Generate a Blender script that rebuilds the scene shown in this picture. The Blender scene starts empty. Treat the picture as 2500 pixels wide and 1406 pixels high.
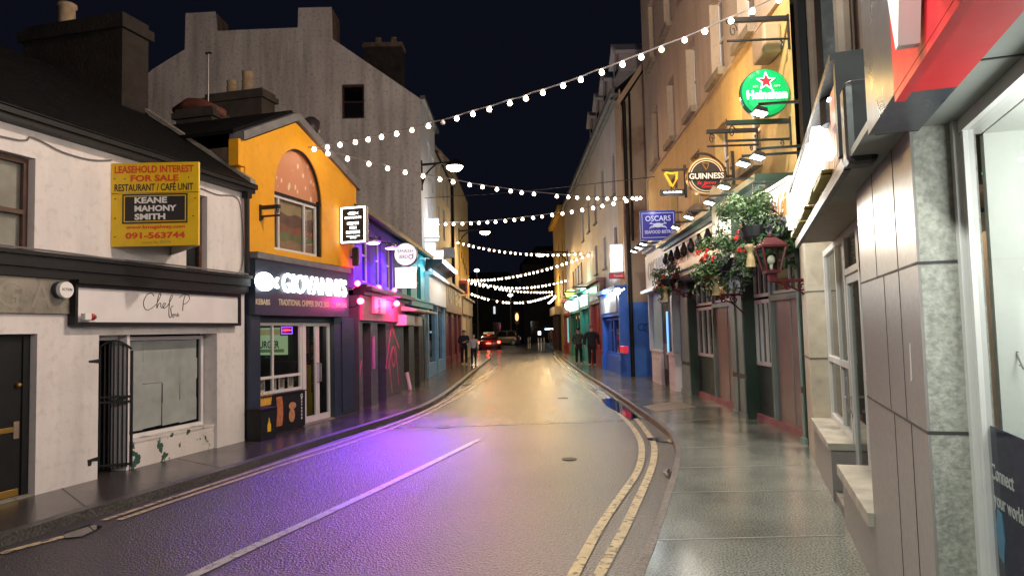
import bpy, bmesh, math, random
from mathutils import Vector, Matrix, noise
random.seed(7)
R = math.radians
scene = bpy.context.scene
col = scene.collection

# ------------------------------------------------------------------ camera, night sky, exposure
FOC, EYE, PITCH, ROLL = 1700.0, 1.8, math.atan(103 / 1700), 0.025
fwd = Vector((0, math.cos(PITCH), math.sin(PITCH)))
_r = Vector((1, 0, 0)); _u = _r.cross(fwd)
cr = _r * math.cos(ROLL) - _u * math.sin(ROLL)
cu = _u * math.cos(ROLL) + _r * math.sin(ROLL)
CAM = Vector((0, 0, EYE))
cam = bpy.data.cameras.new('camera'); co = bpy.data.objects.new('camera', cam); col.objects.link(co)
co.matrix_world = Matrix(((cr.x, cu.x, -fwd.x, 0), (cr.y, cu.y, -fwd.y, 0), (cr.z, cu.z, -fwd.z, EYE), (0, 0, 0, 1)))
cam.sensor_width = 36; cam.lens = 36 * FOC / 2500; cam.clip_start = 0.05; cam.clip_end = 800
scene.camera = co
w = bpy.data.worlds.new('World'); scene.world = w; w.use_nodes = True
bgn = w.node_tree.nodes['Background']
bgn.inputs[0].default_value = (0.0031, 0.0036, 0.0072, 1); bgn.inputs[1].default_value = 1.0
scene.view_settings.view_transform = 'Standard'; scene.view_settings.look = 'None'
scene.view_settings.exposure = 0.2; scene.view_settings.gamma = 1.0
cy = scene.cycles
cy.use_denoising = True
cy.max_bounces = 6; cy.diffuse_bounces = 3; cy.glossy_bounces = 3; cy.transmission_bounces = 5
cy.sample_clamp_indirect = 4.0; cy.sample_clamp_direct = 0
cy.caustics_reflective = False; cy.caustics_refractive = False
try: cy.use_light_tree = True
except Exception: pass

def lamp(name, loc, watt, colr, rad=0.12, spot=None, aim=None, blend=0.6):
    l = bpy.data.lights.new(name, 'SPOT' if spot else 'POINT')
    l.energy = watt; l.color = colr; l.shadow_soft_size = rad
    if spot: l.spot_size = R(spot); l.spot_blend = blend
    o = bpy.data.objects.new(name, l); col.objects.link(o); o.location = loc
    if aim is not None: o.rotation_euler = (Vector(aim) - Vector(loc)).to_track_quat('-Z', 'Y').to_euler()
    return o

# ------------------------------------------------------------------ survey: sight lines met with the ground and with house fronts
def ray(px, py):
    return (fwd * FOC + cr * (px - 1250) - cu * (py - 703)).normalized()
def G(px, py, z=0.0):
    d = ray(px, py); return CAM + d * ((z - EYE) / d.z)
class Face:
    """a vertical plane: x left to right as seen from its front, y into the building, z up"""
    def __init__(s, A, u):
        s.A = Vector((A[0], A[1], 0)); s.u = Vector((u[0], u[1], 0)).normalized(); s.v = Vector((0, 0, 1)).cross(s.u)
        s.M = Matrix(((s.u.x, s.v.x, 0, s.A.x), (s.u.y, s.v.y, 0, s.A.y), (0, 0, 1, 0), (0, 0, 0, 1)))
    def uv(s, px, py, y=0.0):
        d = ray(px, py); t = ((s.A + s.v * y - CAM).dot(s.v)) / d.dot(s.v)
        p = CAM + d * t; return ((p - s.A).dot(s.u), p.z)
    def ux(s, px, py, y=0.0): return s.uv(px, py, y)[0]
    def uz(s, px, py, y=0.0): return s.uv(px, py, y)[1]
    def pt(s, x, y, z): return s.M @ Vector((x, y, z))
    def perp(s, x, y=0.0):
        A = s.pt(x, y, 0); u = s.v
        if Vector((0, 0, 1)).cross(u).dot(A - CAM) < 0: u = -u
        return Face(A, u)
    def uy(s, px, py, x):
        """depth y where the sight line crosses the plane at local x"""
        q = s.perp(x); a, z = q.uv(px, py); return ((q.pt(a, 0, 0) - s.A).dot(s.v), z)
def face(l, r):
    a, b = G(*l), G(*r); f = Face(a, b - a); f.L = (b - a).length; return f
WORLD = Face((0, 0), (1, 0))

# ------------------------------------------------------------------ materials
def M(name, c, rough=0.6, metal=0.0, var=0.12, scale=3.0, bump=0.0, bscale=40.0, streak=0.0, emit=0.0, ecol=None, coat=0.0, spec=0.5, dirt=0.0, c2=None, c2s=None, c2t=(0.55, 0.62), alpha=None):
    m = bpy.data.materials.new(name); m.use_nodes = True
    nt = m.node_tree; b = nt.nodes['Principled BSDF']; L = nt.links.new
    b.inputs['Roughness'].default_value = rough; b.inputs['Metallic'].default_value = metal
    b.inputs['Coat Weight'].default_value = coat; b.inputs['Specular IOR Level'].default_value = spec
    tc = nt.nodes.new('ShaderNodeTexCoord')
    def nz(sc, det=5, vec=None):
        n = nt.nodes.new('ShaderNodeTexNoise'); n.inputs['Scale'].default_value = sc; n.inputs['Detail'].default_value = det
        L(vec or tc.outputs['Object'], n.inputs['Vector']); return n
    def mix(fac, a, bb, typ='MIX'):
        n = nt.nodes.new('ShaderNodeMix'); n.data_type = 'RGBA'; n.blend_type = typ
        for k, v in ((0, fac), (6, a), (7, bb)):
            if hasattr(v, 'is_output'): L(v, n.inputs[k])
            else: n.inputs[k].default_value = v if k == 0 else (*v[:3], 1)
        return n.outputs[2]
    def ramp(src, lo, hi):
        n = nt.nodes.new('ShaderNodeMapRange'); L(src, n.inputs[0]); n.inputs[1].default_value = lo; n.inputs[2].default_value = hi; return n.outputs[0]
    base = c
    out = None
    if var > 0:
        f = ramp(nz(scale).outputs[0], 0.3, 0.7)
        out = mix(f, [x * (1 - var) for x in c], [min(1, x * (1 + var)) for x in c]); base = out
    if streak > 0:
        mp = nt.nodes.new('ShaderNodeMapping'); mp.inputs['Scale'].default_value = (2.2, 2.2, 0.22); L(tc.outputs['Object'], mp.inputs[0])
        f = nt.nodes.new('ShaderNodeMath'); f.operation = 'MULTIPLY'; L(ramp(nz(1.3, 6, mp.outputs[0]).outputs[0], 0.42, 0.72), f.inputs[0]); f.inputs[1].default_value = streak
        base = out = mix(f.outputs[0], base, [x * 0.35 for x in c])
    if dirt > 0:
        f = nt.nodes.new('ShaderNodeMath'); f.operation = 'MULTIPLY'; L(ramp(nz(9, 8).outputs[0], 0.52, 0.68), f.inputs[0]); f.inputs[1].default_value = dirt
        base = out = mix(f.outputs[0], base, (0.06, 0.05, 0.04))
    if c2 is not None:
        base = out = mix(ramp(nz(c2s, 6).outputs[0], *c2t), base, c2)
    if out is not None: L(out, b.inputs['Base Color'])
    else: b.inputs['Base Color'].default_value = (*c, 1)
    if bump > 0:
        bp = nt.nodes.new('ShaderNodeBump'); bp.inputs['Strength'].default_value = bump; bp.inputs['Distance'].default_value = 0.02
        L(nz(bscale, 4).outputs[0], bp.inputs['Height']); L(bp.outputs[0], b.inputs['Normal'])
    if rough > 0.2 and metal < 0.5 and emit == 0:
        r = nt.nodes.new('ShaderNodeMapRange'); L(nz(scale * 2.3, 3).outputs[0], r.inputs[0]); r.inputs[1].default_value = 0.3; r.inputs[2].default_value = 0.7
        r.inputs[3].default_value = rough * 0.85; r.inputs[4].default_value = min(1, rough * 1.15); L(r.outputs[0], b.inputs['Roughness'])
    if emit > 0:
        b.inputs['Emission Color'].default_value = (*(ecol or c), 1); b.inputs['Emission Strength'].default_value = emit
    return m

def glass(name, tint=(0.9, 0.93, 0.93), rough=0.02, dark=0.0):
    m = bpy.data.materials.new(name); m.use_nodes = True; nt = m.node_tree
    b = nt.nodes['Principled BSDF']; out = nt.nodes['Material Output']
    b.inputs['Base Color'].default_value = (0.02, 0.02, 0.02, 1); b.inputs['Roughness'].default_value = rough
    tr = nt.nodes.new('ShaderNodeBsdfTransparent'); tr.inputs[0].default_value = (*tint, 1)
    lw = nt.nodes.new('ShaderNodeLayerWeight'); lw.inputs[0].default_value = 0.5
    pw = nt.nodes.new('ShaderNodeMath'); pw.operation = 'POWER'; nt.links.new(lw.outputs[1], pw.inputs[0]); pw.inputs[1].default_value = 4.0
    ad = nt.nodes.new('ShaderNodeMath'); ad.operation = 'ADD'; nt.links.new(pw.outputs[0], ad.inputs[0]); ad.inputs[1].default_value = 0.03 + dark
    mx = nt.nodes.new('ShaderNodeMixShader'); nt.links.new(ad.outputs[0], mx.inputs[0]); nt.links.new(tr.outputs[0], mx.inputs[1]); nt.links.new(b.outputs[0], mx.inputs[2])
    nt.links.new(mx.outputs[0], out.inputs[0]); return m

def brickmat(name, c1, c2, mort, sc, bw=0.5, rh=0.25, msize=0.02, rough=0.6):
    m = M(name, c1, rough=rough, var=0); nt = m.node_tree; b = nt.nodes['Principled BSDF']
    t = nt.nodes.new('ShaderNodeTexBrick'); tc = nt.nodes.new('ShaderNodeTexCoord')
    sx = nt.nodes.new('ShaderNodeSeparateXYZ'); cx = nt.nodes.new('ShaderNodeCombineXYZ')
    nt.links.new(tc.outputs['Object'], sx.inputs[0]); nt.links.new(sx.outputs[0], cx.inputs[0]); nt.links.new(sx.outputs[2], cx.inputs[1]); nt.links.new(cx.outputs[0], t.inputs[0])
    for k, v in ((1, c1), (2, c2), (3, mort)): t.inputs[k].default_value = (*v, 1)
    t.inputs['Scale'].default_value = sc; t.inputs['Mortar Size'].default_value = msize; t.inputs['Brick Width'].default_value = bw; t.inputs['Row Height'].default_value = rh
    nt.links.new(t.outputs[0], b.inputs['Base Color']); return m

def groundmat(name, c, var, rlo, rhi, grain, gstr, gdist, patch=0.5, spec=0.5, glo=0.35, ghi=1.7):
    """wet ground: big damp patches change the gloss, fine grain bends the highlights"""
    m = bpy.data.materials.new(name); m.use_nodes = True; nt = m.node_tree; b = nt.nodes['Principled BSDF']; L = nt.links.new
    tc = nt.nodes.new('ShaderNodeTexCoord')
    def nz(sc, det=4):
        n = nt.nodes.new('ShaderNodeTexNoise'); n.inputs['Scale'].default_value = sc; n.inputs['Detail'].default_value = det; L(tc.outputs['Object'], n.inputs[0]); return n.outputs[0]
    def mr(src, a, bb, lo, hi):
        n = nt.nodes.new('ShaderNodeMapRange'); L(src, n.inputs[0])
        for k, v in enumerate((a, bb, lo, hi)): n.inputs[k + 1].default_value = v
        return n.outputs[0]
    mx = nt.nodes.new('ShaderNodeMix'); mx.data_type = 'RGBA'; L(mr(nz(patch), 0.25, 0.75, 0, 1), mx.inputs[0])
    mx.inputs[6].default_value = (*[x * (1 - var) for x in c], 1); mx.inputs[7].default_value = (*[x * (1 + var) for x in c], 1)
    m2 = nt.nodes.new('ShaderNodeMix'); m2.data_type = 'RGBA'; m2.blend_type = 'MULTIPLY'; m2.inputs[0].default_value = 1
    L(mx.outputs[2], m2.inputs[6]); L(mr(nz(grain, 2), 0.32, 0.68, glo, ghi), m2.inputs[7]); L(m2.outputs[2], b.inputs['Base Color'])
    b.inputs['Specular IOR Level'].default_value = spec
    L(mr(nz(patch * 1.7, 2), 0.25, 0.75, rlo, rhi), b.inputs['Roughness'])
    vo = nt.nodes.new('ShaderNodeTexVoronoi'); vo.inputs['Scale'].default_value = grain * 0.8; L(tc.outputs['Object'], vo.inputs[0])
    ad = nt.nodes.new('ShaderNodeMath'); ad.operation = 'ADD'; L(vo.outputs[0], ad.inputs[0]); L(nz(grain * 1.3, 2), ad.inputs[1])
    bp = nt.nodes.new('ShaderNodeBump'); bp.inputs['Strength'].default_value = gstr; bp.inputs['Distance'].default_value = gdist
    L(ad.outputs[0], bp.inputs['Height']); L(bp.outputs[0], b.inputs['Normal'])
    return m

# ------------------------------------------------------------------ mesh builder
class MB:
    def __init__(s): s.bm = bmesh.new(); s.smooth = False
    def face(s, pts):
        vs = [s.bm.verts.new(p) for p in pts]
        try: return s.bm.faces.new(vs)
        except ValueError: return None
    def hexa(s, p):
        v = [s.bm.verts.new(q) for q in p]
        for f in ((0, 3, 2, 1), (4, 5, 6, 7), (0, 1, 5, 4), (1, 2, 6, 5), (2, 3, 7, 6), (3, 0, 4, 7)): s.bm.faces.new([v[i] for i in f])
        return s
    def box(s, x0, x1, y0, y1, z0, z1):
        if x0 > x1: x0, x1 = x1, x0
        if y0 > y1: y0, y1 = y1, y0
        if z0 > z1: z0, z1 = z1, z0
        return s.hexa(((x0, y0, z0), (x1, y0, z0), (x1, y1, z0), (x0, y1, z0), (x0, y0, z1), (x1, y0, z1), (x1, y1, z1), (x0, y1, z1)))
    def rbox(s, x0, x1, y0, y1, z0, z1, r=0.01):
        n0 = len(s.bm.verts); s.box(x0, x1, y0, y1, z0, z1); s.bm.verts.ensure_lookup_table()
        vs = set(list(s.bm.verts)[n0:]); es = [e for e in s.bm.edges if e.verts[0] in vs]
        bmesh.ops.bevel(s.bm, geom=es, offset=r, segments=2, affect='EDGES', profile=0.5); return s
    def prism(s, pts, y0, y1):
        """polygon in x-z pushed from y0 to y1"""
        a = [s.bm.verts.new((x, y0, z)) for x, z in pts]; b = [s.bm.verts.new((x, y1, z)) for x, z in pts]; n = len(pts)
        s.bm.faces.new(a); s.bm.faces.new(b[::-1])
        for i in range(n): s.bm.faces.new((a[i], b[i], b[(i + 1) % n], a[(i + 1) % n]))
        return s
    def prismx(s, pts, x0, x1):
        a = [s.bm.verts.new((x0, y, z)) for y, z in pts]; b = [s.bm.verts.new((x1, y, z)) for y, z in pts]; n = len(pts)
        s.bm.faces.new(a); s.bm.faces.new(b[::-1])
        for i in range(n): s.bm.faces.new((a[i], b[i], b[(i + 1) % n], a[(i + 1) % n]))
        return s
    def tube(s, pts, r, seg=6, cap=True):
        pts = [Vector(p) for p in pts]; rings = []; prev = None
        rr = r if isinstance(r, (list, tuple)) else [r] * len(pts)
        for i, p in enumerate(pts):
            t = (pts[min(i + 1, len(pts) - 1)] - pts[max(i - 1, 0)])
            t = t.normalized() if t.length > 1e-9 else Vector((0, 0, 1))
            a = prev if prev is not None else (Vector((0, 0, 1)) if abs(t.z) < 0.9 else Vector((1, 0, 0)))
            n = (a - t * a.dot(t)); n = n.normalized() if n.length > 1e-6 else t.orthogonal().normalized(); prev = n; b = t.cross(n)
            rings.append([s.bm.verts.new(p + (n * math.cos(k * 2 * math.pi / seg) + b * math.sin(k * 2 * math.pi / seg)) * rr[i]) for k in range(seg)])
        for q, w_ in zip(rings, rings[1:]):
            for k in range(seg): s.bm.faces.new((q[k], q[(k + 1) % seg], w_[(k + 1) % seg], w_[k]))
        if cap: s.bm.faces.new(rings[0][::-1]); s.bm.faces.new(rings[-1])
        return s
    def cyl(s, p0, p1, r0, r1=None, seg=16):
        return s.tube([p0, p1], [r0, r0 if r1 is None else r1], seg)
    def lathe(s, c, prof, seg=16):
        """profile (radius, z) about the vertical through c"""
        c = Vector(c); rings = [[s.bm.verts.new(c + Vector((r * math.cos(k * 2 * math.pi / seg), r * math.sin(k * 2 * math.pi / seg), z))) for k in range(seg)] for r, z in prof]
        for q, w_ in zip(rings, rings[1:]):
            for k in range(seg): s.bm.faces.new((q[k], q[(k + 1) % seg], w_[(k + 1) % seg], w_[k]))
        s.bm.faces.new(rings[0][::-1]); s.bm.faces.new(rings[-1]); return s
    def ball(s, c, r, sub=2, sc=(1, 1, 1)):
        n0 = len(s.bm.verts); bmesh.ops.create_icosphere(s.bm, subdivisions=sub, radius=r)
        for v in list(s.bm.verts)[n0:]: v.co = Vector((v.co.x * sc[0], v.co.y * sc[1], v.co.z * sc[2])) + Vector(c)
        return s
    def disc(s, cx, cz, y, r, seg=32, rz=None):
        return s.face([(cx + r * math.cos(k * 2 * math.pi / seg), y, cz + (rz or r) * math.sin(k * 2 * math.pi / seg)) for k in range(seg)]) and s
    def drum(s, cx, cz, y0, y1, r, seg=36, rz=None):
        return s.prism([(cx + r * math.cos(k * 2 * math.pi / seg), cz + (rz or r) * math.sin(k * 2 * math.pi / seg)) for k in range(seg)], y0, y1)
    def ring(s, cx, cz, y0, y1, r0, r1, seg=36):
        for k in range(seg):
            a, b = k * 2 * math.pi / seg, (k + 1) * 2 * math.pi / seg
            q = [(cx + r * math.cos(t), cz + r * math.sin(t)) for r, t in ((r0, a), (r1, a), (r1, b), (r0, b))]
            s.face([(x, y0, z) for x, z in q][::-1]); s.face([(q[1][0], y0, q[1][1]), (q[2][0], y0, q[2][1]), (q[2][0], y1, q[2][1]), (q[1][0], y1, q[1][1])])
            s.face([(q[0][0], y0, q[0][1]), (q[3][0], y0, q[3][1]), (q[3][0], y1, q[3][1]), (q[0][0], y1, q[0][1])])
        return s
    def frame(s, x0, x1, z0, z1, y0, y1, t, tb=None):
        tb = tb or t
        s.box(x0, x0 + t, y0, y1, z0, z1); s.box(x1 - t, x1, y0, y1, z0, z1)
        s.box(x0 + t, x1 - t, y0, y1, z0, z0 + tb); s.box(x0 + t, x1 - t, y0, y1, z1 - t, z1); return s
    def text(s, txt, x0, x1, z0, z1, y, ext=0.004, bold=0.0, shear=0.0, spacing=1.0):
        """letters fitted into the rectangle, standing on a plane at y, thickness ext towards the front"""
        cu_ = bpy.data.curves.new('lettering', 'FONT'); cu_.body = txt; cu_.size = 1; cu_.offset = bold; cu_.shear = shear; cu_.space_character = spacing
        cu_.resolution_u = 3; cu_.extrude = 0.5; cu_.fill_mode = 'BOTH'
        ob = bpy.data.objects.new('lettering', cu_); col.objects.link(ob)
        dg = bpy.context.evaluated_depsgraph_get(); me = bpy.data.meshes.new_from_object(ob.evaluated_get(dg))
        vs = [v.co.copy() for v in me.vertices]
        if vs:
            a0 = min(v.x for v in vs); a1 = max(v.x for v in vs); b0 = min(v.y for v in vs); b1 = max(v.y for v in vs)
            nv = [s.bm.verts.new((x0 + (v.x - a0) / (a1 - a0) * (x1 - x0), y - (v.z + 0.5) * ext, z0 + (v.y - b0) / (b1 - b0) * (z1 - z0))) for v in vs]
            for p in me.polygons:
                try: s.bm.faces.new([nv[i] for i in p.vertices])
                except ValueError: pass
        bpy.data.objects.remove(ob); bpy.data.curves.remove(cu_); bpy.data.meshes.remove(me); return s
    def build(s, name, mat, parent=None, org=(0, 0, 0), smooth=None):
        o = Vector(org)
        for v in s.bm.verts: v.co -= o
        bmesh.ops.recalc_face_normals(s.bm, faces=s.bm.faces)
        me = bpy.data.meshes.new(name); s.bm.to_mesh(me); s.bm.free()
        for m in (mat if isinstance(mat, (list, tuple)) else [mat]): me.materials.append(m)
        if smooth or (smooth is None and s.smooth):
            for p in me.polygons: p.use_smooth = True
        ob = bpy.data.objects.new(name, me); col.objects.link(ob)
        if parent is not None: ob.parent = parent
        return ob

class Thing:
    """an Empty at the thing's base; parts are built in the coordinates of face f"""
    def __init__(s, name, label, cat, f=None, org=(0, 0, 0), group=None, kind=None):
        f = f or WORLD; s.f = f; s.org = Vector(org); e = bpy.data.objects.new(name, None); col.objects.link(e)
        e.matrix_world = f.M @ Matrix.Translation(s.org); e['label'] = label; e['category'] = cat
        if group: e['group'] = group
        s.e = e
    def part(s, mb, name, mat, parent=None, label=None, smooth=None):
        o = mb.build(name, mat, parent or s.e, s.org, smooth)
        if label: o['label'] = label
        return o
def solo(name, label, cat, mb, mat, f=None, org=(0, 0, 0), group=None, smooth=None):
    f = f or WORLD; o = mb.build(name, mat, None, org, smooth); o.matrix_world = f.M @ Matrix.Translation(Vector(org))
    o['label'] = label; o['category'] = cat
    if group: o['group'] = group
    return o
def struct(name, mb, mat, f=None):
    o = mb.build(name, mat); o.matrix_world = (f or WORLD).M; o['kind'] = 'structure'; return o
def dup(e, mw, label, group=None):
    """a copy of a thing with its parts and sub-parts"""
    r = e.copy(); col.objects.link(r); r.matrix_world = mw; r['label'] = label
    if group: r['group'] = group
    def rec(a, b):
        for ch in a.children:
            c = ch.copy(); col.objects.link(c); c.parent = b; c.matrix_parent_inverse = Matrix(); rec(ch, c)
    rec(e, r); return r

def wall(mb, x0, x1, z0, z1, holes=(), y=0.0, rev=0.15, side=None, xt=None):
    """front skin at y with rectangular openings (hx0,hx1,hz0,hz1[,depth]) and their reveals; side = depth of the end walls"""
    xs = sorted({x0, x1, *[h[0] for h in holes], *[h[1] for h in holes]}); zs = sorted({z0, z1, *[h[2] for h in holes], *[h[3] for h in holes]})
    xs = [q for q in xs if x0 <= q <= x1]; zs = [q for q in zs if z0 <= q <= z1]
    for a, b in zip(xs, xs[1:]):
        for c, d in zip(zs, zs[1:]):
            mx, mz = (a + b) / 2, (c + d) / 2
            if any(h[0] < mx < h[1] and h[2] < mz < h[3] for h in holes): continue
            mb.face(((a, y, c), (b, y, c), (b, y, d), (a, y, d)))
    for h in holes:
        a, b, c, d = max(h[0], x0), min(h[1], x1), max(h[2], z0), min(h[3], z1); q = y + (h[4] if len(h) > 4 else rev)
        mb.face(((a, y, c), (a, q, c), (a, q, d), (a, y, d))); mb.face(((b, y, c), (b, y, d), (b, q, d), (b, q, c)))
        mb.face(((a, y, d), (a, q, d), (b, q, d), (b, y, d)))
        if c > 0.01: mb.face(((a, y, c), (b, y, c), (b, q, c), (a, q, c)))
    if side:
        for a in (x0, x1): mb.face(((a, y, z0), (a, y + side, z0), (a, y + side, z1), (a, y, z1)))
        mb.face(((x0, y + side, z0), (x1, y + side, z0), (x1, y + side, z1), (x0, y + side, z1)))
    return mb
def window(t, x0, x1, z0, z1, y, fm, gm, bars=((), (0.5,)), fr=0.05, th=0.05, sill=None, sm=None, name='window', label=None):
    """frame with bars at fractions (vertical, horizontal), pane behind it, optional projecting sill"""
    mb = MB(); mb.frame(x0, x1, z0, z1, y, y + th, fr)
    for a in bars[0]: c = x0 + (x1 - x0) * a; mb.box(c - fr * 0.4, c + fr * 0.4, y + 0.003, y + th - 0.003, z0 + fr, z1 - fr)
    for a in bars[1]: c = z0 + (z1 - z0) * a; mb.box(x0 + fr, x1 - fr, y - 0.004, y + th - 0.006, c - fr * 0.45, c + fr * 0.45)
    o = t.part(mb, name, fm, label=label)
    t.part(MB().box(x0 + fr * 0.6, x1 - fr * 0.6, y + th * 0.5, y + th * 0.5 + 0.008, z0 + fr * 0.6, z1 - fr * 0.6), 'pane', gm, o)
    if sill: t.part(MB().box(x0 - 0.06, x1 + 0.06, sill[0], y, z0 - sill[1], z0 - 0.002), 'sill', sm or fm, o)
    return o

# ------------------------------------------------------------------ material instances
m_white = M('white_plaster', (0.72, 0.68, 0.66), 0.75, var=0.08, scale=1.2, bump=0.15, bscale=30, streak=0.26, dirt=0.13)
m_whitedark = M('peeling_plaster', (0.7, 0.66, 0.62), 0.7, var=0.08, scale=2, bump=0.3, bscale=25, streak=0.2, c2=(0.03, 0.09, 0.06), c2s=5.5, c2t=(0.585, 0.6))
m_black = M('black_paint', (0.010, 0.010, 0.011), 0.5, spec=0.3, var=0.2, scale=6, bump=0.05)
m_blackm = M('black_iron', (0.015, 0.015, 0.016), 0.45, metal=0.0, var=0.2, scale=12)
m_slate = M('roof_slate', (0.004, 0.004, 0.0045), 0.75, spec=0.2, var=0.4, scale=5, bump=0.4, bscale=14)
m_brownwood = M('brown_timber', (0.075, 0.035, 0.025), 0.4, var=0.3, scale=8)
m_dkwood = M('dark_timber', (0.035, 0.026, 0.022), 0.5, var=0.4, scale=6, bump=0.2)
m_curtain = M('net_curtain', (0.55, 0.5, 0.42), 0.8, var=0.25, scale=2.5)
g_dark = glass('window_glass', (0.9, 0.92, 0.92), 0.02, 0.03)
m_darkpane = M('dark_pane', (0.012, 0.013, 0.017), 0.05, var=0, spec=0.8)
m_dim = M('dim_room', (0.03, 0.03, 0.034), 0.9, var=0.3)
m_concrete = M('grey_concrete', (0.25, 0.23, 0.19), 0.8, var=0.25, scale=3, bump=0.3, bscale=20, dirt=0.4)
m_stack = M('stack_render', (0.22, 0.16, 0.125), 0.85, var=0.35, scale=2.5, bump=0.4, bscale=18, streak=0.5)
m_pot = M('clay_pot', (0.36, 0.27, 0.17), 0.8, var=0.2, scale=8)
m_yelboard = M('yellow_board', (0.78, 0.5, 0.012), 0.4, var=0.04, dirt=0.1)
m_red = M('red_lettering', (0.65, 0.06, 0.02), 0.5, var=0)
m_ink = M('black_lettering', (0.02, 0.018, 0.018), 0.5, var=0)
m_offwhite = M('white_lettering', (0.8, 0.79, 0.76), 0.5, var=0)
m_greyink = M('grey_lettering', (0.32, 0.24, 0.05), 0.5, var=0)
m_signwhite = M('white_sign_panel', (0.74, 0.71, 0.71), 0.4, var=0.05, streak=0.06)
m_paper = M('newsprint', (0.66, 0.65, 0.63), 0.9, var=0.15, scale=4)
m_brass = M('brass', (0.55, 0.36, 0.09), 0.35, metal=0.9, var=0.1)
m_cable = M('grey_cable', (0.16, 0.15, 0.15), 0.6, var=0.1)
m_lead = M('grey_lead', (0.16, 0.16, 0.165), 0.5, var=0.25, scale=4)
m_redlens = M('red_lens', (0.3, 0.01, 0.01), 0.2, var=0)
m_yellow = M('yellow_paint', (0.80, 0.37, 0.012), 0.6, var=0.05, scale=1.5, streak=0.12, dirt=0.1)
m_navy = M('navy_paint', (0.022, 0.032, 0.055), 0.4, var=0.15, scale=3)
m_upvc = M('white_frame', (0.66, 0.64, 0.62), 0.35, var=0.05)
m_alu = M('aluminium', (0.55, 0.56, 0.57), 0.3, metal=0.85, var=0.05)
m_cream = M('cream_paint', (0.62, 0.5, 0.34), 0.6, var=0.1, streak=0.15)
m_led = M('lit_letters', (1, 1, 1), 0.4, var=0, emit=5.0, ecol=(0.93, 1.0, 1.0))
m_ledsoft = M('lit_border', (1, 1, 1), 0.4, var=0, emit=2.5, ecol=(0.9, 0.97, 1.0))
m_screen = M('menu_screen', (0.3, 0.4, 0.25), 0.4, var=0, emit=0.35, ecol=(0.62, 0.85, 0.45))
m_screen2 = M('menu_band', (0.3, 0.4, 0.25), 0.4, var=0, emit=0.22, ecol=(0.85, 0.75, 0.3))
m_openred = M('neon_red', (0.8, 0.1, 0.1), 0.4, var=0, emit=3, ecol=(1, 0.08, 0.2))
m_openblue = M('neon_blue', (0.2, 0.1, 0.9), 0.4, var=0, emit=3, ecol=(0.25, 0.08, 1))
m_pinklamp = M('pink_lamp', (1, 0.2, 0.5), 0.4, var=0, emit=14, ecol=(1, 0.06, 0.32))
m_violet = M('violet_lamp', (0.6, 0.5, 1), 0.4, var=0, emit=9, ecol=(0.55, 0.35, 1))
m_bulb2 = M('dim_warm_bulb', (1, 0.9, 0.8), 0.3, var=0, emit=6, ecol=(1, 0.72, 0.45))
m_bulb = M('warm_bulb', (1, 0.9, 0.8), 0.3, var=0, emit=16, ecol=(1, 0.80, 0.58))
m_bulboff = M('dead_bulb', (0.6, 0.58, 0.52), 0.15, var=0)
m_lampglow = M('street_lamp_glass', (1, 0.9, 0.8), 0.3, var=0, emit=22, ecol=(1, 0.72, 0.42))
m_flood = M('flood_lens', (1, 1, 1), 0.3, var=0, emit=16, ecol=(0.95, 0.98, 1.0))
m_signlit = M('lit_panel', (1, 1, 1), 0.4, var=0, emit=3.2, ecol=(1, 0.98, 0.96))
m_signlitg = M('lit_panel_green', (1, 1, 1), 0.4, var=0, emit=2.6, ecol=(0.88, 1.0, 0.93))

# ------------------------------------------------------------------ ground, road, pavements, kerbs, paint
m_road = groundmat('wet_asphalt', (0.032, 0.030, 0.030), 0.35, 0.285, 0.33, 62, 0.75, 0.012, 0.25, 1.0, 0.0, 3.2)
m_road2 = groundmat('wet_asphalt_fine', (0.036, 0.033, 0.030), 0.25, 0.235, 0.266, 66, 0.7, 0.011, 0.3, 0.75, 0.2, 2.0)
m_pave = groundmat('wet_concrete', (0.17, 0.185, 0.165), 0.4, 0.1, 0.266, 60, 0.14, 0.004, 0.8)
m_pavel = groundmat('wet_tarmac_path', (0.055, 0.048, 0.042), 0.2, 0.14, 0.266, 70, 0.25, 0.005, 0.6)
m_kerb = groundmat('kerb_stone', (0.14, 0.115, 0.1), 0.3, 0.3, 0.5, 40, 0.3, 0.006, 1.5)
m_kerbl = groundmat('limestone_kerb', (0.06, 0.056, 0.052), 0.3, 0.3, 0.5, 40, 0.3, 0.006, 1.5)
m_yline = M('worn_yellow_line', (0.46, 0.37, 0.21), 0.4, var=0.2, scale=8, bump=0.25, bscale=90, c2=(0.1, 0.085, 0.07), c2s=15, c2t=(0.54, 0.64))
m_wline = M('worn_white_line', (0.34, 0.32, 0.30), 0.4, var=0.2, scale=8, bump=0.25, bscale=90, c2=(0.1, 0.09, 0.085), c2s=18, c2t=(0.55, 0.66))
m_puddle = M('standing_water', (0.012, 0.011, 0.01), 0.05, var=0, spec=0.9)
m_joint = M('slab_joint', (0.33, 0.33, 0.31), 0.35, var=0.2)
m_jointd = M('dark_joint', (0.03, 0.03, 0.03), 0.4, var=0.2)
ROADZ = -0.1
struct('road', MB().box(-260, 260, -60, 420, -0.6, ROADZ), m_road)
def smooth(pts, n=4):
    out = []
    for i in range(len(pts) - 1):
        p0 = pts[max(i - 1, 0)]; p1 = pts[i]; p2 = pts[i + 1]; p3 = pts[min(i + 2, len(pts) - 1)]
        for k in range(n):
            t = k / n; out.append(0.5 * ((2 * p1) + (p2 - p0) * t + (2 * p0 - 5 * p1 + 4 * p2 - p3) * t * t + (3 * p1 - p0 - 3 * p2 + p3) * t ** 3))
    return out + [pts[-1]]
def offs(pts, d):
    out = []
    for i, p in enumerate(pts):
        t = (pts[min(i + 1, len(pts) - 1)] - pts[max(i - 1, 0)]).normalized(); out.append(p + Vector((t.y, -t.x, 0)) * d)
    return out
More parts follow.
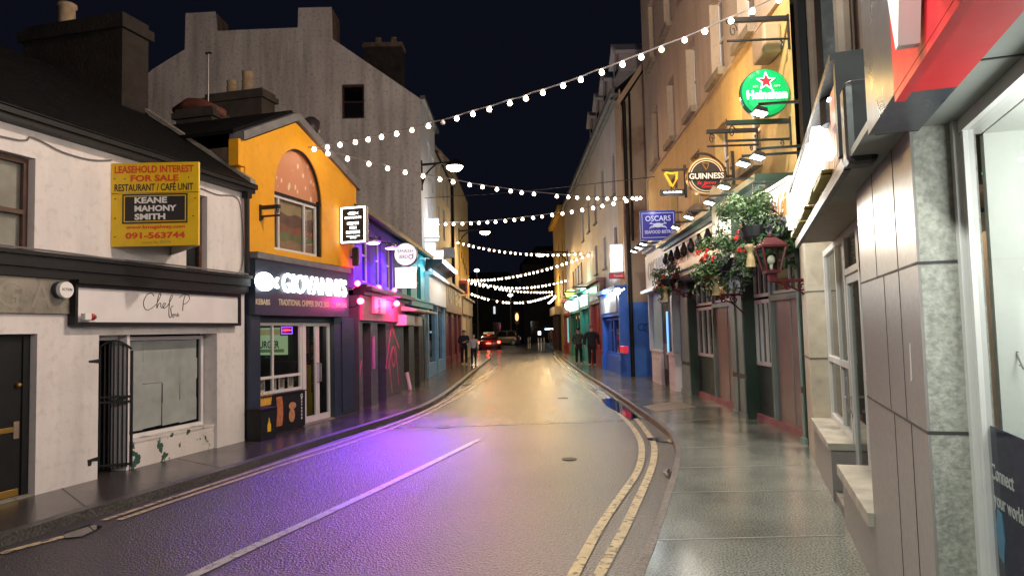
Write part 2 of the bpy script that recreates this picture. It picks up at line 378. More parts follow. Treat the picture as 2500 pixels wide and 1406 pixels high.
def ribbon(mb, a, b, z=None):
    for i in range(len(a) - 1):
        q = [a[i], a[i + 1], b[i + 1], b[i]]
        mb.face([(p.x, p.y, p.z if z is None else z) for p in q])
    return mb
KL = [G(*p) for p in ((0, 1310), (180, 1253), (324, 1213), (468, 1170), (612, 1127), (756, 1080), (896, 1037), (972, 1013), (1047, 985), (1099, 953), (1144, 917), (1182, 885), (1200, 868))]
d0 = (KL[0] - KL[2]).normalized(); KL = [KL[0] + d0 * 16, KL[0] + d0 * 5] + KL
KL += [Vector((KL[-1].x - 1.2, 60.5, 0)), Vector((-6, 62, 0)), Vector((-40, 63, 0))]
KL = smooth(KL)
KR = [G(*p) for p in ((1352, 859), (1378, 877), (1419, 907), (1477, 943), (1541, 986), (1621, 1044), (1648, 1087), (1646, 1134), (1639, 1159), (1592, 1296), (1549, 1400))]
d0 = (KR[-1] - KR[-2]).normalized(); KR += [KR[-1] + d0 * 2, KR[-1] + d0 * 12]
KR = [Vector((40, 64, 0)), Vector((9, 63, 0)), Vector((4.5, 62.2, 0))] + KR
KR = smooth(KR)
def kerb_and_pavement(K, side, farx, mk, n1, n2, mp, kw):
    inn = offs(K, side * kw); z0 = Vector((0, 0, ROADZ - 0.02))
    mb = MB(); ribbon(mb, [p + Vector((0, 0, 0.006)) for p in K], [p + Vector((0, 0, 0.006)) for p in inn])
    ribbon(mb, [p + Vector((0, 0, 0.006)) for p in K], [p + z0 for p in K]); struct(n1, mb, mk)
    mb = MB(); ribbon(mb, inn, [Vector((farx, p.y, 0)) for p in inn]); struct(n2, mb, mp)
kerb_and_pavement(KL, -1, -30, m_kerbl, 'kerb', 'pavement', m_pavel, .14)
kerb_and_pavement(KR, -1, 30, m_kerb, 'kerb', 'pavement', m_pave, .07)
def paint(name, px, width, mat, z=ROADZ + 0.009, ext=None):
    pts = [G(*p, ROADZ) for p in px]
    if ext: d = (pts[0] - pts[1]).normalized(); pts = [pts[0] + d * ext] + pts
    pts = smooth(pts, 5); a, b = offs(pts, width / 2), offs(pts, -width / 2)
    mb = MB(); ribbon(mb, a, b, z); o = struct(name, mb, mat); return o
a0, b0 = [p for p in KL if 13.6 < p.y < 60.6], [p for p in KR if 14.3 < p.y < 62]
mb = MB(); mb.face([(p.x + .02, p.y, ROADZ + .004) for p in a0] + [(p.x - .02, p.y, ROADZ + .004) for p in b0[::1]]); struct('road', mb, m_road2)
m_crack = M('road_crack', (0.008, 0.008, 0.008), 0.6, var=0)
def crack(px, wd, seed):
    rn = random.Random(seed); pts = [G(*p, ROADZ) for p in px]; q = []
    for i in range(len(pts) - 1):
        for k in range(8): p = pts[i].lerp(pts[i + 1], k / 8); q.append(p + Vector((rn.gauss(0, .02), rn.gauss(0, .04), 0)))
    q.append(pts[-1]); struct('road_crack', ribbon(MB(), offs(q, wd), offs(q, -wd), ROADZ + .0075), m_crack)
crack(((760, 1406), (900, 1290), (1010, 1240), (1060, 1170)), .0022, 1)
YR1 = ((1400, 1404), (1459, 1296), (1502, 1231), (1552, 1159), (1565, 1123), (1566, 1087), (1556, 1062), (1541, 1040), (1516, 1015), (1484, 986), (1444, 958), (1394, 911), (1362, 880), (1352, 868))
YR2 = ((1462, 1404), (1520, 1300), (1556, 1224), (1588, 1152), (1597, 1116), (1596, 1084), (1581, 1058), (1556, 1026), (1530, 1002), (1500, 981), (1462, 953), (1408, 911), (1372, 880), (1360, 868))
paint('road_marking', YR1, 0.095, m_yline, ext=4); paint('road_marking', YR2, 0.095, m_yline, ext=4)
paint('road_marking', ((252, 1271), (420, 1215), (612, 1152), (720, 1116), (860, 1070), (1028, 1008), (1122, 957), (1178, 920), (1204, 893)), 0.08, m_yline)
paint('road_marking', ((290, 1270), (430, 1222), (622, 1158), (728, 1123), (870, 1077), (1037, 1013), (1132, 961), (1188, 922), (1212, 895)), 0.08, m_yline)
paint('road_marking', ((190, 1302), (90, 1328), (0, 1352)), 0.1, m_yline); 
paint('road_marking', ((1170, 1073), (1000, 1157), (800, 1252), (620, 1335), (480, 1402), (380, 1448)), 0.115, m_wline)
def puddle(px, z=ROADZ + 0.013):
    pts = [G(*p, z) for p in px]; mb = MB(); mb.face(pts); return struct('puddle', mb, m_puddle)
puddle(((1468, 975), (1495, 970), (1520, 984), (1545, 1003), (1560, 1020), (1540, 1022), (1515, 1010), (1490, 995), (1472, 983)))
puddle(((1612, 1066), (1636, 1072), (1640, 1080), (1585, 1074), (1578, 1069)))
puddle(((1634, 1143), (1640, 1152), (1634, 1166), (1618, 1152)))
puddle(((150, 1300), (220, 1278), (250, 1284), (200, 1308), (160, 1312)))
def joint(px, wd, m, z=0.003):
    pts = [G(*p) for p in px]; a, b = offs(pts, wd / 2), offs(pts, -wd / 2); struct('slab_joint', ribbon(MB(), a, b, z), m)
for j in (((1640, 1030), (1745, 1022)), ((1665, 1093), (1830, 1088)), ((1650, 1142), (1960, 1134)), ((1622, 1202), (2005, 1196)), ((1585, 1318), (2060, 1306))): joint(j, 0.018, m_joint)
for j in (((1560, 987), (1660, 975), (1700, 996)), ((150, 1190), (250, 1268)), ((430, 1118), (560, 1146)), ((700, 1052), (812, 1068)), ((890, 1000), (985, 1015)), ((1010, 942), (1085, 968))): joint(j, 0.012, m_jointd)
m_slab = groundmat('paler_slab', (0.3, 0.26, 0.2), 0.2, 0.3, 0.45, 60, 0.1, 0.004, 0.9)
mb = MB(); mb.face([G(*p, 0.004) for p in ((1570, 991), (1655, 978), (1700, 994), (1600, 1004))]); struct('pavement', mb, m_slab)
# covers set in the carriageway
def cover(px, r, label, rect=None):
    p = G(*px, ROADZ); mb = MB(); mb.lathe((0, 0, 0.002), [(r, 0), (r, 0.008), (r * 0.9, 0.008), (r * 0.88, 0.004), (r * 0.5, 0.004), (r * 0.48, 0.008), (0.01, 0.008)], 24)
    o = solo('manhole_cover', label, 'manhole cover', mb, m_blackm, org=(0, 0, 0), group='iron covers in the road'); o.location = p
cover((1390, 1121), 0.11, 'round iron cover in the open road beside the right double yellow lines')
cover((1085, 1043), 0.16, 'iron cover in the purple lit side of the road, nearest the left kerb')
cover((1374, 972), 0.15, 'small round iron cover farthest up the golden lit road')
# drain grates in the gutters
def grate(px, rot, label):
    p = G(*px, ROADZ); t = Thing('drain_grate', label, 'drain', None, (p.x, p.y, ROADZ), 'gutter drains')
    c, s_ = math.cos(rot), math.sin(rot); t.e.rotation_euler.z = rot; t.org = Vector((0, 0, 0))
    t.part(MB().frame(-0.22, 0.22, 0, 0.001, -0.25, 0.25, 0.04) if False else MB().box(-0.22, 0.22, -0.2, -0.16, 0.004, 0.016).box(-0.22, 0.22, 0.16, 0.2, 0.004, 0.016).box(-0.22, -0.18, -0.16, 0.16, 0.004, 0.016).box(0.18, 0.22, -0.16, 0.16, 0.004, 0.016), 'frame', m_blackm)
    mb = MB()
    for k in range(6): mb.box(-0.15 + k * 0.055, -0.125 + k * 0.055, -0.158, 0.158, 0.004, 0.013)
    t.part(mb, 'grille', m_blackm)
grate((1458, 951), 0.2, 'iron drain grate by the right kerb under the yellow lines')
grate((1140, 940), 0.2, 'iron drain grate in the left gutter near the maroon shop')

# ================================================================== LEFT SIDE
m_stackd0 = M('brown_stack', (.02, .015, .012), .85, var=.35, scale=2.5, bump=.4, bscale=18, streak=.4)  # brown taken almost to black, standing in for unlit chimney faces
# ---------------- white house with the board
WH = face((90, 1207), (597, 1076)); L = WH.L; X0 = -3.2
t = Thing('white_house', 'white plastered two storey house with dark roof, black door and papered shop window', 'house', WH)
zg = WH.uz(300, 385) + 0.0; zb0 = WH.uz(300, 690); zb1 = WH.uz(300, 650)
d1 = (-1.15, WH.ux(90, 900), 0.0, WH.uz(60, 815), 0.14)
ox0, ox1, oz = WH.ux(240, 960), WH.ux(530, 950), WH.uz(240, 818)
dx = WH.ux(325, 950)
w1 = (WH.ux(-90, 500), WH.ux(85, 500), WH.uz(40, 632), WH.uz(40, 376), 0.16)
w2 = (WH.ux(455, 560), WH.ux(506, 560), WH.uz(480, 663), WH.uz(480, 474), 0.16)
mb = wall(MB(), X0, L, 0, zg, [d1, (ox0, ox1, 0, oz, 0.32), w1, w2], side=6.0)
t.part(mb, 'wall', m_white)
sz = WH.uz(420, 1052, 0.2)
t.part(MB().box(dx + 0.02, ox1 - 0.002, 0.06, 0.33, -0.02, sz - 0.03).box(dx, ox1 - 0.004, 0.045, 0.33, sz - 0.028, sz), 'stall_riser', m_whitedark)
window(t, dx + 0.03, ox1 - 0.03, sz + 0.003, oz - 0.03, 0.24, m_signwhite, g_dark, bars=((), ()), fr=0.055)
rnd = random.Random(3); mb = MB(); gx0, gx1, gz0, gz1 = dx + 0.1, ox1 - 0.14, sz + 0.13, oz - 0.09
nx, nz_ = 4, 4
for i in range(nx):
    for k in range(nz_):
        a = gx0 + (gx1 - gx0) * i / nx + rnd.uniform(-.01, .012); b = gx0 + (gx1 - gx0) * (i + 1) / nx - rnd.uniform(-.02, .014)
        c = gz0 + (gz1 - gz0) * k / nz_ + rnd.uniform(-.005, .02) - (0.02 if k else 0.05 * rnd.random()); d = gz0 + (gz1 - gz0) * (k + 1) / nz_ - rnd.uniform(-.02, .012)
        y = 0.275 + rnd.uniform(0, .006); mb.face(((a, y, c), (b, y + .003, c + rnd.uniform(-.015, .015)), (b, y, d), (a, y + .002, d)))
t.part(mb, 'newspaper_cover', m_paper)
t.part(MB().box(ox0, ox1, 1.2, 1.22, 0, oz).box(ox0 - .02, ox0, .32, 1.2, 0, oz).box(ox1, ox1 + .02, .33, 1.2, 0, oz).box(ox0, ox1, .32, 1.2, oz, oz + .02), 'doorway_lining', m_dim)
t.part(MB().box(dx - 0.05, dx + 0.0, 0.06, 0.32, 0, oz).box(ox0, dx - .05, .2, .3, oz - .07, oz), 'door_frame', m_signwhite)
dd = t.part(MB().rbox(ox0 + .04, dx - .08, .72, .77, 0.02, oz - .08, .008), 'door', m_navy)
t.part(MB().box(ox0 + .1, dx - .14, .705, .72, .25, .75).box(ox0 + .1, dx - .14, .705, .72, .9, oz - .2), 'door_panel', m_black, dd)
# left black door
dn = t.part(MB().box(d1[0] + .02, d1[1] - .1, .11, .16, 0.02, d1[3] - .03), 'front_door', m_black)
t.part(MB().box(d1[1] - .1, d1[1] - .01, .09, .16, 0, d1[3] - .005).box(d1[0], d1[1] - .1, .09, .16, d1[3] - .03, d1[3] - .004), 'door_frame', m_black)
zl = WH.uz(10, 1052, .1); t.part(MB().rbox(-.55, -.18, .098, .11, zl - .03, zl + .03, .004), 'letterbox', m_brass, dn)
t.part(MB().rbox(d1[1] - .2, d1[1] - .13, .095, .11, WH.uz(60, 1070), WH.uz(60, 1028), .004), 'lock_plate', m_stack, dn)
t.part(MB().ball((d1[1] - .16, .08, WH.uz(55, 940)), .03, 2), 'handle', m_brass, dn)
t.part(MB().rbox(-.9, -.16, .09, .11, .03, .11, .004), 'kick_plate', m_brass, dn)
t.part(MB().box(d1[0], d1[1] - .02, .0, .16, -.02, .02), 'door_step', m_concrete)
# upstairs windows
for q in (w1, w2):
    o = window(t, q[0] + .005, q[1] - .005, q[2] + .005, q[3] - .005, .1, m_brownwood, g_dark, bars=((), (0.47,)), fr=.06)
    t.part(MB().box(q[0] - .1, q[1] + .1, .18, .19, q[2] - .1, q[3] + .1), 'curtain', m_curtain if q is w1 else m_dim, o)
# black band, grey fascia, roof
t.part(MB().box(X0, L, -.09, -.002, zb0 - .02, zb0 + .09).box(X0, L, -.13, -.002, zb0 + .092, zb1).box(X0, L, -.17, -.002, zb1 + .002, zb1 + .05), 'string_course', m_black)
fz0, fz1 = WH.uz(80, 765), WH.uz(80, 690)
t.part(MB().box(X0, WH.ux(172, 720), -.05, -.003, fz0, zb0 - .025), 'fascia', m_concrete)
t.part(MB().text('PG A', WH.ux(-60, 720), WH.ux(118, 720), fz0 + .06, zb0 - .07, -.051, .003), 'faded_lettering', M('faded_letters', (.275, .255, .205), .8, var=.2), None)
gu = t.part(MB().box(X0, L + .1, -.16, -.0, zg, zg + .07).box(X0, L + .12, -.2, -.03, zg + .07, zg + .16), 'gutter', m_black)
zr = zg + 2.25; yr = 3.0
rf = t.part(MB().prismx([(-.22, zg + .14), (yr, zr), (6.2, zg + .14)], X0, L + .02), 'roof', m_slate)
t.part(MB().prismx([(-.2, zg + .16), (yr, zr + .06), (yr, zr + .13), (-.2, zg + .23)], L - .1, L + .04), 'verge', m_concrete, rf)
pF = WH.perp(L - .12)
def pyz(px, py, P=None): a, z = (P or pF).uv(px, py); return ((P or pF).pt(a, 0, 0) - WH.A).dot(WH.v), z
c0 = pyz(383, 262); c1 = pyz(328, 62); c2 = pyz(108, 70)
ya, yb = pyz(352, 200)[0] - .0, pyz(118, 120)[0]
zc0, zc1 = c0[1] - .5, c1[1]
xw = .62
t.part(MB().box(L - .02 - xw, L - .02, ya, yb, zc0, zc1 - .3).box(L + .05 - xw - .14, L + .05, ya - .07, yb + .07, zc1 - .298, zc1 - .12).box(L - .02 - xw, L - .02, ya, yb, zc1 - .118, zc1), 'chimney', m_stackd0, rf)
yp = pyz(183, 60)[0]
t.part(MB().lathe((L - .3, yp, zc1 + .002), [(.17, 0), (.15, .1), (.14, .42), (.17, .44), (.17, .5), (.13, .5), (.12, .3)], 16), 'chimney_pot', m_pot, rf, smooth=True)
dpx = L - .06
t.part(MB().tube([(dpx, -.1, zg + .02), (dpx, -.1, zb1 + .1)], .045, 8).box(dpx - .06, dpx + .06, -.16, -.04, zg - .1, zg + .02), 'downpipe', m_black)
# fascia sign
sx0, sx1 = WH.ux(178, 740, -.1), WH.ux(584, 740, -.1); s0, s1 = WH.uz(178, 795, -.1), WH.uz(178, 692, -.1)
g = Thing('shop_sign', 'long white shop sign with thin handwritten lettering in a black frame', 'sign', WH, (sx0, -.1, s0))
g.part(MB().frame(sx0, sx1, s0, s1, -.14, -.02, .04, .045).box(sx0 - .01, sx1 + .03, -.2, -.02, s1 + .002, s1 + .05), 'frame', m_black)
pn = g.part(MB().box(sx0 + .04, sx1 - .04, -.1, -.03, s0 + .045, s1 - .04), 'panel', m_signwhite)
bx, bw = WH.ux(350, 750, -.1), WH.ux(462, 750, -.1); bz, bh = WH.uz(400, 775, -.1), WH.uz(400, 716, -.1)
def stroke(mb, pts, x0, x1, z0, z1, y, r):
    P = smooth([Vector((x0 + (x1 - x0) * a, y, z0 + (z1 - z0) * b)) for a, b in pts], 5); mb.tube(P, r, 5)
mb = MB()
S_ = lambda pts: stroke(mb, pts, bx, bw, bz, bh, -.104, .0055)
S_([(.21, .86), (.16, .98), (.07, .9), (.0, .62), (.02, .36), (.1, .3), (.2, .42), (.27, .55)])
S_([(.27, .55), (.35, .9), (.34, 1.0), (.3, .85), (.27, .38), (.31, .55), (.35, .58), (.36, .42), (.4, .4)])
S_([(.4, .4), (.45, .54), (.44, .6), (.4, .52), (.42, .38), (.5, .48)])
S_([(.5, .48), (.6, .85), (.59, .95), (.55, .75), (.53, .2), (.55, .0), (.59, .1), (.57, .38), (.62, .5)])
S_([(.84, .3), (.86, .7), (.9, .98)])
S_([(.76, .84), (.86, 1.0), (.97, .98), (1.0, .82), (.93, .64), (.85, .58)])
mb.text('grub', WH.ux(420, 770, -.1), WH.ux(437, 770, -.1), WH.uz(428, 776, -.1), WH.uz(428, 763, -.1), -.101, .003)
g.part(mb, 'lettering', m_ink, pn)
# alarm box and beacon
ax, az = WH.uv(152, 708, -.1)
g = Thing('alarm_box', 'round white burglar alarm box with short lettering on the white house', 'alarm box', WH, (ax, -.05, az - .1))
g.part(MB().drum(ax - .01, az, -.11, -.05, .105, 24), 'base', m_navy)
bo = g.part(MB().drum(ax, az, -.17, -.112, .1, 28), 'cover', m_offwhite)
g.part(MB().text('ACTION', ax - .07, ax + .075, az - .012, az + .022, -.17, .002, .01), 'lettering', m_navy, bo)
ax, az = WH.uv(212, 774, -.14)
g = Thing('alarm_beacon', 'small red lens beacon on a white box at the handwritten sign', 'alarm beacon', WH, (ax, -.15, az - .04))
g.part(MB().rbox(ax - .1, ax, -.22, -.145, az - .04, az + .045, .008), 'housing', m_offwhite)
g.part(MB().tube([(ax, -.18, az), (ax + .05, -.18, az), (ax + .085, -.18, az)], [.045, .044, .03], 12), 'lens', m_redlens, smooth=True)
# iron gate folded half open in the doorway
g = Thing('security_gate', 'black barred iron gate standing half open in the white house doorway', 'gate', WH, (dx - .08, .0, 0))
hx = dx - .06; ang = R(58); wd = dx - ox0 - .12
def gp(s_, z): return (hx - s_ * math.cos(ang), -.03 + s_ * math.sin(ang) * .9, z)
mb = MB()
for k in range(9):
    s_ = wd * k / 8; mb.tube([gp(s_, .06), gp(s_, oz - .22 + .12 * math.sin(math.pi * k / 8))], .011 if 0 < k < 8 else .02, 6)
g.part(mb, 'bars', m_blackm)
for z in (.1, .95, 1.02): g.part(MB().tube([gp(0, z), gp(wd, z)], .018, 6), 'rail', m_blackm)
g.part(MB().tube([gp(wd * k / 8, oz - .2 + .12 * math.sin(math.pi * k / 8)) for k in range(9)], .016, 6), 'top_rail', m_blackm)
for zz in (WH.uz(232, 883), WH.uz(232, 1122)):
    t.part(MB().prism([(ox0 - .16, zz + .02), (ox0 + .01, zz + .035), (ox0 + .01, zz - .02), (ox0 - .1, zz - .005), (ox0 - .11, zz - .06 if zz < .8 else zz - .01), (ox0 - .15, zz - .06 if zz < .8 else zz - .005)], -.012, -.001), 'wall_hinge', m_blackm)
# loose cables
def cable(label, pts, r=.008, m=None, f=None, group='cables along the fronts'):
    P = smooth([Vector(p) for p in pts], 5); mb = MB(); mb.tube(P, r, 5); return solo('cable', label, 'cable', mb, m or m_cable, f, pts[0], group)
cable('grey cable sagging across the upper white wall left of the yellow board', [(X0, -.02, zg - .15), (WH.ux(0, 340), -.02, WH.uz(0, 334)), (WH.ux(75, 335), -.02, WH.uz(75, 336)), (WH.ux(150, 370), -.02, WH.uz(150, 372)), (WH.ux(220, 390), -.02, WH.uz(220, 391)), (WH.ux(270, 395), -.02, WH.uz(270, 392))], .01, None, WH)
cable('grey cable looping down the white wall corner beside the yellow shop', [(WH.ux(488, 460), -.02, WH.uz(488, 460)), (WH.ux(530, 476), -.02, WH.uz(530, 476)), (WH.ux(575, 480), -.02, WH.uz(575, 482)), (WH.ux(588, 530), -.02, WH.uz(588, 530)), (WH.ux(590, 620), -.03, WH.uz(590, 625)), (WH.ux(575, 668), -.05, WH.uz(575, 668)), (WH.ux(520, 672), -.05, WH.uz(520, 672))], .009, None, WH)
cable('pale cable resting along the black band of the white house', [(X0, -.15, zb1 + .07), (WH.ux(100, 645), -.15, zb1 + .07), (WH.ux(250, 655), -.16, zb1 + .06), (WH.ux(420, 660), -.15, zb1 + .075), (L - .1, -.15, zb1 + .07)], .014, None, WH)

# for sale board: two yellow leaves in a V
bxw = WH.ux(272, 500); BF = Face(WH.pt(bxw, 0, 0), (1, .02)); b0 = BF.uz(380, 601); b1 = BF.uz(380, 398); bl = BF.ux(486, 500)
g = Thing('for_sale_board', 'large yellow for sale board with a black panel, standing out from the white wall', 'board', BF, (0, 0, b0))
ZB = lambda py: b1 + (398 - py) * (b1 - b0) / (601 - 398)
XB = lambda px: (px - 272) / (486 - 272) * bl
pn = g.part(MB().rbox(.0, bl, -.012, .02, b0, ZB(472) - .002, .004).rbox(.0, bl, -.018, .02, ZB(471), b1, .004), 'front_panel', m_yelboard)
br = WH.pt(bxw + bl * .95, 0, 0); q = BF.M.inverted() @ br
g.part(MB().hexa(((bl - .03, .025, b0), (bl, .025, b0), (q.x + .03, q.y, b0), (q.x, q.y, b0), (bl - .03, .025, b1), (bl, .025, b1), (q.x + .03, q.y, b1), (q.x, q.y, b1))), 'rear_panel', m_signwhite)
g.part(MB().text('LEASEHOLD INTEREST', XB(281), XB(474), ZB(423), ZB(405), -.018, .002, .03).text('FOR SALE', XB(320), XB(437), ZB(444), ZB(428), -.018, .002, .035), 'red_lettering', m_red, pn)
g.part(MB().text('RESTAURANT / CAFÉ UNIT', XB(281), XB(473), ZB(467), ZB(445), -.018, .002, .02), 'black_lettering', m_ink, pn)
g.part(MB().box(XB(300), XB(459), -.016, -.012, ZB(546), ZB(474)), 'black_panel', m_ink, pn)
g.part(MB().frame(XB(304), XB(455), ZB(542), ZB(478), -.018, -.0155, .012), 'yellow_line', m_yelboard, pn)
for s_, a, b, c in (('KEANE', 330, 409, 482), ('MAHONY', 330, 432, 502), ('SMITH', 330, 405, 522)):
    g.part(MB().text(s_, XB(a), XB(b), ZB(c + 15), ZB(c), -.0165, .002, .04), 'white_lettering', m_offwhite, pn)
g.part(MB().text('www.kmsgalway.com', XB(309), XB(453), ZB(561), ZB(550), -.012, .002, .03).text('091-563744', XB(308), XB(453), ZB(583), ZB(567), -.012, .002, .035), 'red_lettering', m_red, pn)
g.part(MB().text('Licence No. 002710', XB(347), XB(418), ZB(595), ZB(588), -.012, .002), 'grey_lettering', m_greyink, pn)
mb = MB()
for x, z in ((281, 436), (306, 437), (462, 436), (283, 485), (283, 532), (283, 577), (473, 530), (478, 487)): mb.drum(XB(x), ZB(z), -.022, -.012, .009, 8)
g.part(mb, 'bolts', m_blackm, pn)

# chimneys seen behind the white house and the chip shop
def stack_(name, label, P, x0, x1, zt, zb, dep, pots, capm, group='chimney stacks behind the roofs'):
    g = Thing(name, label, 'chimney', P, ((x0 + x1) / 2, 0, zb), group)
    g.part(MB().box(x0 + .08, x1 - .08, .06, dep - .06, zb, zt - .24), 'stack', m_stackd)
    g.part(MB().box(x0, x1, 0, dep, zt - .238, zt - .1).box(x0 + .06, x1 - .06, .05, dep - .05, zt - .098, zt), 'cap', capm)
    for px_, z_, r_ in pots:
        g.part(MB().lathe((px_, dep / 2, zt + .002), [(r_ * 1.1, 0), (r_ * .95, z_ * .5), (r_ * 1.08, z_ * .52), (r_ * 1.08, z_ * .58), (r_ * .92, z_ * .6), (r_ * 1.0, z_ * .92), (r_ * 1.05, z_), (r_ * .8, z_), (r_ * .7, z_ * .7)], 16), 'chimney_pot', m_pot, smooth=True)
    return g
P = Face((-7.5, 17.4), (1, -.25))
m_stackd = M('shaded_stack', (.05, .04, .034), .85, var=.35, scale=2.5, bump=.4, bscale=18, streak=.4)  # darker copy of the stack render, shade put into the colour
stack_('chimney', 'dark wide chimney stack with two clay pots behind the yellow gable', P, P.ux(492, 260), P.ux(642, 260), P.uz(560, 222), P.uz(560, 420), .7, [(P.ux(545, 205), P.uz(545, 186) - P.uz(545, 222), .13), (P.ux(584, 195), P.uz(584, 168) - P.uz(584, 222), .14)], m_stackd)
P = Face((-7.6, 15.6), (1, -.25))
x0, x1 = P.ux(418, 270), P.ux(520, 270)
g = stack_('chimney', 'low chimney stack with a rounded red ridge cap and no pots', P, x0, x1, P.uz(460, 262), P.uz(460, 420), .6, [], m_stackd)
g.part(MB().tube([(x0 - .15, .3, P.uz(420, 262)), ((x0 * 2 + x1) / 3 - .1, .3, P.uz(440, 246)), ((x0 + x1) / 2, .3, P.uz(480, 246)), (x1 + .05, .3, P.uz(520, 268))], [.1, .16, .16, .1], 8), 'ridge_tile', M('red_tile', (.16, .05, .035), .7), smooth=True)
ax = P.ux(487, 200); g = Thing('tv_aerial', 'thin pole aerial rising between the two chimney stacks', 'aerial', P, (ax, .3, P.uz(487, 262)))
g.part(MB().tube([(ax, .3, P.uz(487, 262)), (ax, .3, P.uz(487, 120))], .016, 6), 'pole', m_alu); g.part(MB().box(ax - .07, ax + .07, .27, .33, P.uz(487, 120), P.uz(487, 117)), 'dipole', m_blackm)

# ---------------- yellow chip shop
CH = face((600, 1075), (868, 1008)); L = CH.L
xr = 3.98
t = Thing('chip_shop', 'narrow yellow gabled takeaway with a tall arched burger window over a navy shopfront', 'shop', CH)
zs0 = CH.uz(600, 612); ze = CH.uz(600, 345); zap = CH.uz(722, 300); xap = CH.ux(722, 300); zer = CH.uz(835, 440)
a0, a1 = CH.ux(670, 540), CH.ux(786, 540); asp = CH.uz(672, 470); atop = CH.uz(716, 360); ab = CH.uz(690, 612)
acx = (a0 + a1) / 2; aw = (a1 - a0) / 2
arch = [(acx + aw * math.cos(k * math.pi / 20), asp + (atop - asp) * math.sin(k * math.pi / 20)) for k in range(21)]   # right to left
mb = MB()
mb.prism([(0.0, zs0), (a0, zs0), (a0, asp), (a0, asp + .001)] + [(0.0, asp + .001)], 0, .22)
mb.prism([(a1, zs0), (xr, zs0), (xr, asp), (a1, asp)], 0, .22)
mb.prism([(a0, zs0), (a1, zs0), (a1, ab), (a0, ab)], 0, .22)
for k in range(20):                                                   # wall above the arch in fan strips
    (xa, za), (xb, zb) = arch[k + 1], arch[k]
    def top(x): return ze + (zap - ze) * x / xap if x < xap else zap + (zer - zap) * (x - xap) / (xr - xap)
    if xa < xap < xb: mb.prism([(xa, za), (xb, zb), (xb, top(xb)), (xap, zap), (xa, top(xa))], 0, .22)
    else: mb.prism([(xa, za), (xb, zb), (xb, top(xb)), (xa, top(xa))], 0, .22)
mb.prism([(0, asp), (a0, asp), (a0, top(a0)), (0, ze)], 0, .22); mb.prism([(a1, asp), (xr, asp), (xr, zer), (a1, top(a1))], 0, .22)
kx = CH.ux(582, 400)
mb.box(kx, .0 - .002, -.0, .2, CH.uz(590, 405), ze - .0).box(-.09, -.002, .03, .2, zs0, CH.uz(590, 407)).box(xr + .002, xr + .12, .0, .2, CH.uz(842, 500), zer + .05)
t.part(mb, 'wall', m_yellow)
t.part(MB().box(.0, .1, .26, 7, 0, zs0 - .01).box(xr - .1, xr, 3.2, 7, 0, zs0 - .01).box(0.05, xr - .05, .23, 7, zs0, min(ze, zer) - .05), 'side_wall', m_stack)
cw = .13
t.part(MB().prism([(-.12, ze - .02), (xap, zap + .04), (xap, zap + .04 + cw * 1.3), (-.12, ze - .02 + cw * 1.25)], -.07, .24).prism([(xap, zap + .04), (xr + .22, zer - .1), (xr + .22, zer - .1 + cw * 1.3), (xap, zap + .04 + cw * 1.3)], -.071, .24), 'coping', m_lead)
t.part(MB().prism([(-.2, ze + .1), (xap, zap + .2), (xr + .2, zer + .05), (xr + .2, zer + .12), (xap, zap + .27), (-.2, ze + .17)], .1, 7), 'roof', m_slate)
# arched picture of a seeded bun, and the window below it
zmid0, zmid1 = CH.uz(672, 482, .1), CH.uz(780, 503, .1); zm = (zmid0 + zmid1) / 2
mbun = M('bun_print', (.62, .27, .13), .4, var=.05, scale=1)
nt = mbun.node_tree; tc = nt.nodes.new('ShaderNodeTexCoord'); vo = nt.nodes.new('ShaderNodeTexVoronoi'); mp = nt.nodes.new('ShaderNodeMapping'); mp.inputs['Scale'].default_value = (7, 1, 4.2)
nt.links.new(tc.outputs['Object'], mp.inputs[0]); nt.links.new(mp.outputs[0], vo.inputs[0]); vo.inputs['Scale'].default_value = 1.0
lt = nt.nodes.new('ShaderNodeMath'); lt.operation = 'LESS_THAN'; nt.links.new(vo.outputs[0], lt.inputs[0]); lt.inputs[1].default_value = .24
mx = nt.nodes.new('ShaderNodeMix'); mx.data_type = 'RGBA'; nt.links.new(lt.outputs[0], mx.inputs[0]); mx.inputs[6].default_value = (.6, .25, .13, 1); mx.inputs[7].default_value = (.8, .62, .42, 1)
nt.links.new(mx.outputs[2], nt.nodes['Principled BSDF'].inputs['Base Color'])
t.part(MB().prism([(x, z) for x, z in arch if z > zm + .06 or True][:] + [(a0, zm + .06), (a1, zm + .06)], .1, .13), 'bun_panel', mbun)
mb = MB(); mb.tube([(x, .045, z) for x, z in arch], .03, 6); mb.box(a1 - .07, a1 - .001, .03, .19, ab, asp + .1).box(a0 + .001, a1 - .07, .05, .1, zm, zm + .055)
t.part(mb, 'arch_trim', m_black)
wz0 = ab + .01
o = window(t, a0 + .01, a1 - .09, wz0, zm - .003, .08, m_upvc, g_dark, bars=((.16, .72), ()), fr=.05)
# the burger print seen behind the glass: bun, salad and meat layers
for zz0, zz1, cc, nm in ((0, .22, (.5, .3, .19), 'print_bun'), (.22, .36, (.3, .3, .14), 'print_salad'), (.36, .5, (.48, .2, .13), 'print_tomato'), (.5, .72, (.3, .16, .13), 'print_patty'), (.72, 1, (.58, .42, .24), 'print_sauce')):
    h = zm - wz0; wv = [(a0 + .03 + (a1 - a0 - .13) * k / 12, wz0 + h * zz1 + .03 * math.sin(k * 1.3 + zz0 * 9) * (zz1 < 1)) for k in range(13)]
    lo = [(a0 + .03 + (a1 - a0 - .13) * k / 12, wz0 + h * zz0 + .03 * math.sin(k * 1.3 + {0: 0, .22: 0, .36: .22 * 9, .5: .36 * 9, .72: .5 * 9}[zz0]) * (zz0 > 0)) for k in range(13)]
    t.part(MB().prism(wv + lo[::-1], .16, .17), nm, M(nm, cc, .5, var=.2, scale=4), o)
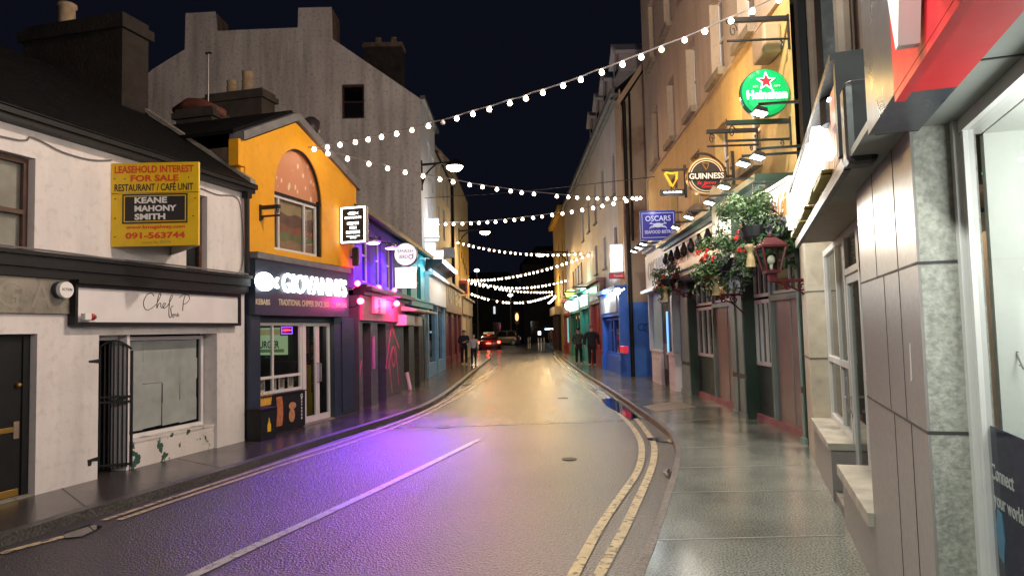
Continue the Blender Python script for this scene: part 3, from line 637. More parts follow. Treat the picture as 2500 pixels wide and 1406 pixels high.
# grey flashing, navy fascia and shopfront
f0, f1 = CH.uz(605, 768, -.18), CH.uz(605, 628, -.18); fxr = CH.ux(851, 700, -.18)
t.part(MB().prism([(.02, f1 + .01), (fxr + .02, f1 - .02), (fxr + .02, f1 + .07), (.02, f1 + .12)], -.24, -.01), 'flashing', m_lead)
t.part(MB().box(.03, fxr, -.18, .2, f0, f1), 'fascia', m_navy)
pxl = CH.ux(630, 900, -.05); dpl = CH.ux(805, 900, .1)
t.part(MB().box(.0, pxl, -.1, .25, 0, f0 - .003).box(dpl, L - .02, -.02, .25, 0, f0 - .003).box(dpl + .3, L - .1, -.04, -.021, .1, f0 - .1).box(pxl, dpl, .06, .2, f0 - .12, f0 - .003), 'shopfront', m_navy)
wx1 = CH.ux(735, 900, .1); wzb = CH.uz(680, 958, .1); wzt = f0 - .13
o = window(t, pxl + .003, wx1, wzb, wzt, .08, m_upvc, g_dark, bars=((.4,), (.23,)), fr=.055)
t.part(MB().box(wx1 + .002, CH.ux(742, 900, .1), .06, .16, 0, wzt), 'post', m_upvc)
hx0, hx1 = CH.ux(742, 900, .1) + .003, dpl - .003
hm = (hx0 + hx1) / 2
for a, b, s_ in ((hx0, hm - .004, 1), (hm + .004, hx1, -1)):
    do = t.part(MB().frame(a, b, .03, wzt, .09, .14, .065, .12), 'door', m_upvc)
    t.part(MB().box(a + .05, b - .05, .11, .118, .1, wzt - .05), 'pane', g_dark, do)
    xh = (b - .03) if s_ > 0 else (a + .03)
    t.part(MB().tube([(xh, .09, .82), (xh, .03, .84), (xh, .03, 1.2), (xh, .09, 1.22)], .014, 8), 'handle', m_alu, do)
t.part(MB().box(.0, L, -.02, .25, -.02, .025), 'threshold', m_concrete)
sb = t.part(MB().box(pxl + .003, CH.ux(743, 1000, -.04), -.06, .1, 0.02, wzb - .02).box(pxl + .003, CH.ux(744, 1000, -.04), -.09, .1, wzb - .018, wzb - .002), 'stall_riser', m_black)
# food pictures on the stall riser: chips in a scoop, sausages, a plain burger; upright name
SX = lambda px, py=1000: CH.ux(px, py, -.06)
SZ = lambda px, py: CH.uz(px, py, -.06)
mchip, msaus, mbunp = M('chip_print', (.7, .36, .05), .5, var=.2, scale=20), M('sausage_print', (.5, .16, .06), .5, var=.25, scale=15), M('burger_print', (.5, .24, .1), .5, var=.25, scale=15)
mb = MB(); x0, x1, z0 = SX(633), SX(661), SZ(645, 990)
mb.prism([(x0, z0), (x1, z0), (x1 + .03, z0 + .12), (x0 - .03, z0 + .12)], -.064, -.0605)
for k in range(8): q = x0 + (x1 - x0) * k / 7; mb.prism([(q - .015, z0 + .1), (q + .015, z0 + .1), (q + .02 + (k - 3.5) * .008, z0 + .17 + .03 * (k % 3)), (q - .012 + (k - 3.5) * .008, z0 + .18 + .03 * (k % 3))], -.0665, -.0645)
t.part(mb, 'chips_picture', mchip, sb)
mb = MB()
for k in range(3): mb.tube(smooth([Vector((SX(676) + k * .06 + .03 * math.sin(j * .8), -.062, SZ(680, 1040) + (SZ(680, 968) - SZ(680, 1040)) * j / 4)) for j in range(5)], 3), [.02] + [.026] * 11 + [.018], 6)
t.part(mb, 'sausage_picture', msaus, sb)
bx_, bz_ = SX(714), SZ(714, 1005)
t.part(MB().drum(bx_, bz_ + .12, -.064, -.0605, .12, 20, .07).drum(bx_ - .02, bz_ - .06, -.0635, -.0605, .1, 16, .13), 'burger_picture', mbunp, sb)
mb = MB()
for k, ch in enumerate('Giovanni'): q = SZ(738, 960) - (SZ(738, 960) - SZ(738, 1024)) * (k / 8); hgt = .075 if k == 0 else .045; mb.text(ch, SX(734) + (0 if k == 0 else .015), SX(734) + (.07 if k == 0 else .055), q - hgt, q, -.061, .002, .02)
t.part(mb, 'lettering', m_offwhite, sb)
# interior
it = t.part(MB().box(.25, L - .2, 2.6, 2.65, 0, f0 - .03).box(.2, .25, .26, 2.6, 0, f0 - .03).box(L - .25, L - .2, .26, 2.6, 0, f0 - .03).box(.2, L - .2, .26, 2.6, f0 - .02, f0 + .02), 'interior', m_dim)
PX = CH.perp(L - .3); PXM = CH.M.inverted() @ PX.M
def xbox(mb, s0, s1, y0, y1, z0, z1):
    mb.hexa([PXM @ Vector(q) for q in ((s0, y0, z0), (s1, y0, z0), (s1, y1, z0), (s0, y1, z0), (s0, y0, z1), (s1, y0, z1), (s1, y1, z1), (s0, y1, z1))]); return mb
XR = lambda a, b, c, d: (PX.ux(a, (c + d) / 2), PX.ux(b, (c + d) / 2), PX.uz((a + b) / 2, d), PX.uz((a + b) / 2, c))
def xpanel(name, mat, a, b, c, d, y=0.0, par=None):
    q = XR(a, b, c, d); return t.part(xbox(MB(), q[0], q[1], y - .02, y, q[2], q[3]), name, mat, par)
ms = xpanel('menu_screen', m_screen, 618, 706, 800, 866, -.05, it)
xpanel('menu_band', m_screen2, 622, 702, 804, 818, -.072, it); xpanel('menu_band', M('menu_green', (.2, .3, .1), .5, var=0, emit=.12, ecol=(.4, .7, .3)), 630, 698, 852, 860, -.072, it)
tm = MB().text('BURGER', *XR(629, 686, 832, 850), -.071, .004, .02)
for v in tm.bm.verts: v.co = PXM @ v.co
t.part(tm, 'menu_lettering', m_ink, it)
bm_ = MB(); q = XR(736, 756, 792, 886); xbox(bm_, q[0], q[1], -.03, -.004, q[2], q[3]); t.part(bm_, 'brick_lining', brickmat('red_brick', (.28, .05, .035), (.22, .04, .03), (.5, .42, .36), 5.0, .5, .22, .03), it)
xpanel('yellow_lining', M('yellow_lining', (.55, .38, .02), .6), 736, 764, 890, 1024, -.005, it)
xpanel('teal_stool', m_black, 742, 757, 862, 884, -.06, it)
xpanel('counter', M('steel_counter', (.12, .12, .13), .3, metal=.7), 620, 730, 880, 930, -.1, it)
mph, mfr = M('photo_print', (.3, .24, .2), .4, var=.6, scale=14), m_offwhite
for px_, py_ in ((640, 940), (668, 937), (688, 934), (710, 931)):
    x, z = CH.uv(px_, py_, .13); po = t.part(MB().box(x - .09, x + .09, .135, .142, z - .12, z + .12), 'price_card', mfr, o); t.part(MB().box(x - .07, x + .07, .131, .134, z - .09, z + .1), 'card_photo', mph, po)
# dark posters hung inside the right hand door
mpo = M('poster_print', (.16, .04, .02), .5, var=.8, scale=9)
for a, b, c, d in ((772, 789, 885, 955), (771, 786, 840, 876), (773, 785, 820, 834)): xpanel('poster', mpo, a, b, c, d, -.2, it)
lamp('chip_shop_ceiling_lamp', CH.pt(1.2, 1.0, f0 - .25), 14, (1, .93, .8), .2)
# illuminated name
g = Thing('shop_sign', 'bright white lit takeaway name with a fish emblem on the navy fascia', 'sign', CH, (CH.ux(625, 690, -.2), -.18, CH.uz(700, 720, -.2)))
lx0, lx1 = CH.ux(690, 690, -.22), CH.ux(846, 690, -.22); lz0, lz1 = CH.uz(690, 713, -.22), CH.uz(690, 664, -.22)
g.part(MB().text("GIOVANNI'S", lx0, lx1, lz0, lz1, -.2, .03, .012), 'lit_lettering', m_led)
fx0, fx1 = CH.ux(624, 690, -.22), CH.ux(679, 690, -.22); fz = CH.uz(650, 688, -.22); fh = (CH.uz(650, 666, -.22) - CH.uz(650, 711, -.22)) / 2
fw = fx1 - fx0
pts = [(fx0 + fw * .75 * (1 - math.cos(k * math.pi / 12)) / 2, fz + fh * math.sin(k * math.pi / 12)) for k in range(13)]
fish = pts + [(fx1 - fw * .05, fz + fh * .62), (fx1, fz + fh * .55), (fx1 - fw * .1, fz), (fx1, fz - fh * .55), (fx1 - fw * .05, fz - fh * .62)] + [(x, 2 * fz - z) for x, z in pts[-2:0:-1]]
g.part(MB().prism(fish, -.25, -.2), 'fish_emblem', m_led)
mgold = M('pale_lettering', (.6, .5, .33), .5, var=0)
mb = MB()
for s_, a, b, c, d in (('KEBABS', 624, 659, 730, 744), ('TRADITIONAL CHIPPER SINCE 2003', 680, 803, 733, 748), ('BURGERS', 819, 846, 739, 750)):
    mb.text(s_, CH.ux(a, 740, -.18), CH.ux(b, 740, -.18), CH.uz((a + b) / 2, d, -.18), CH.uz((a + b) / 2, c, -.18), -.1805, .004, .02)
solo('sign_lettering', 'small pale row of words under the lit takeaway name', 'sign', mb, mgold, CH, (CH.ux(624, 740, -.18), -.18, CH.uz(640, 744, -.18)))
# projecting light box
xa = CH.ux(828, 510); P = CH.perp(xa)
p0, p1, q0, q1 = P.ux(831, 550), P.ux(893, 550), P.uz(860, 594), P.uz(860, 504)
g = Thing('projecting_sign', 'black and white light box with a fish emblem jutting from the yellow wall', 'sign', P, (p0, 0, q0))
bx = g.part(MB().rbox(p0, p1, .003, .14, q0, q1, .015), 'box', m_alu)
g.part(MB().frame(p0 + .012, p1 - .012, q0 + .012, q1 - .012, -.004, .0028, .035), 'lit_border', m_led, bx)
g.part(MB().box(p0 + .047, p1 - .047, -.002, .0028, q0 + .047, q1 - .047), 'panel', m_ink, bx)
U = lambda u: p0 + (p1 - p0) * u
V = lambda v: q0 + (q1 - q0) * v
mb = MB()
for s_, a, b, c, d in (("GIOVANNI'S", .17, .83, .66, .73), ('KEBABS', .27, .73, .5, .58), ('FISH', .37, .63, .38, .46), ('BURGERS', .23, .77, .26, .34), ('TRADITIONAL CHIPPER', .23, .77, .175, .205), ('SINCE 2003', .38, .62, .125, .155)): mb.text(s_, U(a), U(b), V(c), V(d), -.0025, .003, .02)
g.part(mb, 'lettering', m_ledsoft, bx)
g.part(MB().drum(U(.47), V(.81), -.006, -.0025, (p1 - p0) * .17, 20, (q1 - q0) * .045).prism([(U(.62), V(.81)), (U(.72), V(.85)), (U(.69), V(.81)), (U(.72), V(.77))], -.006, -.0025), 'fish_emblem', m_ledsoft, bx)
for zz in (V(.95), V(.04)): g.part(MB().tube([(p0, .07, zz), (-.02, .07, zz)], .02, 8).box(-.03, .0, .02, .12, zz - .04, zz + .04), 'bracket', m_blackm)
# open sign in the window
x0, x1, z0, z1 = CH.ux(686, 805, .2), CH.ux(714, 805, .2), CH.uz(700, 819, .2), CH.uz(700, 794, .2)
g = Thing('open_sign', 'glowing red and violet open sign hanging in the takeaway window', 'sign', CH, (x0, .2, z0))
g.part(MB().rbox(x0, x1, .2, .225, z0, z1, .008), 'panel', m_ink); g.part(MB().text('OPEN', x0 + .045, x1 - .045, z0 + .09, z1 - .08, .199, .006, .015), 'lettering', m_openred)
g.part(MB().frame(x0 + .008, x1 - .008, z0 + .03, z1 - .03, .193, .199, .014), 'neon_border', m_openblue)
lamp('open_sign_glow', CH.pt((x0 + x1) / 2, .17, z0 + .1), 1.2, (1, .05, .12), .05)
# bin and wall bracket
bx0, bx1, bz1 = CH.ux(637, 1040, -.35), CH.ux(674, 1040, -.35), CH.uz(655, 995, -.35)
g = Thing('litter_bin', 'black box bin with a yellow bottle picture at the takeaway', 'bin', CH, (bx0, -.35, 0))
bo = g.part(MB().rbox(bx0, bx1, -.35, -.07, .0, bz1 - .04, .01), 'body', m_black); g.part(MB().rbox(bx0 - .015, bx1 + .015, -.37, -.065, bz1 - .038, bz1, .008), 'lid', m_black)
cx = CH.ux(657, 1040, -.35); zz = CH.uz(657, 1053, -.35)
g.part(MB().prism([(cx - .05, zz), (cx + .05, zz), (cx + .05, zz + .12), (cx + .02, zz + .17), (cx + .004, zz + .24), (cx - .004, zz + .24), (cx - .02, zz + .17), (cx - .05, zz + .12)], -.354, -.3505), 'bottle_picture', m_yelboard, bo)
def scroll_bracket(name, label, f, x, z, out, h, group='empty iron sign brackets', m=None):
    """two arms with scrolls, reaching out from the wall at x"""
    g = Thing(name, label, 'bracket', f, (x, 0, z - h), group); m = m or m_blackm
    g.part(MB().box(x - .02, x + .02, -.03, -.001, z - h * 1.5, z + .06), 'wall_plate', m)
    g.part(MB().rbox(x - .035, x + .035, -out, -.03, z - .035, z + .035, .006), 'arm', m)
    g.part(MB().tube([(x, -.03, z - h), (x, -out, z - h)], .02, 6), 'lower_arm', m)
    mb = MB()
    for yc, zc, r_, s_ in ((-out * .9, z - h * .5, h * .38, 1), (-out * .14, z - h * 1.25, h * .2, -1)):
        mb.tube([(x, yc + s_ * r_ * (1 - k / 22) * math.cos(k * .5) * .5, zc + r_ * (1 - k / 22) * math.sin(k * .5)) for k in range(18)], .009, 5)
    g.part(mb, 'scroll', m); return g
bxx = CH.ux(634, 510); bzz = CH.uz(634, 508)
scroll_bracket('wall_bracket', 'small black scrolled bracket on the yellow gable left of the arched window', CH, bxx, bzz, .42, .16)

# ================================================================== LEFT SIDE, further on
m_purplewall = M('violet_paint', (.16, .06, .6), .7, var=.1, scale=2)
m_pinkpaint = M('pink_painted_panel', (.5, .12, .2), .5, var=.15, scale=3)
m_charcoal = M('charcoal_paint', (.06, .045, .055), .45, var=.2, scale=4)
m_graf = M('red_graffiti', (.75, .09, .17), .5, var=.3, scale=6)
m_teal = M('teal_paint', (.05, .33, .36), .5, var=.1, scale=3)
m_awn = M('cream_awning', (.6, .56, .5), .7, var=.12, scale=5)
m_boxw = M('off_white_box', (.62, .57, .48), .5, var=.1)
m_shutter = M('roller_shutter', (.26, .22, .17), .45, var=.25, scale=5)
m_bluep = M('pale_blue_paint', (.2, .36, .5), .5, var=.15, scale=4)
PU = face((870, 1006), (1042, 926)); L = PU.L
xs_ = PU.ux(984, 850)                                              # where the purple bar meets the teal shop
ze = PU.uz(960, 577); zc = PU.uz(960, 725); 
def terrace(name, label, cat, x0, x1, wallm, holes, zsh):
    t = Thing(name, label, cat, PU, (x0, 0, 0))
    t.part(wall(MB(), x0, x1, zsh, ze, holes, rev=.14, side=6), 'wall', wallm)
    ry = 2.9; rz = ze + 2.0
    rf = t.part(MB().prismx([(-.28, ze - .02), (ry, rz), (6, ze)], x0, x1), 'roof', m_slate)
    t.part(MB().box(x0, x1, -.36, -.24, ze - .1, ze + .03), 'gutter', m_black, rf)
    return t
uw = [(PU.ux(a, 640), PU.ux(b, 640), zc + .2, ze - .25) for a, b in ((884, 903), (917, 931), (944, 957))]
t = terrace('purple_bar', 'low bar flooded in violet light above a charcoal front with pink graffiti', 'bar', -.12, xs_, m_purplewall, uw, zc)
for q in uw: window(t, *q, .08, m_upvc, m_darkpane, bars=((), (.5,)), fr=.05)
t.part(MB().box(-.1, xs_, -.42, .02, zc - .07, zc + .02).box(-.1, xs_, -.3, .02, zc + .022, zc + .08).box(-.1, xs_, -.25, .02, zc - .16, zc - .072), 'cornice', m_black)
zf0 = PU.uz(930, 785)
pf1 = PU.ux(977, 800)
pp = t.part(MB().box(.05, pf1, -.16, .02, zf0, zc - .165), 'fascia', m_pinkpaint)
t.part(MB().box(-.1, .0, -.1, .3, 0, zc - .17), 'pilaster', m_charcoal)
gd = [(PU.ux(884, 900), PU.ux(904, 900), 0, zf0 - .05), (PU.ux(921, 900), PU.ux(941, 900), 0, zf0 - .05)]
t.part(wall(MB(), 0.002, xs_, 0, zf0, gd, y=-.02, rev=.3), 'shopfront', m_charcoal)
for a, b, c, d in gd:
    do = t.part(MB().box(a, b, .24, .28, 0, d), 'door', m_black); t.part(MB().tube([((a + b) / 2 + .25, .23, .95), ((a + b) / 2 + .25, .18, 1.0), ((a + b) / 2 + .25, .23, 1.05)], .015, 6), 'handle', m_alu, do)
mb = MB()
def gl(p, q, wd=.05):
    (x0, z0), (x1, z1) = PU.uv(*p, -.03), PU.uv(*q, -.03); n = Vector((z1 - z0, 0, x0 - x1)).normalized() * wd
    mb.face(((x0 + n.x, -.026, z0 + n.z), (x1 + n.x, -.026, z1 + n.z), (x1 - n.x, -.026, z1 - n.z), (x0 - n.x, -.026, z0 - n.z)))
for p, q in (((873, 985), (880, 905)), ((880, 905), (872, 850)), ((880, 905), (883, 880)), ((942, 900), (957, 790)), ((957, 800), (975, 850)), ((950, 880), (958, 960)), ((958, 845), (948, 900)), ((966, 845), (974, 940)), ((957, 790), (968, 830))): gl(p, q)
a, b = PU.uv(961, 870, -.03); 
for k in range(14):
    t0, t1 = k * math.pi / 7, (k + 1) * math.pi / 7
    mb.face([(a + r_ * math.cos(tt), -.0265, b + r_ * 1.15 * math.sin(tt)) for r_, tt in ((.2, t0), (.28, t0), (.28, t1), (.2, t1))])
t.part(mb, 'graffiti', m_graf)
x, z = PU.uv(912, 860, -.03); t.part(MB().box(x - .1, x + .1, -.05, -.021, z - .42, z + .42), 'notice_panel', M('pink_notice', (.6, .14, .3), .4, var=.3, scale=9))
# poster, lamps
x0, x1, z0, z1 = PU.ux(911, 745, -.2), PU.ux(939, 745, -.2), PU.uz(925, 766, -.2), PU.uz(925, 725, -.2)
g = Thing('lit_poster', 'square pink poster with dark brush marks on the bar front', 'poster', PU, (x0, -.2, z0))
pn = g.part(MB().rbox(x0, x1, -.24, -.165, z0, z1, .01), 'panel', M('pink_lit_poster', (.9, .3, .45), .4, var=.1, emit=.55, ecol=(1, .05, .22)))
mb = MB(); cxm = x0 + (x1 - x0) * .38
for dx_, dz_, ww, hh in ((0, .78, .14, .05), (0, .62, .22, .05), (-.02, .45, .06, .22), (.12, .5, .05, .16), (0, .3, .26, .04), (-.08, .18, .05, .16), (.1, .18, .05, .14), (.0, .1, .2, .035)): mb.box(cxm + dx_ - ww / 2, cxm + dx_ + ww / 2, -.245, -.2405, z0 + (z1 - z0) * dz_ - hh / 2, z0 + (z1 - z0) * dz_ + hh / 2)
g.part(mb, 'brush_marks', m_ink, pn)
def pinklamp(px, y, label, colr, watt, mat, r=.065):
    x, z = PU.uv(*px, y); g = Thing('wall_lamp', label, 'lamp', PU, (x, y, z), 'coloured lamps on the bar')
    g.part(MB().tube([(x, y, z), (x, (y - .02) if y > -.25 else y + .12, z - .12), (x, -.02 if z < zc - .16 or z > zc + .1 else -.02, z - .14)], .018, 6), 'bracket', m_blackm)
    g.part(MB().ball((x, y, z), r, 2), 'bulb', mat, smooth=True)
    if watt: lamp('bar_lamp_light', PU.pt(x, y - .12, z), watt, colr, .08)
PK, VI = (1, .04, .34), (.15, .012, 1)
pinklamp((880, 735), -.3, 'pink globe lamp on the bar fascia left of the poster', PK, 50, m_pinklamp, .075)
pinklamp((968, 741), -.3, 'pink globe lamp on the bar fascia right of the poster', PK, 120, m_pinklamp, .085)
pinklamp((873, 692), -.3, 'pink lamp on the bar cornice next to the takeaway', PK, 5, m_pinklamp)
pinklamp((925, 702), -.3, 'pink lamp on the bar cornice above the poster', PK, 10, m_pinklamp)
pinklamp((963, 708), -.3, 'pink lamp on the bar cornice under the round white sign', PK, 10, m_pinklamp)
def eavespot(px, label):
    x, z = PU.uv(*px, -.3); g = Thing('eaves_light', label, 'lamp', PU, (x, -.3, z), 'violet lights under the eaves')
    g.part(MB().lathe((x, -.3, z - .02), [(.17, 0), (.19, .03), (.12, .08), (.05, .12)], 18), 'housing', m_alu, smooth=True)
    g.part(MB().lathe((x, -.3, z - .045), [(.15, 0), (.16, .02)], 18), 'lens', m_violet)
    g.part(MB().tube([(x, -.3, z + .1), (x, -.02, z + .14)], .015, 6), 'bracket', m_blackm)
    lamp('eaves_light_beam', PU.pt(x, -.62, z - .14), 1700, (.13, .012, 1), .14, 46, (-2.75, 11.2, 0) if px[0] < 930 else (-2.2, 14.6, 0), .9)
    lamp('eaves_light_wash', PU.pt(x, -.8, z - .02), 260, VI, .1, 110, PU.pt(x, -.05, z - 1.1), .6)
eavespot((911, 591), 'violet flood light under the bar eaves beside the black light box')
eavespot((955, 604), 'violet flood light under the bar eaves by the round white sign')
x, z = PU.uv(866, 628, -.1); solo('wall_speaker', 'slim black loudspeaker on the wall between takeaway and violet bar', 'loudspeaker', MB().rbox(x - .06, x + .06, -.2, -.05, z - .2, z + .22, .02).box(x - .02, x + .02, -.05, -.0, z - .02, z + .02), m_blackm, PU, (x, -.05, z - .2))
# round sign and white lit square
P = PU.perp(PU.ux(960, 640)); cx, cz = P.uv(990, 621); r_ = P.ux(1019, 621) - cx
g = Thing('round_sign', 'round white lit sign with thin lettering standing off the violet bar', 'sign', P, (cx, 0, cz - r_))
dk = g.part(MB().drum(cx, cz, .0, .12, r_, 40), 'case', m_navy)
g.part(MB().drum(cx, cz, -.01, -.001, r_ * .93, 40), 'lit_face', M('lit_round_face', (.5, .5, .5), .4, var=0, emit=.75, ecol=(1, .98, 1)), dk)
g.part(MB().text('SMASH', cx - r_ * .68, cx + r_ * .66, cz + r_ * .14, cz + r_ * .4, -.0105, .003).text('BIRD', cx - r_ * .5, cx + r_ * .2, cz - r_ * .35, cz - r_ * .05, -.0105, .003).ring(cx + r_ * .45, cz - r_ * .22, -.0135, -.0105, r_ * .14, r_ * .2, 16).box(cx + r_ * .6, cx + r_ * .66, -.0135, -.0105, cz - r_ * .36, cz + r_ * .1), 'lettering', m_navy, dk)
g.part(MB().tube([(cx - r_ * .95, .06, cz + r_ * .2), (P.ux(945, 610), .06, cz + r_ * .25)], .02, 6), 'bracket', m_blackm)
p0, p1, q0, q1 = P.ux(964, 680), P.ux(1016, 680), P.uz(990, 704), P.uz(990, 652)
g = Thing('light_box', 'blank white light box hanging under the round sign', 'sign', P, (p0, 0, q0))
g.part(MB().rbox(p0, p1, .001, .12, q0, q1, .01), 'case', m_alu); g.part(MB().box(p0 + .015, p1 - .015, -.006, .0, q0 + .015, q1 - .015), 'lit_face', m_signlit)
# teal shop
tw = [(PU.ux(993, 690), PU.ux(1003, 690), zc + .15, ze - .5), (PU.ux(1018, 690), PU.ux(1027, 690), zc + .15, ze - .5)]
t = terrace('teal_shop', 'teal painted low shop with cream canopies and dark timber shutters', 'shop', xs_ + .002, L, m_teal, tw, zc)
for q in tw: window(t, *q, .08, m_teal, m_darkpane, fr=.05)
t.part(MB().box(xs_ + .01, L, -.3, .02, zc - .2, zc - .02).box(xs_ + .01, L, -.36, .02, zc - .018, zc + .03), 'cornice', m_teal)
for a, b in ((983, 1009), (1012, 1041)):
    xa_, xb_ = PU.ux(a, 750, -.2), PU.ux(b, 750, -.2); t.part(MB().prismx([(-.02, zc - .21), (-.62, zc - .36), (-.62, zc - .42), (-.02, zc - .4)], xa_, xb_), 'canopy', m_awn)
sh = [(PU.ux(a, 860), PU.ux(b, 860), .5 if a < 1000 else .0, 2.3) for a, b in ((984, 998), (1011, 1020), (1030, 1036))]
t.part(wall(MB(), xs_ + .01, L - .01, 0, zc - .21, sh, y=-.005, rev=.2), 'shopfront', m_dkwood)
t.part(MB().box(sh[0][0], sh[0][1], .19, .2, sh[0][2], 2.3).box(sh[2][0], sh[2][1], .19, .2, 0, 2.3), 'shop_window', m_darkpane)
mb = MB()
for k in range(28): mb.prismx([(.14, .04 + k * .08), (.12, .09 + k * .08), (.14, .118 + k * .08)], sh[1][0], sh[1][1])
t.part(mb, 'roller_shutter', m_shutter)
mb = MB()
for k in range(4): q = PU.ux(1021 + k * 3, 860); mb.box(q - .1, q + .1, -.05, -.006, 0, 2.6)
t.part(mb, 'timber_boards', m_dkwood)
for (a, b), z_, lb in (((992, 1013), 783, 'larger'), ((1022, 1031), 785, 'smaller')):
    x0, x1 = PU.ux(a, z_, -.4), PU.ux(b, z_, -.4); z = PU.uz((a + b) / 2, z_, -.4)
    solo('shutter_box', lb + ' off white box unit fixed under the cream canopies', 'box', MB().rbox(x0, x1, -.4, -.01, z - .15, z + .17, .03), m_boxw, PU, (x0, -.01, z - .15), 'boxes under the canopies')
z = .0; x = PU.ux(1004, 940, -.25)
solo('wooden_post', 'short pale post leaning at the foot of the dark shutters', 'post', MB().tube([(x, -.22, 0), (x + .1, -.1, .55)], .06, 8), m_boxw, PU, (x, -.22, 0))

# ---------------- tall grey gable house and the row behind it
L4 = face((1036, 925), (1149, 867)); LL = L4.L
m_gable = M('stained_render', (.8, .745, .73), .85, var=.12, scale=.5, bump=.2, bscale=12, streak=.6, dirt=.3)
m_front4 = M('pale_front', (.6, .6, .62), .7, var=.08, scale=1, streak=.15)
m_beige = M('beige_render', (.5, .42, .32), .75, var=.1, scale=.8, streak=.25)
m_beige2 = M('sand_render', (.5, .4, .26), .75, var=.12, scale=.8, streak=.3)
m_yellow2 = M('mustard_paint', (.62, .34, .02), .6, var=.1, scale=1)
m_maroon = M('maroon_paint', (.2, .018, .03), .4, var=.2, scale=4)
m_brownf = M('brown_fascia', (.3, .16, .1), .5, var=.15, scale=3)
P = L4.perp(0); GP = lambda px, py: P.uv(px, py)
prof = [GP(*q) for q in ((1027, 240), (812, 96), (810, 18), (728, 20), (727, 68), (531, 76), (527, 29), (453, 33), (451, 121), (372, 170), (300, 240))]
xg = P.ux(1027, 400); prof[0] = (xg, prof[0][1])
bx = P.ux(280, 400)
e5 = L4.ux(1061, 340); zE = prof[0][1]; e6 = L4.ux(1100, 420); 
t = Thing('gable_house', 'tall house with a bare grey gable wall, two chimney ends and one dark window', 'house', L4, (0, 0, 0))
hw = (P.ux(834, 250), P.ux(889, 250), P.uz(860, 290), P.uz(860, 206))
# the gable profile as one wall with the window cut out: built as vertical strips between the profile points
def prof_z(s_):
    pr = sorted(prof)
    for (xa, za), (xb, zb) in zip(pr, pr[1:]):
        if xa <= s_ <= xb and xb > xa: return za + (zb - za) * (s_ - xa) / (xb - xa)
    return pr[0][1]
mbg = MB(); brk = sorted({p[0] + d_ for p in prof for d_ in (-.004, .004)} | {hw[0], hw[1]})
brk = [b for b in brk if bx <= b <= xg]; brk = [bx] + brk + [xg]
toL = lambda s_, y: L4.M.inverted() @ P.pt(s_, y, 0)
def gq(mb, sa, sb, za0, zb0, za1, zb1, y=0):
    q = [(sa, za0), (sb, zb0), (sb, zb1), (sa, za1)]; mb.face([(toL(s_, y).x, toL(s_, y).y, z) for s_, z in q])
for a, b in zip(brk, brk[1:]):
    if b - a < 1e-5: continue
    za, zb = prof_z(a + 1e-6), prof_z(b - 1e-6)
    if a >= hw[0] - 1e-6 and b <= hw[1] + 1e-6:
        gq(mbg, a, b, 0, 0, hw[2], hw[2]); gq(mbg, a, b, hw[3], hw[3], za, zb)
    else: gq(mbg, a, b, 0, 0, za, zb)
for a, b in ((hw[0], hw[0]), (hw[1], hw[1])): mbg.face([(toL(a, y).x, toL(a, y).y, z) for y, z in ((0, hw[2]), (.2, hw[2]), (.2, hw[3]), (0, hw[3]))])
for z in (hw[2], hw[3]): mbg.face([(toL(s_, y).x, toL(s_, y).y, z) for s_, y in ((hw[0], 0), (hw[1], 0), (hw[1], .2), (hw[0], .2))])
t.part(mbg, 'gable_wall', m_gable)
# its street front and roof
hs = []
for px_, zt_, zb_ in ((1047, 350, 440), (1056, 385, 470), (1047, 480, 560), (1056, 500, 580)):
    x = L4.ux(px_, zt_); hs.append((x - .45, x + .45, L4.uz(px_, zb_), L4.uz(px_, zt_)))
t.part(wall(MB(), 0.01, e5, 0, zE, hs, rev=.15), 'front_wall', m_front4)
for q in hs: window(t, *q, .1, m_upvc, m_darkpane, fr=.06)
pk = max(prof, key=lambda q: q[1]); yr_ = toL(prof[5][0] * .5 + prof[4][0] * .5, 0).y; zrr = prof[4][1] - .3; yb_ = toL(bx, 0).y
rf = t.part(MB().prismx([(-.1, zE), (yr_, zrr), (yb_, prof[-1][1] - .3)], .15, e5), 'roof', m_slate)
t.part(MB().box(-.0, e5, -.22, -.02, zE - .05, zE + .1), 'gutter', m_alu, rf)
for k in (0, 1):
    xa_, xb_ = (prof[2][0], prof[3][0]) if k == 0 else (prof[6][0], prof[7][0]); zt_ = prof[2][1] if k == 0 else prof[6][1]
    ya_, yb2 = toL(xa_, 0).y, toL(xb_, 0).y
    t.part(MB().box(.16, 1.2, min(ya_, yb2), max(ya_, yb2), zE + 1, zt_ - .02), 'chimney', m_stack, rf)
fr = MB(); a0_, a1_ = hw[0], hw[1]
o = None
PM = L4.M.inverted() @ P.M
def pbox(mb, s0, s1, y0, y1, z0, z1):
    mb.hexa([PM @ Vector(q) for q in ((s0, y0, z0), (s1, y0, z0), (s1, y1, z0), (s0, y1, z0), (s0, y0, z1), (s1, y0, z1), (s1, y1, z1), (s0, y1, z1))]); return mb
fr = pbox(pbox(pbox(pbox(MB(), a0_, a1_, .1, .18, hw[2], hw[2] + .09), a0_, a1_, .1, .18, hw[3] - .09, hw[3]), a0_, a0_ + .08, .1, .18, hw[2] + .09, hw[3] - .09), a1_ - .08, a1_, .1, .18, hw[2] + .09, hw[3] - .09)
zm_ = hw[2] + (hw[3] - hw[2]) * .48; pbox(fr, a0_ + .08, a1_ - .08, .09, .16, zm_, zm_ + .06)
o = t.part(fr, 'window', m_brownwood); t.part(pbox(MB(), a0_ + .05, a1_ - .05, .15, .16, hw[2] + .05, hw[3] - .05), 'pane', m_darkpane, o)
t.part(pbox(MB(), a0_ + .1, a0_ + .75, .17, .18, hw[2] + .1, hw[2] + .95), 'blind', m_curtain, o)
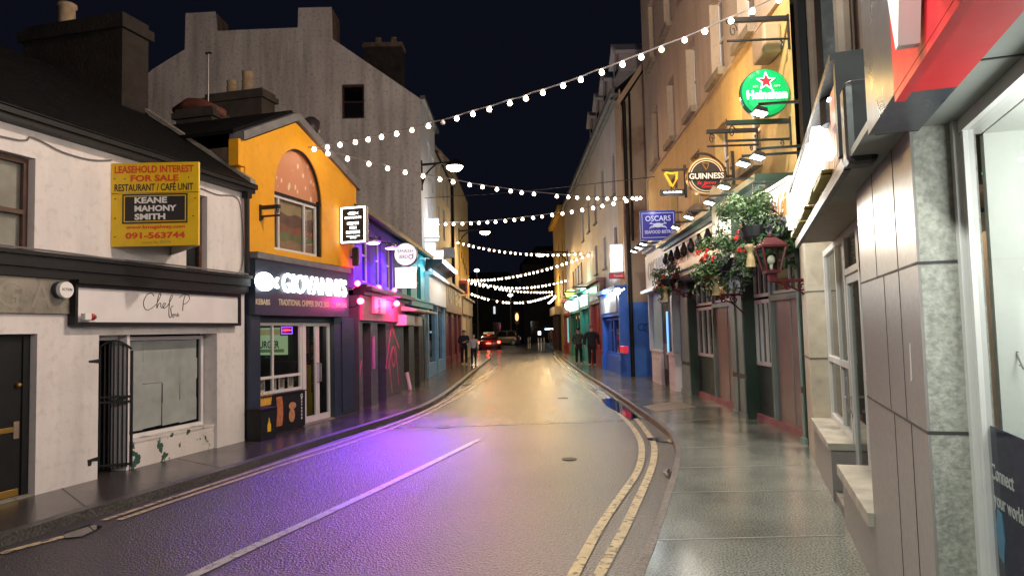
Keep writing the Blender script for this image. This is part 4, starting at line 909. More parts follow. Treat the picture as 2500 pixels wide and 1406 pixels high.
# cowl chimney silhouette rising behind the yellow gable
P2 = Face((-5.2, 19.5), (1, -.2)); cx, cz = P2.uv(760, 330)
g = Thing('chimney', 'small dark flue with a hooded cowl against the grey gable', 'chimney', P2, (cx, 0, cz - 2.2), 'chimney stacks behind the roofs')
g.part(MB().tube([(cx, 0, cz - 2.2), (cx, 0, cz)], .17, 12), 'flue', m_charcoal); g.part(MB().lathe((cx, 0, cz), [(.2, 0), (.25, .15), (.24, .4), (.12, .5)], 14), 'cowl', m_charcoal, smooth=True)
g.part(MB().prism([(cx - .1, cz - .5), (cx + .9, cz - 1.0), (cx + .9, cz - 1.4), (cx - .1, cz - 1.4)], .1, .8), 'ridge', m_slate)
# far stack behind the gable roof
P2 = Face(L4.pt(6.5, 3.2, 0), (1, 0)); x0, x1 = P2.ux(884, 150), P2.ux(985, 150)
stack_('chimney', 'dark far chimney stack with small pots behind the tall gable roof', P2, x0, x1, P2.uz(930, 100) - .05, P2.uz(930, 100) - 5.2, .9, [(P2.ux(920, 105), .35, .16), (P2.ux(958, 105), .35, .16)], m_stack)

# sand fronted house
t = Thing('sand_house', 'sand coloured three storey house front with a maroon shopfront at street level', 'house', L4, (e5, 0, 0))
zE5 = L4.uz(1085, 420); hs = []
for px_, py_, h_ in ((1072, 440, 1.6), (1082, 450, 1.6), (1092, 470, 1.6), (1072, 545, 1.6), (1084, 550, 1.6)):
    x = L4.ux(px_, py_); z = L4.uz(px_, py_); hs.append((x - .5, x + .5, z - .8, z + .8))
t.part(wall(MB(), e5 + .005, e6, 0, zE5, hs, rev=.16, side=9), 'wall', m_beige)
for q in hs: window(t, *q, .1, m_upvc, m_darkpane, fr=.06)
rf = t.part(MB().prismx([(-.2, zE5), (4.5, zE5 + 2.4), (9, zE5)], e5 + .01, e6), 'roof', m_slate)
t.part(MB().box(e5, e6, -.3, -.15, zE5 - .1, zE5 + .06), 'gutter', m_stack, rf)
xd = L4.ux(1108, 560); t.part(MB().tube([(e6 - .2, -.08, zE5 - .1), (e6 - .2, -.08, 3.2)], .09, 8), 'downpipe', m_black)
# taller gabled house at the corner
t = Thing('corner_house', 'tall sand house at the far left corner with a mustard painted strip and cream shopfront', 'house', L4, (e6, 0, 0))
zt1 = L4.uz(1101, 335); zt2 = L4.uz(1135, 470); zt2 = zt1 - 1.6
t.part(wall(MB(), e6 + .01, LL, 0, zt2, [], side=9), 'wall', m_beige2)
rf = t.part(MB().prismx([(-.05, zt2), (4.5, zt1 + 3.2), (9, zt2)], e6 + .3, LL), 'roof', m_slate)
t.part(MB().prismx([(0, zE5 - 3), (9, zE5 - 3), (9, zt2), (4.5, zt1 + 3.5), (0, zt2)], e6 + .005, e6 + .3), 'gable_wall', m_beige2)
t.part(MB().box(L4.ux(1122, 640), LL - .3, -.03, -.001, 3.9, L4.uz(1130, 590)), 'painted_strip', m_yellow2)
mb = MB()
for k in range(4):
    x = L4.ux(1125 + k * 4, 640); t.part(MB().box(x, x + .3, -.06, -.031, 6.6 - k * .25, 7.0 - k * .25), 'plaque', m_blackm)
# ground floor shopfronts of that row
def shopfront(t, x0, x1, z0, z1, fm, bm, om, n, dep=.12, door=None, om2=None):
    t.part(MB().box(x0, x1, -dep - .12, -.002, z0, z1).box(x0 - .05, x1 + .05, -dep - .3, -.003, z1 + .002, z1 + .14), 'fascia', fm)
    w_ = (x1 - x0) / n
    for k in range(n):
        a = x0 + k * w_
        t.part(MB().box(a, a + .28, -dep - .05, -.004, 0, z0 - .003), 'pilaster', bm)
        t.part(MB().box(a + .29, a + w_ - .02, -.04, -.005, .55, z0 - .25).box(a + .29, a + w_ - .02, -.06, -.006, z0 - .25, z0 - .2), 'shop_window' if k != door else 'door', om if k != door else (om2 or om))
        t.part(MB().box(a + .29, a + w_ - .02, -dep, -.007, 0, .548), 'stall_riser', bm)
    t.part(MB().box(x1 - .28, x1, -dep - .05, -.0045, 0, z0 - .004), 'pilaster', bm)
gh = next(o for o in bpy.data.objects if o.name == 'gable_house'); 
class _T(Thing):
    def __init__(s, e, f): s.e = e; s.f = f; s.org = f.M.inverted() @ e.matrix_world.translation
bpy.context.view_layer.update()
zfa, zfb = 2.95, 3.75
xA = L4.ux(1080, 880)
shopfront(_T(gh, L4), .1, xA, zfa, zfb + .3, m_signwhite, m_bluep, m_darkpane, 2)
sh_ = bpy.data.objects['sand_house']; shopfront(_T(sh_, L4), max(xA + .1, e5 + .1), L4.ux(1121, 880), 2.8, 4.1, m_brownf, m_maroon, m_maroon, 3)
chh = bpy.data.objects['corner_house']; shopfront(_T(chh, L4), L4.ux(1124, 880), LL - .1, 2.9, 3.9, m_beige, m_cream, m_cream, 2)
x0 = max(xA + .1, e5 + .1); x1 = L4.ux(1121, 880)
solo('shop_sign', 'tall cream letters on the brown fascia over the maroon front', 'sign', MB().text('U   BAR', x0 + 1.2, x1 - 1.0, 3.2, 4.0, -.242, .03, .03), M('cream_letters', (.7, .55, .32), .5), L4, (x0, -.24, 3))
# row of cold led lamps over the first of these shops
mb = MB(); z5 = zfb + .62
g = Thing('led_canopy', 'dark canopy with a row of cold white lamps over blue lit slats', 'canopy', L4, (.2, -.3, z5))
g.part(MB().prismx([(-.1, z5 - .12), (-.75, z5 + .16), (-.75, z5 + .3), (-.1, z5 + .32)], .2, xA - .1), 'hood', m_blackm)
for k in range(4):
    a = .5 + k * (xA - 1) / 4; g.part(MB().rbox(a, a + (xA - 1) / 5.2, -.86, -.76, z5 + .16, z5 + .27, .02), 'lamp_tube', m_flood)
for k in range(4): g.part(MB().box(.25, xA - .2, -.24 - k * .01, -.2, zfb + .34 + k * .075, zfb + .37 + k * .075), 'slat', M('blue_lit_slat', (.3, .5, .7), .4, emit=.7, ecol=(.45, .8, 1)))
lamp('led_canopy_light', L4.pt(xA * .5, -1.1, z5 + .1), 60, (.8, .93, 1), .25)
# signs on brackets in front of that row
def board(name, label, f, wx, px, y_, th, fm, cm, text=None, tm=None, cat='sign', group=None, edge=.02):
    """flat sign square to the front at local x = wx, corners sighted at px=(l,t,r,b)"""
    P = f.perp(wx); a, b = P.ux(px[0], (px[1] + px[3]) / 2), P.ux(px[2], (px[1] + px[3]) / 2); c, d = P.uz((px[0] + px[2]) / 2, px[3]), P.uz((px[0] + px[2]) / 2, px[1])
    g = Thing(name, label, cat, P, (a, 0, c), group); o = g.part(MB().rbox(a, b, .0, th, c, d, min(.02, th * .3)), 'case', cm)
    g.part(MB().box(a + edge, b - edge, -.008, -.0005, c + edge, d - edge), 'face', fm, o)
    for s_, u0, u1, v0, v1 in (text or ()): g.part(MB().text(s_, a + (b - a) * u0, a + (b - a) * u1, c + (d - c) * v0, c + (d - c) * v1, -.0085, .004, .02), 'lettering', tm, o)
    wq = 0.0; ne = a if abs(a) < abs(b) else b; wall_s = min((a, b), key=abs); 
    g.part(MB().tube([(wall_s, th / 2, d - .06), (0.0, th / 2, d - .06)], .02, 6), 'bracket', m_blackm)
    return g, P, (a, b, c, d)
xq = L4.ux(1035, 560) + .6
board('light_box', 'tall blank white light box on the pale front beyond the violet bar', L4, 1.0, (1034, 533, 1070, 580), 0, .2, m_signlit, m_alu)
board('name_bar', 'thin white lit bar sign in a black frame beneath the tall white box', L4, 1.0, (1034, 582, 1071, 590), 0, .12, m_signlit, m_blackm, [('GUINNESS', .08, .92, .2, .8)], m_ink)
board('light_box', 'smaller white light box tucked under the thin black framed bar', L4, 1.2, (1035, 592, 1063, 628), 0, .2, m_signlit, m_alu)
board('light_box', 'square greenish white light box nearest the road on the left row', L4, 2.4, (1046, 611, 1082, 647), 0, .2, m_signlitg, m_alu)
board('hanging_board', 'plain grey unlit square board beyond the greenish light box', L4, 7.0, (1082, 604, 1110, 630), 0, .1, M('grey_board', (.28, .29, .33), .5), m_lead)
board('hanging_board', 'red framed hanging board with a dark picture at the far left corner', L4, 16.5, (1119, 685, 1141, 718), 0, .12, M('red_frame', (.5, .05, .05), .5), M('red_case', (.4, .05, .05), .5))
P = L4.perp(16.5); a, b, c, d = P.ux(1123, 700), P.ux(1137, 700), P.uz(1130, 712), P.uz(1130, 692)
solo('picture_panel', 'dark panel with pale writing set in the red hanging board', 'panel', MB().box(a, b, -.03, -.01, c, d), m_ink, P, (a, 0, c))
lamp('sign_box_glow', L4.pt(1.6, -.9, 6.4), 50, (.8, .9, 1), .3)
lamp('sign_box_glow', L4.pt(.9, -.5, 4.6), 40, (.2, .85, 1), .2)
lamp('teal_lamp', PU.pt(L - .7 if False else PU.L - .8, -.5, ze - .6), 40, (.1, .75, 1), .1)
# the gable's exposed corner is lit by the sign boxes

# ================================================================== RIGHT SIDE
m_ochre = M('ochre_render', (.57, .39, .15), .75, var=.08, scale=.8, streak=.25, dirt=.15)
m_pale5 = M('pale_ochre_render', (.50, .40, .29), .75, var=.1, scale=.7, streak=.3, dirt=.15)
m_sill = M('stone_sill', (.24, .2, .14), .8, var=.3, scale=6)
m_green = M('dark_green_paint', (.035, .06, .045), .4, var=.15, scale=3)
m_greenl = M('grey_green_paint', (.2, .27, .24), .45, var=.1, scale=3)
m_steel = M('brushed_steel', (.36, .27, .25), .3, metal=.5, var=.12, scale=2)  # brownish pink in the steel stands in for reflected red light
m_bist = M('pale_blue_white_paint', (.5, .57, .62), .45, var=.08, scale=3)
m_blue = M('royal_blue_paint', (.03, .15, .62), .45, var=.1, scale=3)
m_blue2 = M('mid_blue_paint', (.05, .2, .66), .45, var=.1, scale=3)
m_rust = M('dark_red_paint', (.42, .03, .03), .4, var=.2, scale=4)
m_seag = M('sea_green_paint', (.03, .3, .2), .45, var=.15, scale=4)
m_tealb = M('deep_teal_paint', (.03, .34, .36), .45, var=.15, scale=4)
m_wh6 = M('white_render', (.62, .57, .55), .7, var=.08, scale=.7, streak=.25, dirt=.15)
m_sand6 = M('sand_quoin', (.5, .36, .24), .7, var=.1, scale=1)
m_stain6 = M('stained_end_wall', (.46, .36, .26), .8, var=.12, scale=.8, c2=(.22, .13, .09), c2s=.55, c2t=(.5, .6), streak=.3)
m_granp = M('mauve_granite', (.29, .258, .25), .34, var=.06, scale=12, dirt=.06)
m_grang = M('grey_granite', (.34, .335, .295), .7, var=.28, scale=38, bump=.25, bscale=60)
m_coping = M('granite_coping', (.46, .43, .36), .5, var=.3, scale=3, dirt=.15)
m_stonelt = M('cream_stone', (.52, .45, .35), .55, var=.12, scale=5, dirt=.12)
m_soffit = M('soffit_board', (.3, .24, .19), .6, var=.1)
m_redsign = M('red_sign_panel', (.66, .015, .025), .42, var=.03, spec=.3)
m_chrome = M('dark_mirror_panel', (.05, .055, .075), .3, metal=.2, var=.1)
m_upper2 = M('brown_stone', (.27, .2, .15), .8, var=.2, scale=1.2, streak=.4)
m_foil = M('brown_ply', (.33, .18, .09), .6, var=.15)

# ---------------- long white house far right with painted shopfronts
R6 = face((1385, 860), (1537, 919)); L6 = R6.L
t = Thing('white_terrace', 'long white rendered house with four dormers and brightly painted shopfronts', 'house', R6)
ze6 = R6.uz(1490, 268); xq = R6.ux(1513, 600)
hs = []
for px_, pt_, pb_ in ((1497, 372, 480), (1471, 410, 504), (1453, 447, 547), (1437, 479, 568), (1423, 505, 590), (1504, 552, 640), (1477, 579, 655), (1456, 600, 670), (1420, 640, 690), (1412, 648, 694), (1406, 655, 697), (1400, 662, 700)):
    x = R6.ux(px_, (pt_ + pb_) / 2); z0 = R6.uz(px_, pb_); z1 = R6.uz(px_, pt_); hs.append((x - .42, x + .42, z0, z1))
t.part(wall(MB(), 0, xq, 0, ze6, hs, rev=.22), 'wall', m_wh6)
for q in hs: window(t, q[0], q[1], q[2], q[3], .17, m_upvc, m_darkpane, fr=.06, sill=(-.1, .08), sm=m_sill)
t.part(MB().box(xq + .002, L6 - .01, -.03, .02, 3.4, ze6), 'quoin_strip', m_sand6)
rf = t.part(MB().prismx([(-.25, ze6 + .02), (4, ze6 + 3.6), (8, ze6)], -.2, L6 - .4), 'roof', m_slate)
t.part(MB().box(-.2, L6 - .1, -.32, -.18, ze6 - .12, ze6 + .08).box(-.2, L6 - .1, -.18, -.03, ze6 - .25, ze6 - .1), 'gutter', m_lead, rf)
for px_, pt_, pb_ in ((1503, 118, 200), (1476, 188, 258), (1459, 235, 298), (1443, 280, 338)):
    y_ = .9; x, z1 = R6.uv(px_, pt_, y_); z0 = R6.uz(px_, pb_, y_); w_ = .95
    z0 = max(z0, ze6 + .5)
    do = t.part(MB().prism([(x - w_, z0), (x + w_, z0), (x + w_, z0 + .9), (x, z1), (x - w_, z0 + .9)], y_, y_ + 2.2), 'dormer', m_wh6)
    t.part(MB().box(x - .4, x + .4, y_ - .02, y_ - .001, z0 + .2, z0 + 1.0), 'dormer_window', m_darkpane, do)
    t.part(MB().prism([(x - w_ - .15, z0 + .78), (x, z1 + .02), (x + w_ + .15, z0 + .78), (x + w_ + .15, z0 + .94), (x, z1 + .18), (x - w_ - .15, z0 + .94)], y_ - .2, y_ + 2.2), 'dormer_roof', m_signwhite, do)
# end wall facing the viewer, raking parapet, painted blue below
P6 = R6.perp(L6); c6 = R6.M.inverted() @ P6.M
s0 = 0.0; s1 = 3.2; zc0 = P6.uz(1537, 262); zc1 = P6.uz(1588, 183); sA, sB = P6.ux(1537, 262), P6.ux(1588, 183)
sl = (zc1 - zc0) / (sB - sA); zw = P6.uz(1580, 737)
def p6(mb, pts, y0, y1):
    m_ = MB(); m_.prism(pts, y0, y1)
    for v in m_.bm.verts: v.co = c6 @ v.co
    me = bpy.data.meshes.new('tmp'); m_.bm.to_mesh(me); m_.bm.free(); mb.bm.from_mesh(me); bpy.data.meshes.remove(me); return mb
t.part(p6(MB(), [(0, zw), (s1, zw), (s1, zc0 + sl * s1), (0, zc0)], 0, .3), 'end_wall', m_stain6)
t.part(p6(MB(), [(0, 0), (s1, 0), (s1, zw - .002), (0, zw - .002)], -.01, .3), 'blue_dado', m_blue2)
t.part(p6(MB(), [(-.1, zc0), (s1, zc0 + sl * s1), (s1, zc0 + sl * s1 + .3), (-.1, zc0 + .3)], -.1, .35), 'coping', m_sand6)
zq = P6.uz(1580, 722); t.part(p6(p6(MB(), [(0, zq - .04), (s1, zq - .04), (s1, zq + .04), (0, zq + .04)], -.04, -.002), [(.4, P6.uz(1580, 622)), (s1, P6.uz(1580, 622)), (s1, P6.uz(1580, 615)), (.4, P6.uz(1580, 615))], -.05, -.002), 'string_course', m_sand6)
dp = MB(); q0 = c6 @ Vector((.12, -.08, 0)); dp.tube([(q0.x - .9, -.25, ze6 - .05), (q0.x, q0.y, ze6 - .5), (q0.x, q0.y, 0)], .075, 8)
t.part(dp, 'downpipe', m_black)
dp = MB(); q1 = c6 @ Vector((.34, -.07, 0)); dp.tube([(q1.x, q1.y, zc0 + .5), (q1.x, q1.y, ze6 - .6), (q1.x, q1.y - .05, 5)], .045, 8); t.part(dp, 'downpipe', m_black)
# scribbled tag on the blue wall
gx, gz = P6.uv(1580, 800); mb = MB()
for cxo, rz_ in ((-.18, .12), (.02, .15), (.22, .13)):
    mb.tube([c6 @ Vector((gx + cxo + .16 * math.cos(k * .6), -.016, gz + rz_ * math.sin(k * .6) - cxo * .15)) for k in range(11)], .014, 4)
solo('graffiti_tag', 'looping black scribble sprayed on the blue end wall', 'graffiti', mb, m_ink, R6, (L6, 0, gz))
# shopfronts of the terrace
zt6 = R6.uz(1520, 700)
def painted_shop(x0, x1, z1, fm, pm, dm, sign_m, label, emitters=()):
    zf = z1 - .95
    f_ = t.part(MB().box(x0, x1, -.3, -.02, zf, z1).box(x0 - .08, x1 + .08, -.45, -.02, z1 + .002, z1 + .16), 'shop_fascia', fm, label=label)
    t.part(MB().box(x0 + .5, x1 - .5, -.33, -.302, zf + .15, z1 - .18), 'name_panel', sign_m, f_)
    for a in (x0, x1 - .42): pl = t.part(MB().box(a, a + .42, -.26, -.021, 0, zf - .002).box(a - .04, a + .46, -.32, -.0215, 0, .6), 'pilaster', pm, f_)
    w_ = (x1 - x0 - .84) / 2
    for k in range(2):
        a = x0 + .43 + k * w_
        t.part(MB().frame(a, a + w_ - .02, .7, zf - .05, -.12, -.022, .1).box(a, a + w_ - .02, -.18, -.0225, 0, .69), 'shop_window_frame', pm, f_)
        t.part(MB().box(a + .08, a + w_ - .1, -.07, -.05, .75, zf - .1), 'shop_window', dm, f_)
XS = [R6.ux(p, 880) for p in (1388, 1404, 1432, 1457, 1486)] + [L6 + .0]
m_litp = M('lit_name_panel', (.7, .7, .6), .4, var=0, emit=.9, ecol=(.9, 1, .8)); m_litb = M('lit_name_panel_blue', (.6, .7, .8), .4, var=0, emit=.8, ecol=(.75, .9, 1))
painted_shop(XS[0], XS[1] - .1, 3.7, m_rust, m_rust, M('teal_lit_glass', (.1, .4, .4), .3, var=0, emit=.5, ecol=(.2, .9, .8)), m_signwhite, 'red shopfront at the far end')
painted_shop(XS[1], XS[2] - .1, 3.7, m_seag, m_seag, m_darkpane, m_litb, 'sea green shopfront')
painted_shop(XS[2], XS[3] - .1, 3.8, m_tealb, m_tealb, m_tealb, m_litp, 'teal shopfront with a pale lit name panel')
painted_shop(XS[3], XS[4] - .1, 3.9, M('maroon_fascia', (.16, .05, .04), .5), m_rust, m_rust, m_brownwood, 'dark red shopfront')
painted_shop(XS[4], XS[5] - .02, zt6 - .15, m_blue, m_blue, M('navy_glass', (.02, .03, .12), .1), m_bist, 'royal blue shopfront with corner pilaster')
ec = t.part(p6(MB(), [(-.3, 0), (.02, 0), (.02, zt6), (-.3, zt6)], -.06, -.012), 'corner_pilaster', m_blue)
ql = R6.pt(XS[4] + 2.4, -.65, zt6 - .2); lamp('blue_shop_lamp', ql, 110, (.85, .92, 1), .1)
x, z = R6.uv(1511, 712, -.5); solo('shop_lamp', 'small white flood lamp on the royal blue shop fascia', 'lamp', MB().rbox(x - .25, x + .25, -.62, -.5, z - .1, z + .12, .03).tube([(x, -.5, z), (x, -.3, z + .1)], .02, 6), m_flood, R6, (x, -.3, z))
x, z = R6.uv(1521, 853, -.4); solo('window_box', 'bright red box panel on the royal blue shopfront', 'box', MB().rbox(x - .4, x + .4, -.45, -.27, z - .12, z + .12, .02), M('bright_red', (.75, .02, .05), .4, emit=.25, ecol=(1, .05, .12)), R6, (x, -.27, z))
lamp('green_shop_lamp', R6.pt((XS[2] + XS[3]) / 2, -.9, 3.9), 90, (.5, 1, .75), .1)
lamp('teal_shop_lamp', R6.pt((XS[1] + XS[2]) / 2, -.9, 3.7), 80, (.7, .9, 1), .1)
board('light_box', 'tall blank white light box on the white terrace wall', R6, R6.ux(1524, 640), (1491, 596, 1521, 664), 0, .2, m_signlit, m_alu)
board('hanging_board', 'small crimson board with pale writing under the tall white box', R6, R6.ux(1526, 672), (1487, 666, 1526, 680), 0, .1, M('crimson_board', (.5, .01, .06), .4, emit=.15, ecol=(1, .05, .15)), m_blackm, [('Pizzeria', .3, .85, .3, .7)], m_offwhite)
P = R6.perp(R6.ux(1410, 750)); cx, cz = P.uv(1392, 717); r_ = abs(P.ux(1403, 717) - cx)
solo('round_sign', 'lime green round lit sign over the far red shopfront', 'sign', MB().drum(cx, cz, 0, .2, r_, 28), M('lime_face', (.4, .7, .1), .4, var=0, emit=1.0, ecol=(.55, .9, .08)), P, (cx, 0, cz - r_))
cx, cz = P.uv(1391, 746); r_ = abs(P.ux(1403, 746) - cx)
solo('round_sign', 'blank white round lit sign below the lime green one', 'sign', MB().drum(cx, cz, .02, .22, r_, 28), m_signlit, P, (cx, 0, cz - r_))
for px_, n_ in (((1437, 708), 'over the teal shopfront'), ((1452, 700), 'over the dark red shopfront'), ((1420, 712), 'over the sea green shopfront')):
    x, z = R6.uv(*px_); scroll_bracket('wall_bracket', 'black sign bracket on the white terrace ' + n_, R6, x, z, 1.1, .35)

# far corner building in yellow beyond it
R7 = face((1358, 851), (1385, 861)); L7 = R7.L
t = Thing('corner_pub', 'mustard yellow building at the far right corner with strings of bulbs on its front', 'pub', R7)
z7 = R7.uz(1384, 484) if R7.uz(1384, 484) < 16 else 14; m7 = M('mustard_render', (.6, .36, .06), .7, var=.12, scale=.6, streak=.3)
hs = [(L7 * f_ - .5, L7 * f_ + .5, z_, z_ + 1.9) for f_ in (.25, .55, .85) for z_ in (4.4, 7.2)]
t.part(wall(MB(), -.0, L7 - .01, 0, z7, hs, rev=.2, side=7), 'wall', m7)
for q in hs: window(t, *q, .15, m_upvc, m_darkpane, fr=.07)
t.part(MB().box(0, L7, -.4, -.02, z7 - .2, z7 + .15), 'eaves', m_yellow2); t.part(MB().prismx([(-.4, z7 + .16), (3.5, z7 + 2.6), (7, z7 + .1)], 0, L7), 'roof', m_slate)
t.part(MB().box(.2, L7 * .55, -.25, -.02, 0, 3.0), 'pub_front', m_black); t.part(MB().box(0, L7 * .6, -.5, -.02, 3.02, 3.7), 'fascia', m_cream)
lamp('corner_pub_light', R7.pt(L7 * .4, -1.2, 5.2), 250, (1, .72, .35), .2)

# ---------------- tall ochre building over the pub and the bistro
R5 = face((1607, 929), (1975, 1085)); L5 = R5.L; XA = -.75; XZ = L5 + .1
t = Thing('ochre_building', 'very tall ochre rendered building rising above the green pub and pale bistro', 'building', R5)
zc5 = (R5.uz(1600, 410) + R5.uz(1740, 225)) / 2
# three rows of tall sash windows
row2 = [R5.ux(a, b) for a, b in ((1822, 60), (1752, 150), (1690, 250), (1640, 320), (1602, 370))]
zs2 = R5.uz(1740, 205) + .0; zh2 = R5.uz(1680, 110)
xs5 = sorted(row2); hs = []
for x in xs5:
    hs.append((x - .5, x + .5, zs2, zh2)); hs.append((x - .5, x + .5, zh2 + 1.5, zh2 + 3.6)); 
zl1 = R5.uz(1757, 308)
for x in xs5[1:]: hs.append((x - .5, x + .5, 4.7, zl1))
zt5 = 15.2
t.part(wall(MB(), XA, XZ, zc5, zt5, [h for h in hs if h[2] > zc5], rev=.22), 'upper_wall', m_pale5)
t.part(wall(MB(), XA, XZ, 3.35, zc5 - .05, [h for h in hs if h[2] < zc5], rev=.22), 'lower_wall', m_ochre)
t.part(MB().box(XA, XZ, -.05, .22, zc5 - .05, zc5), 'string_course', m_pale5)
t.part(MB().box(XA, XA + .02, .24, 8, 0, zt5).box(XA - .06, XA + .12, -.03, -.001, 0, zc5 - .055).box(XA + .02, .1, 0, .3, 0, 3.349), 'end_wall', m_pale5)
for q in hs: window(t, q[0], q[1], q[2], q[3], .18, m_upvc, m_darkpane, fr=.06, sill=(-.16, .16), sm=m_sill)
t.part(MB().box(XA - .1, XZ, -.35, .2, zt5, zt5 + .25), 'eaves', m_lead)
solo('wall_vent', 'small dark louvred vent box high on the ochre wall by the green round sign', 'vent', MB().rbox(R5.ux(1880, 150), R5.ux(1880, 150) + .6, -.3, -.002, R5.uz(1900, 140), R5.uz(1900, 140) + .5, .05), M('vent_grey', (.35, .25, .15), .6), R5)

# ---------------- bistro front
def cornice(t, x0, x1, z, d, m, n='cornice'): return t.part(MB().box(x0, x1, -d, -.004, z, z + .1).box(x0, x1, -d * .75, -.004, z - .09, z - .002).box(x0, x1, -d * .5, -.004, z - .18, z - .092), n, m)
xb1 = R5.ux(1668, 900)
t = Thing('bistro', 'narrow pale blue bistro front with a dark plank door beside the green pub', 'restaurant', R5)
zb0, zb1 = R5.uz(1620, 712), R5.uz(1610, 612)
cornice(t, 0.05, xb1, zb1 + .1, .5, m_bist)
fb = t.part(MB().box(.1, xb1 - .05, -.3, -.003, zb0 + .1, zb1 - .1).box(.05, xb1, -.5, -.003, zb0, zb0 + .098), 'fascia', m_bist)
t.part(MB().text('OSCARS', .6, xb1 - .8, zb0 + .4, zb1 - .35, -.301, .01, .01), 'lettering', M('pale_letters', (.32, .38, .45), .5), fb)
xd0, xd1 = R5.ux(1631, 920), R5.ux(1651, 920)
t.part(MB().box(.1, xd0, -.2, -.003, 0, 1.0).box(.05, xd0 + .03, -.24, -.0035, 1.002, 1.06).box(xd1, xb1 - .1, -.2, -.003, 0, .98).box(xd1 - .03, xb1 - .05, -.25, -.0035, .982, 1.06), 'stall_riser', m_signwhite)
t.part(MB().frame(.25, xd0 - .15, .2, .85, -.215, -.201, .06).frame(xd1 + .12, xb1 - .25, .2, .82, -.215, -.201, .06), 'riser_panel', m_signwhite)
t.part(MB().box(.1, xd0 - .02, -.12, -.003, 1.065, zb0 - .002), 'side_panel', M('sky_blue_panel', (.3, .5, .62), .35, var=.1)); t.part(MB().box(xd1 + .06, xb1 - .2, -.1, -.003, 1.065, zb0 - .002), 'shop_window', m_darkpane)
t.part(MB().box(.05, .2, -.25, -.0032, 1.065, zb0 - .003).box(xb1 - .2, xb1, -.25, -.0032, 1.065, zb0 - .003), 'pilaster', m_bist)
do = t.part(MB().prism([(xd0, 0), (xd1 + .04, 0), (xd1 + .04, 2.5), ((xd0 + xd1) / 2, 2.95), (xd0, 2.5)], -.09, -.004), 'door', m_dkwood)
mb = MB()
for k in range(6): q = xd0 + (xd1 - xd0) * k / 6; mb.box(q, q + .015, -.1, -.091, .05, 2.45)
t.part(mb, 'plank_ribs', m_black, do); t.part(MB().box(xd0, xd1, -.13, -.092, .98, 1.03).box(xd0, xd1, -.13, -.092, 1.12, 1.16).box(xd0 - .1, xd1 + .05, -.16, -.092, 2.52, 2.62), 'rail', m_brownwood, do)
x, z = R5.uv(1622, 872, -.2); solo('menu_board', 'small framed menu board low on the pale blue bistro front', 'board', MB().frame(x - .3, x + .25, z - .35, z + .4, -.16, -.125, .04).box(x - .26, x + .21, -.145, -.126, z - .31, z + .36), m_lead, R5, (x, -.125, z - .35))
x, z = R5.uv(1624, 810, -.2)
g = Thing('blue_light_strip', 'blue glowing strip beside the dark plank door of the bistro', 'light', R5, (x, -.14, z - .6))
g.part(MB().box(x - .05, x + .12, -.15, -.122, z - .6, z + .6), 'strip', M('blue_glow', (.2, .5, 1), .4, var=0, emit=1.2, ecol=(.2, .5, 1)))

# ---------------- green pub
xp0 = xb1 + .02; xp1 = L5 + .02; xm0, xm1 = R5.ux(1782, 950), R5.ux(1812, 950)
t = Thing('green_pub', 'dark green pub with white sash windows, steel shuttered doorways and carved fascia', 'pub', R5)
zp0, zp1 = R5.uz(1690, 700), R5.uz(1700, 540, -.6)
zp0 = 2.95
yb = .2
# deep doorways
bays = [(R5.ux(1690, 930), R5.ux(1796, 985)), (R5.ux(1829, 1000), R5.ux(1966, 1060))]
prs = [t.part(MB().box(a, b, -.03, yb + .3, 0, zp0), 'pier', m_green) for a, b in ((xp0, bays[0][0]), (bays[0][1], bays[1][0]), (bays[1][1], xp1))]
k = 0
for a, b in ((xp0, bays[0][0]), (bays[0][1], (bays[0][1] + bays[1][0]) / 2 - .06), ((bays[0][1] + bays[1][0]) / 2 + .06, bays[1][0]), (bays[1][1], xp1)):
    t.part(MB().box(a + .04, b - .04, -.05, -.031, .1, .75).box(a + .04, b - .04, -.05, -.031, .85, zp0 - .3).box(a - .02, b + .02, -.07, -.0305, 0, .098), 'pier_panel', m_greenl, prs[(0, 1, 1, 2)[k]]); k += 1
for (a, b), nwin in zip(bays, (2, 2)):
    w_ = b - a; xw1 = R5.ux(1747, 900, yb) if a < bays[1][0] else R5.ux(1890, 900, yb)
    t.part(MB().box(a, b, yb + .28, yb + .3, 0, zp0).box(a, xw1, yb, yb + .279, 0, 1.02), 'recess_wall', m_green)
    window(t, a + .02, xw1 - .01, 1.03, 2.25, yb - .02, m_upvc, m_darkpane, bars=((.35, .68), ()), fr=.07, th=.08)
    window(t, a + .02, xw1 - .01, 2.3, zp0 - .02, yb - .02, m_upvc, m_darkpane, bars=((.35, .68), ()), fr=.06, th=.08)
    t.part(MB().box(xw1, xw1 + .1, yb - .04, yb + .279, 0, zp0 - .01).box(b - .12, b - .001, yb - .03, yb + .279, 0, zp0 - .01).box(xw1 + .1, b - .12, yb - .05, yb + .279, 2.2, 2.3), 'door_frame', m_greenl)
    dw = (b - .12 - xw1 - .1); sh_ = t.part(MB().box(xw1 + .1, b - .12, yb + .02, yb + .1, .12, 2.2), 'steel_shutter', m_steel)
    t.part(MB().box(xw1 + .1 + dw * .48, xw1 + .1 + dw * .5, yb + .012, yb + .0195, .12, 2.2), 'shutter_joint', m_greenl, sh_)
    t.part(MB().box(a, b, yb - .06, yb + .279, -.01, .118), 'kick_board', M('pink_kick_board', (.36, .15, .15), .5, var=.2))
    window(t, xw1 + .12, b - .13, 2.32, zp0 - .02, yb, m_upvc, m_darkpane, bars=((.5,), ()), fr=.05, th=.06)
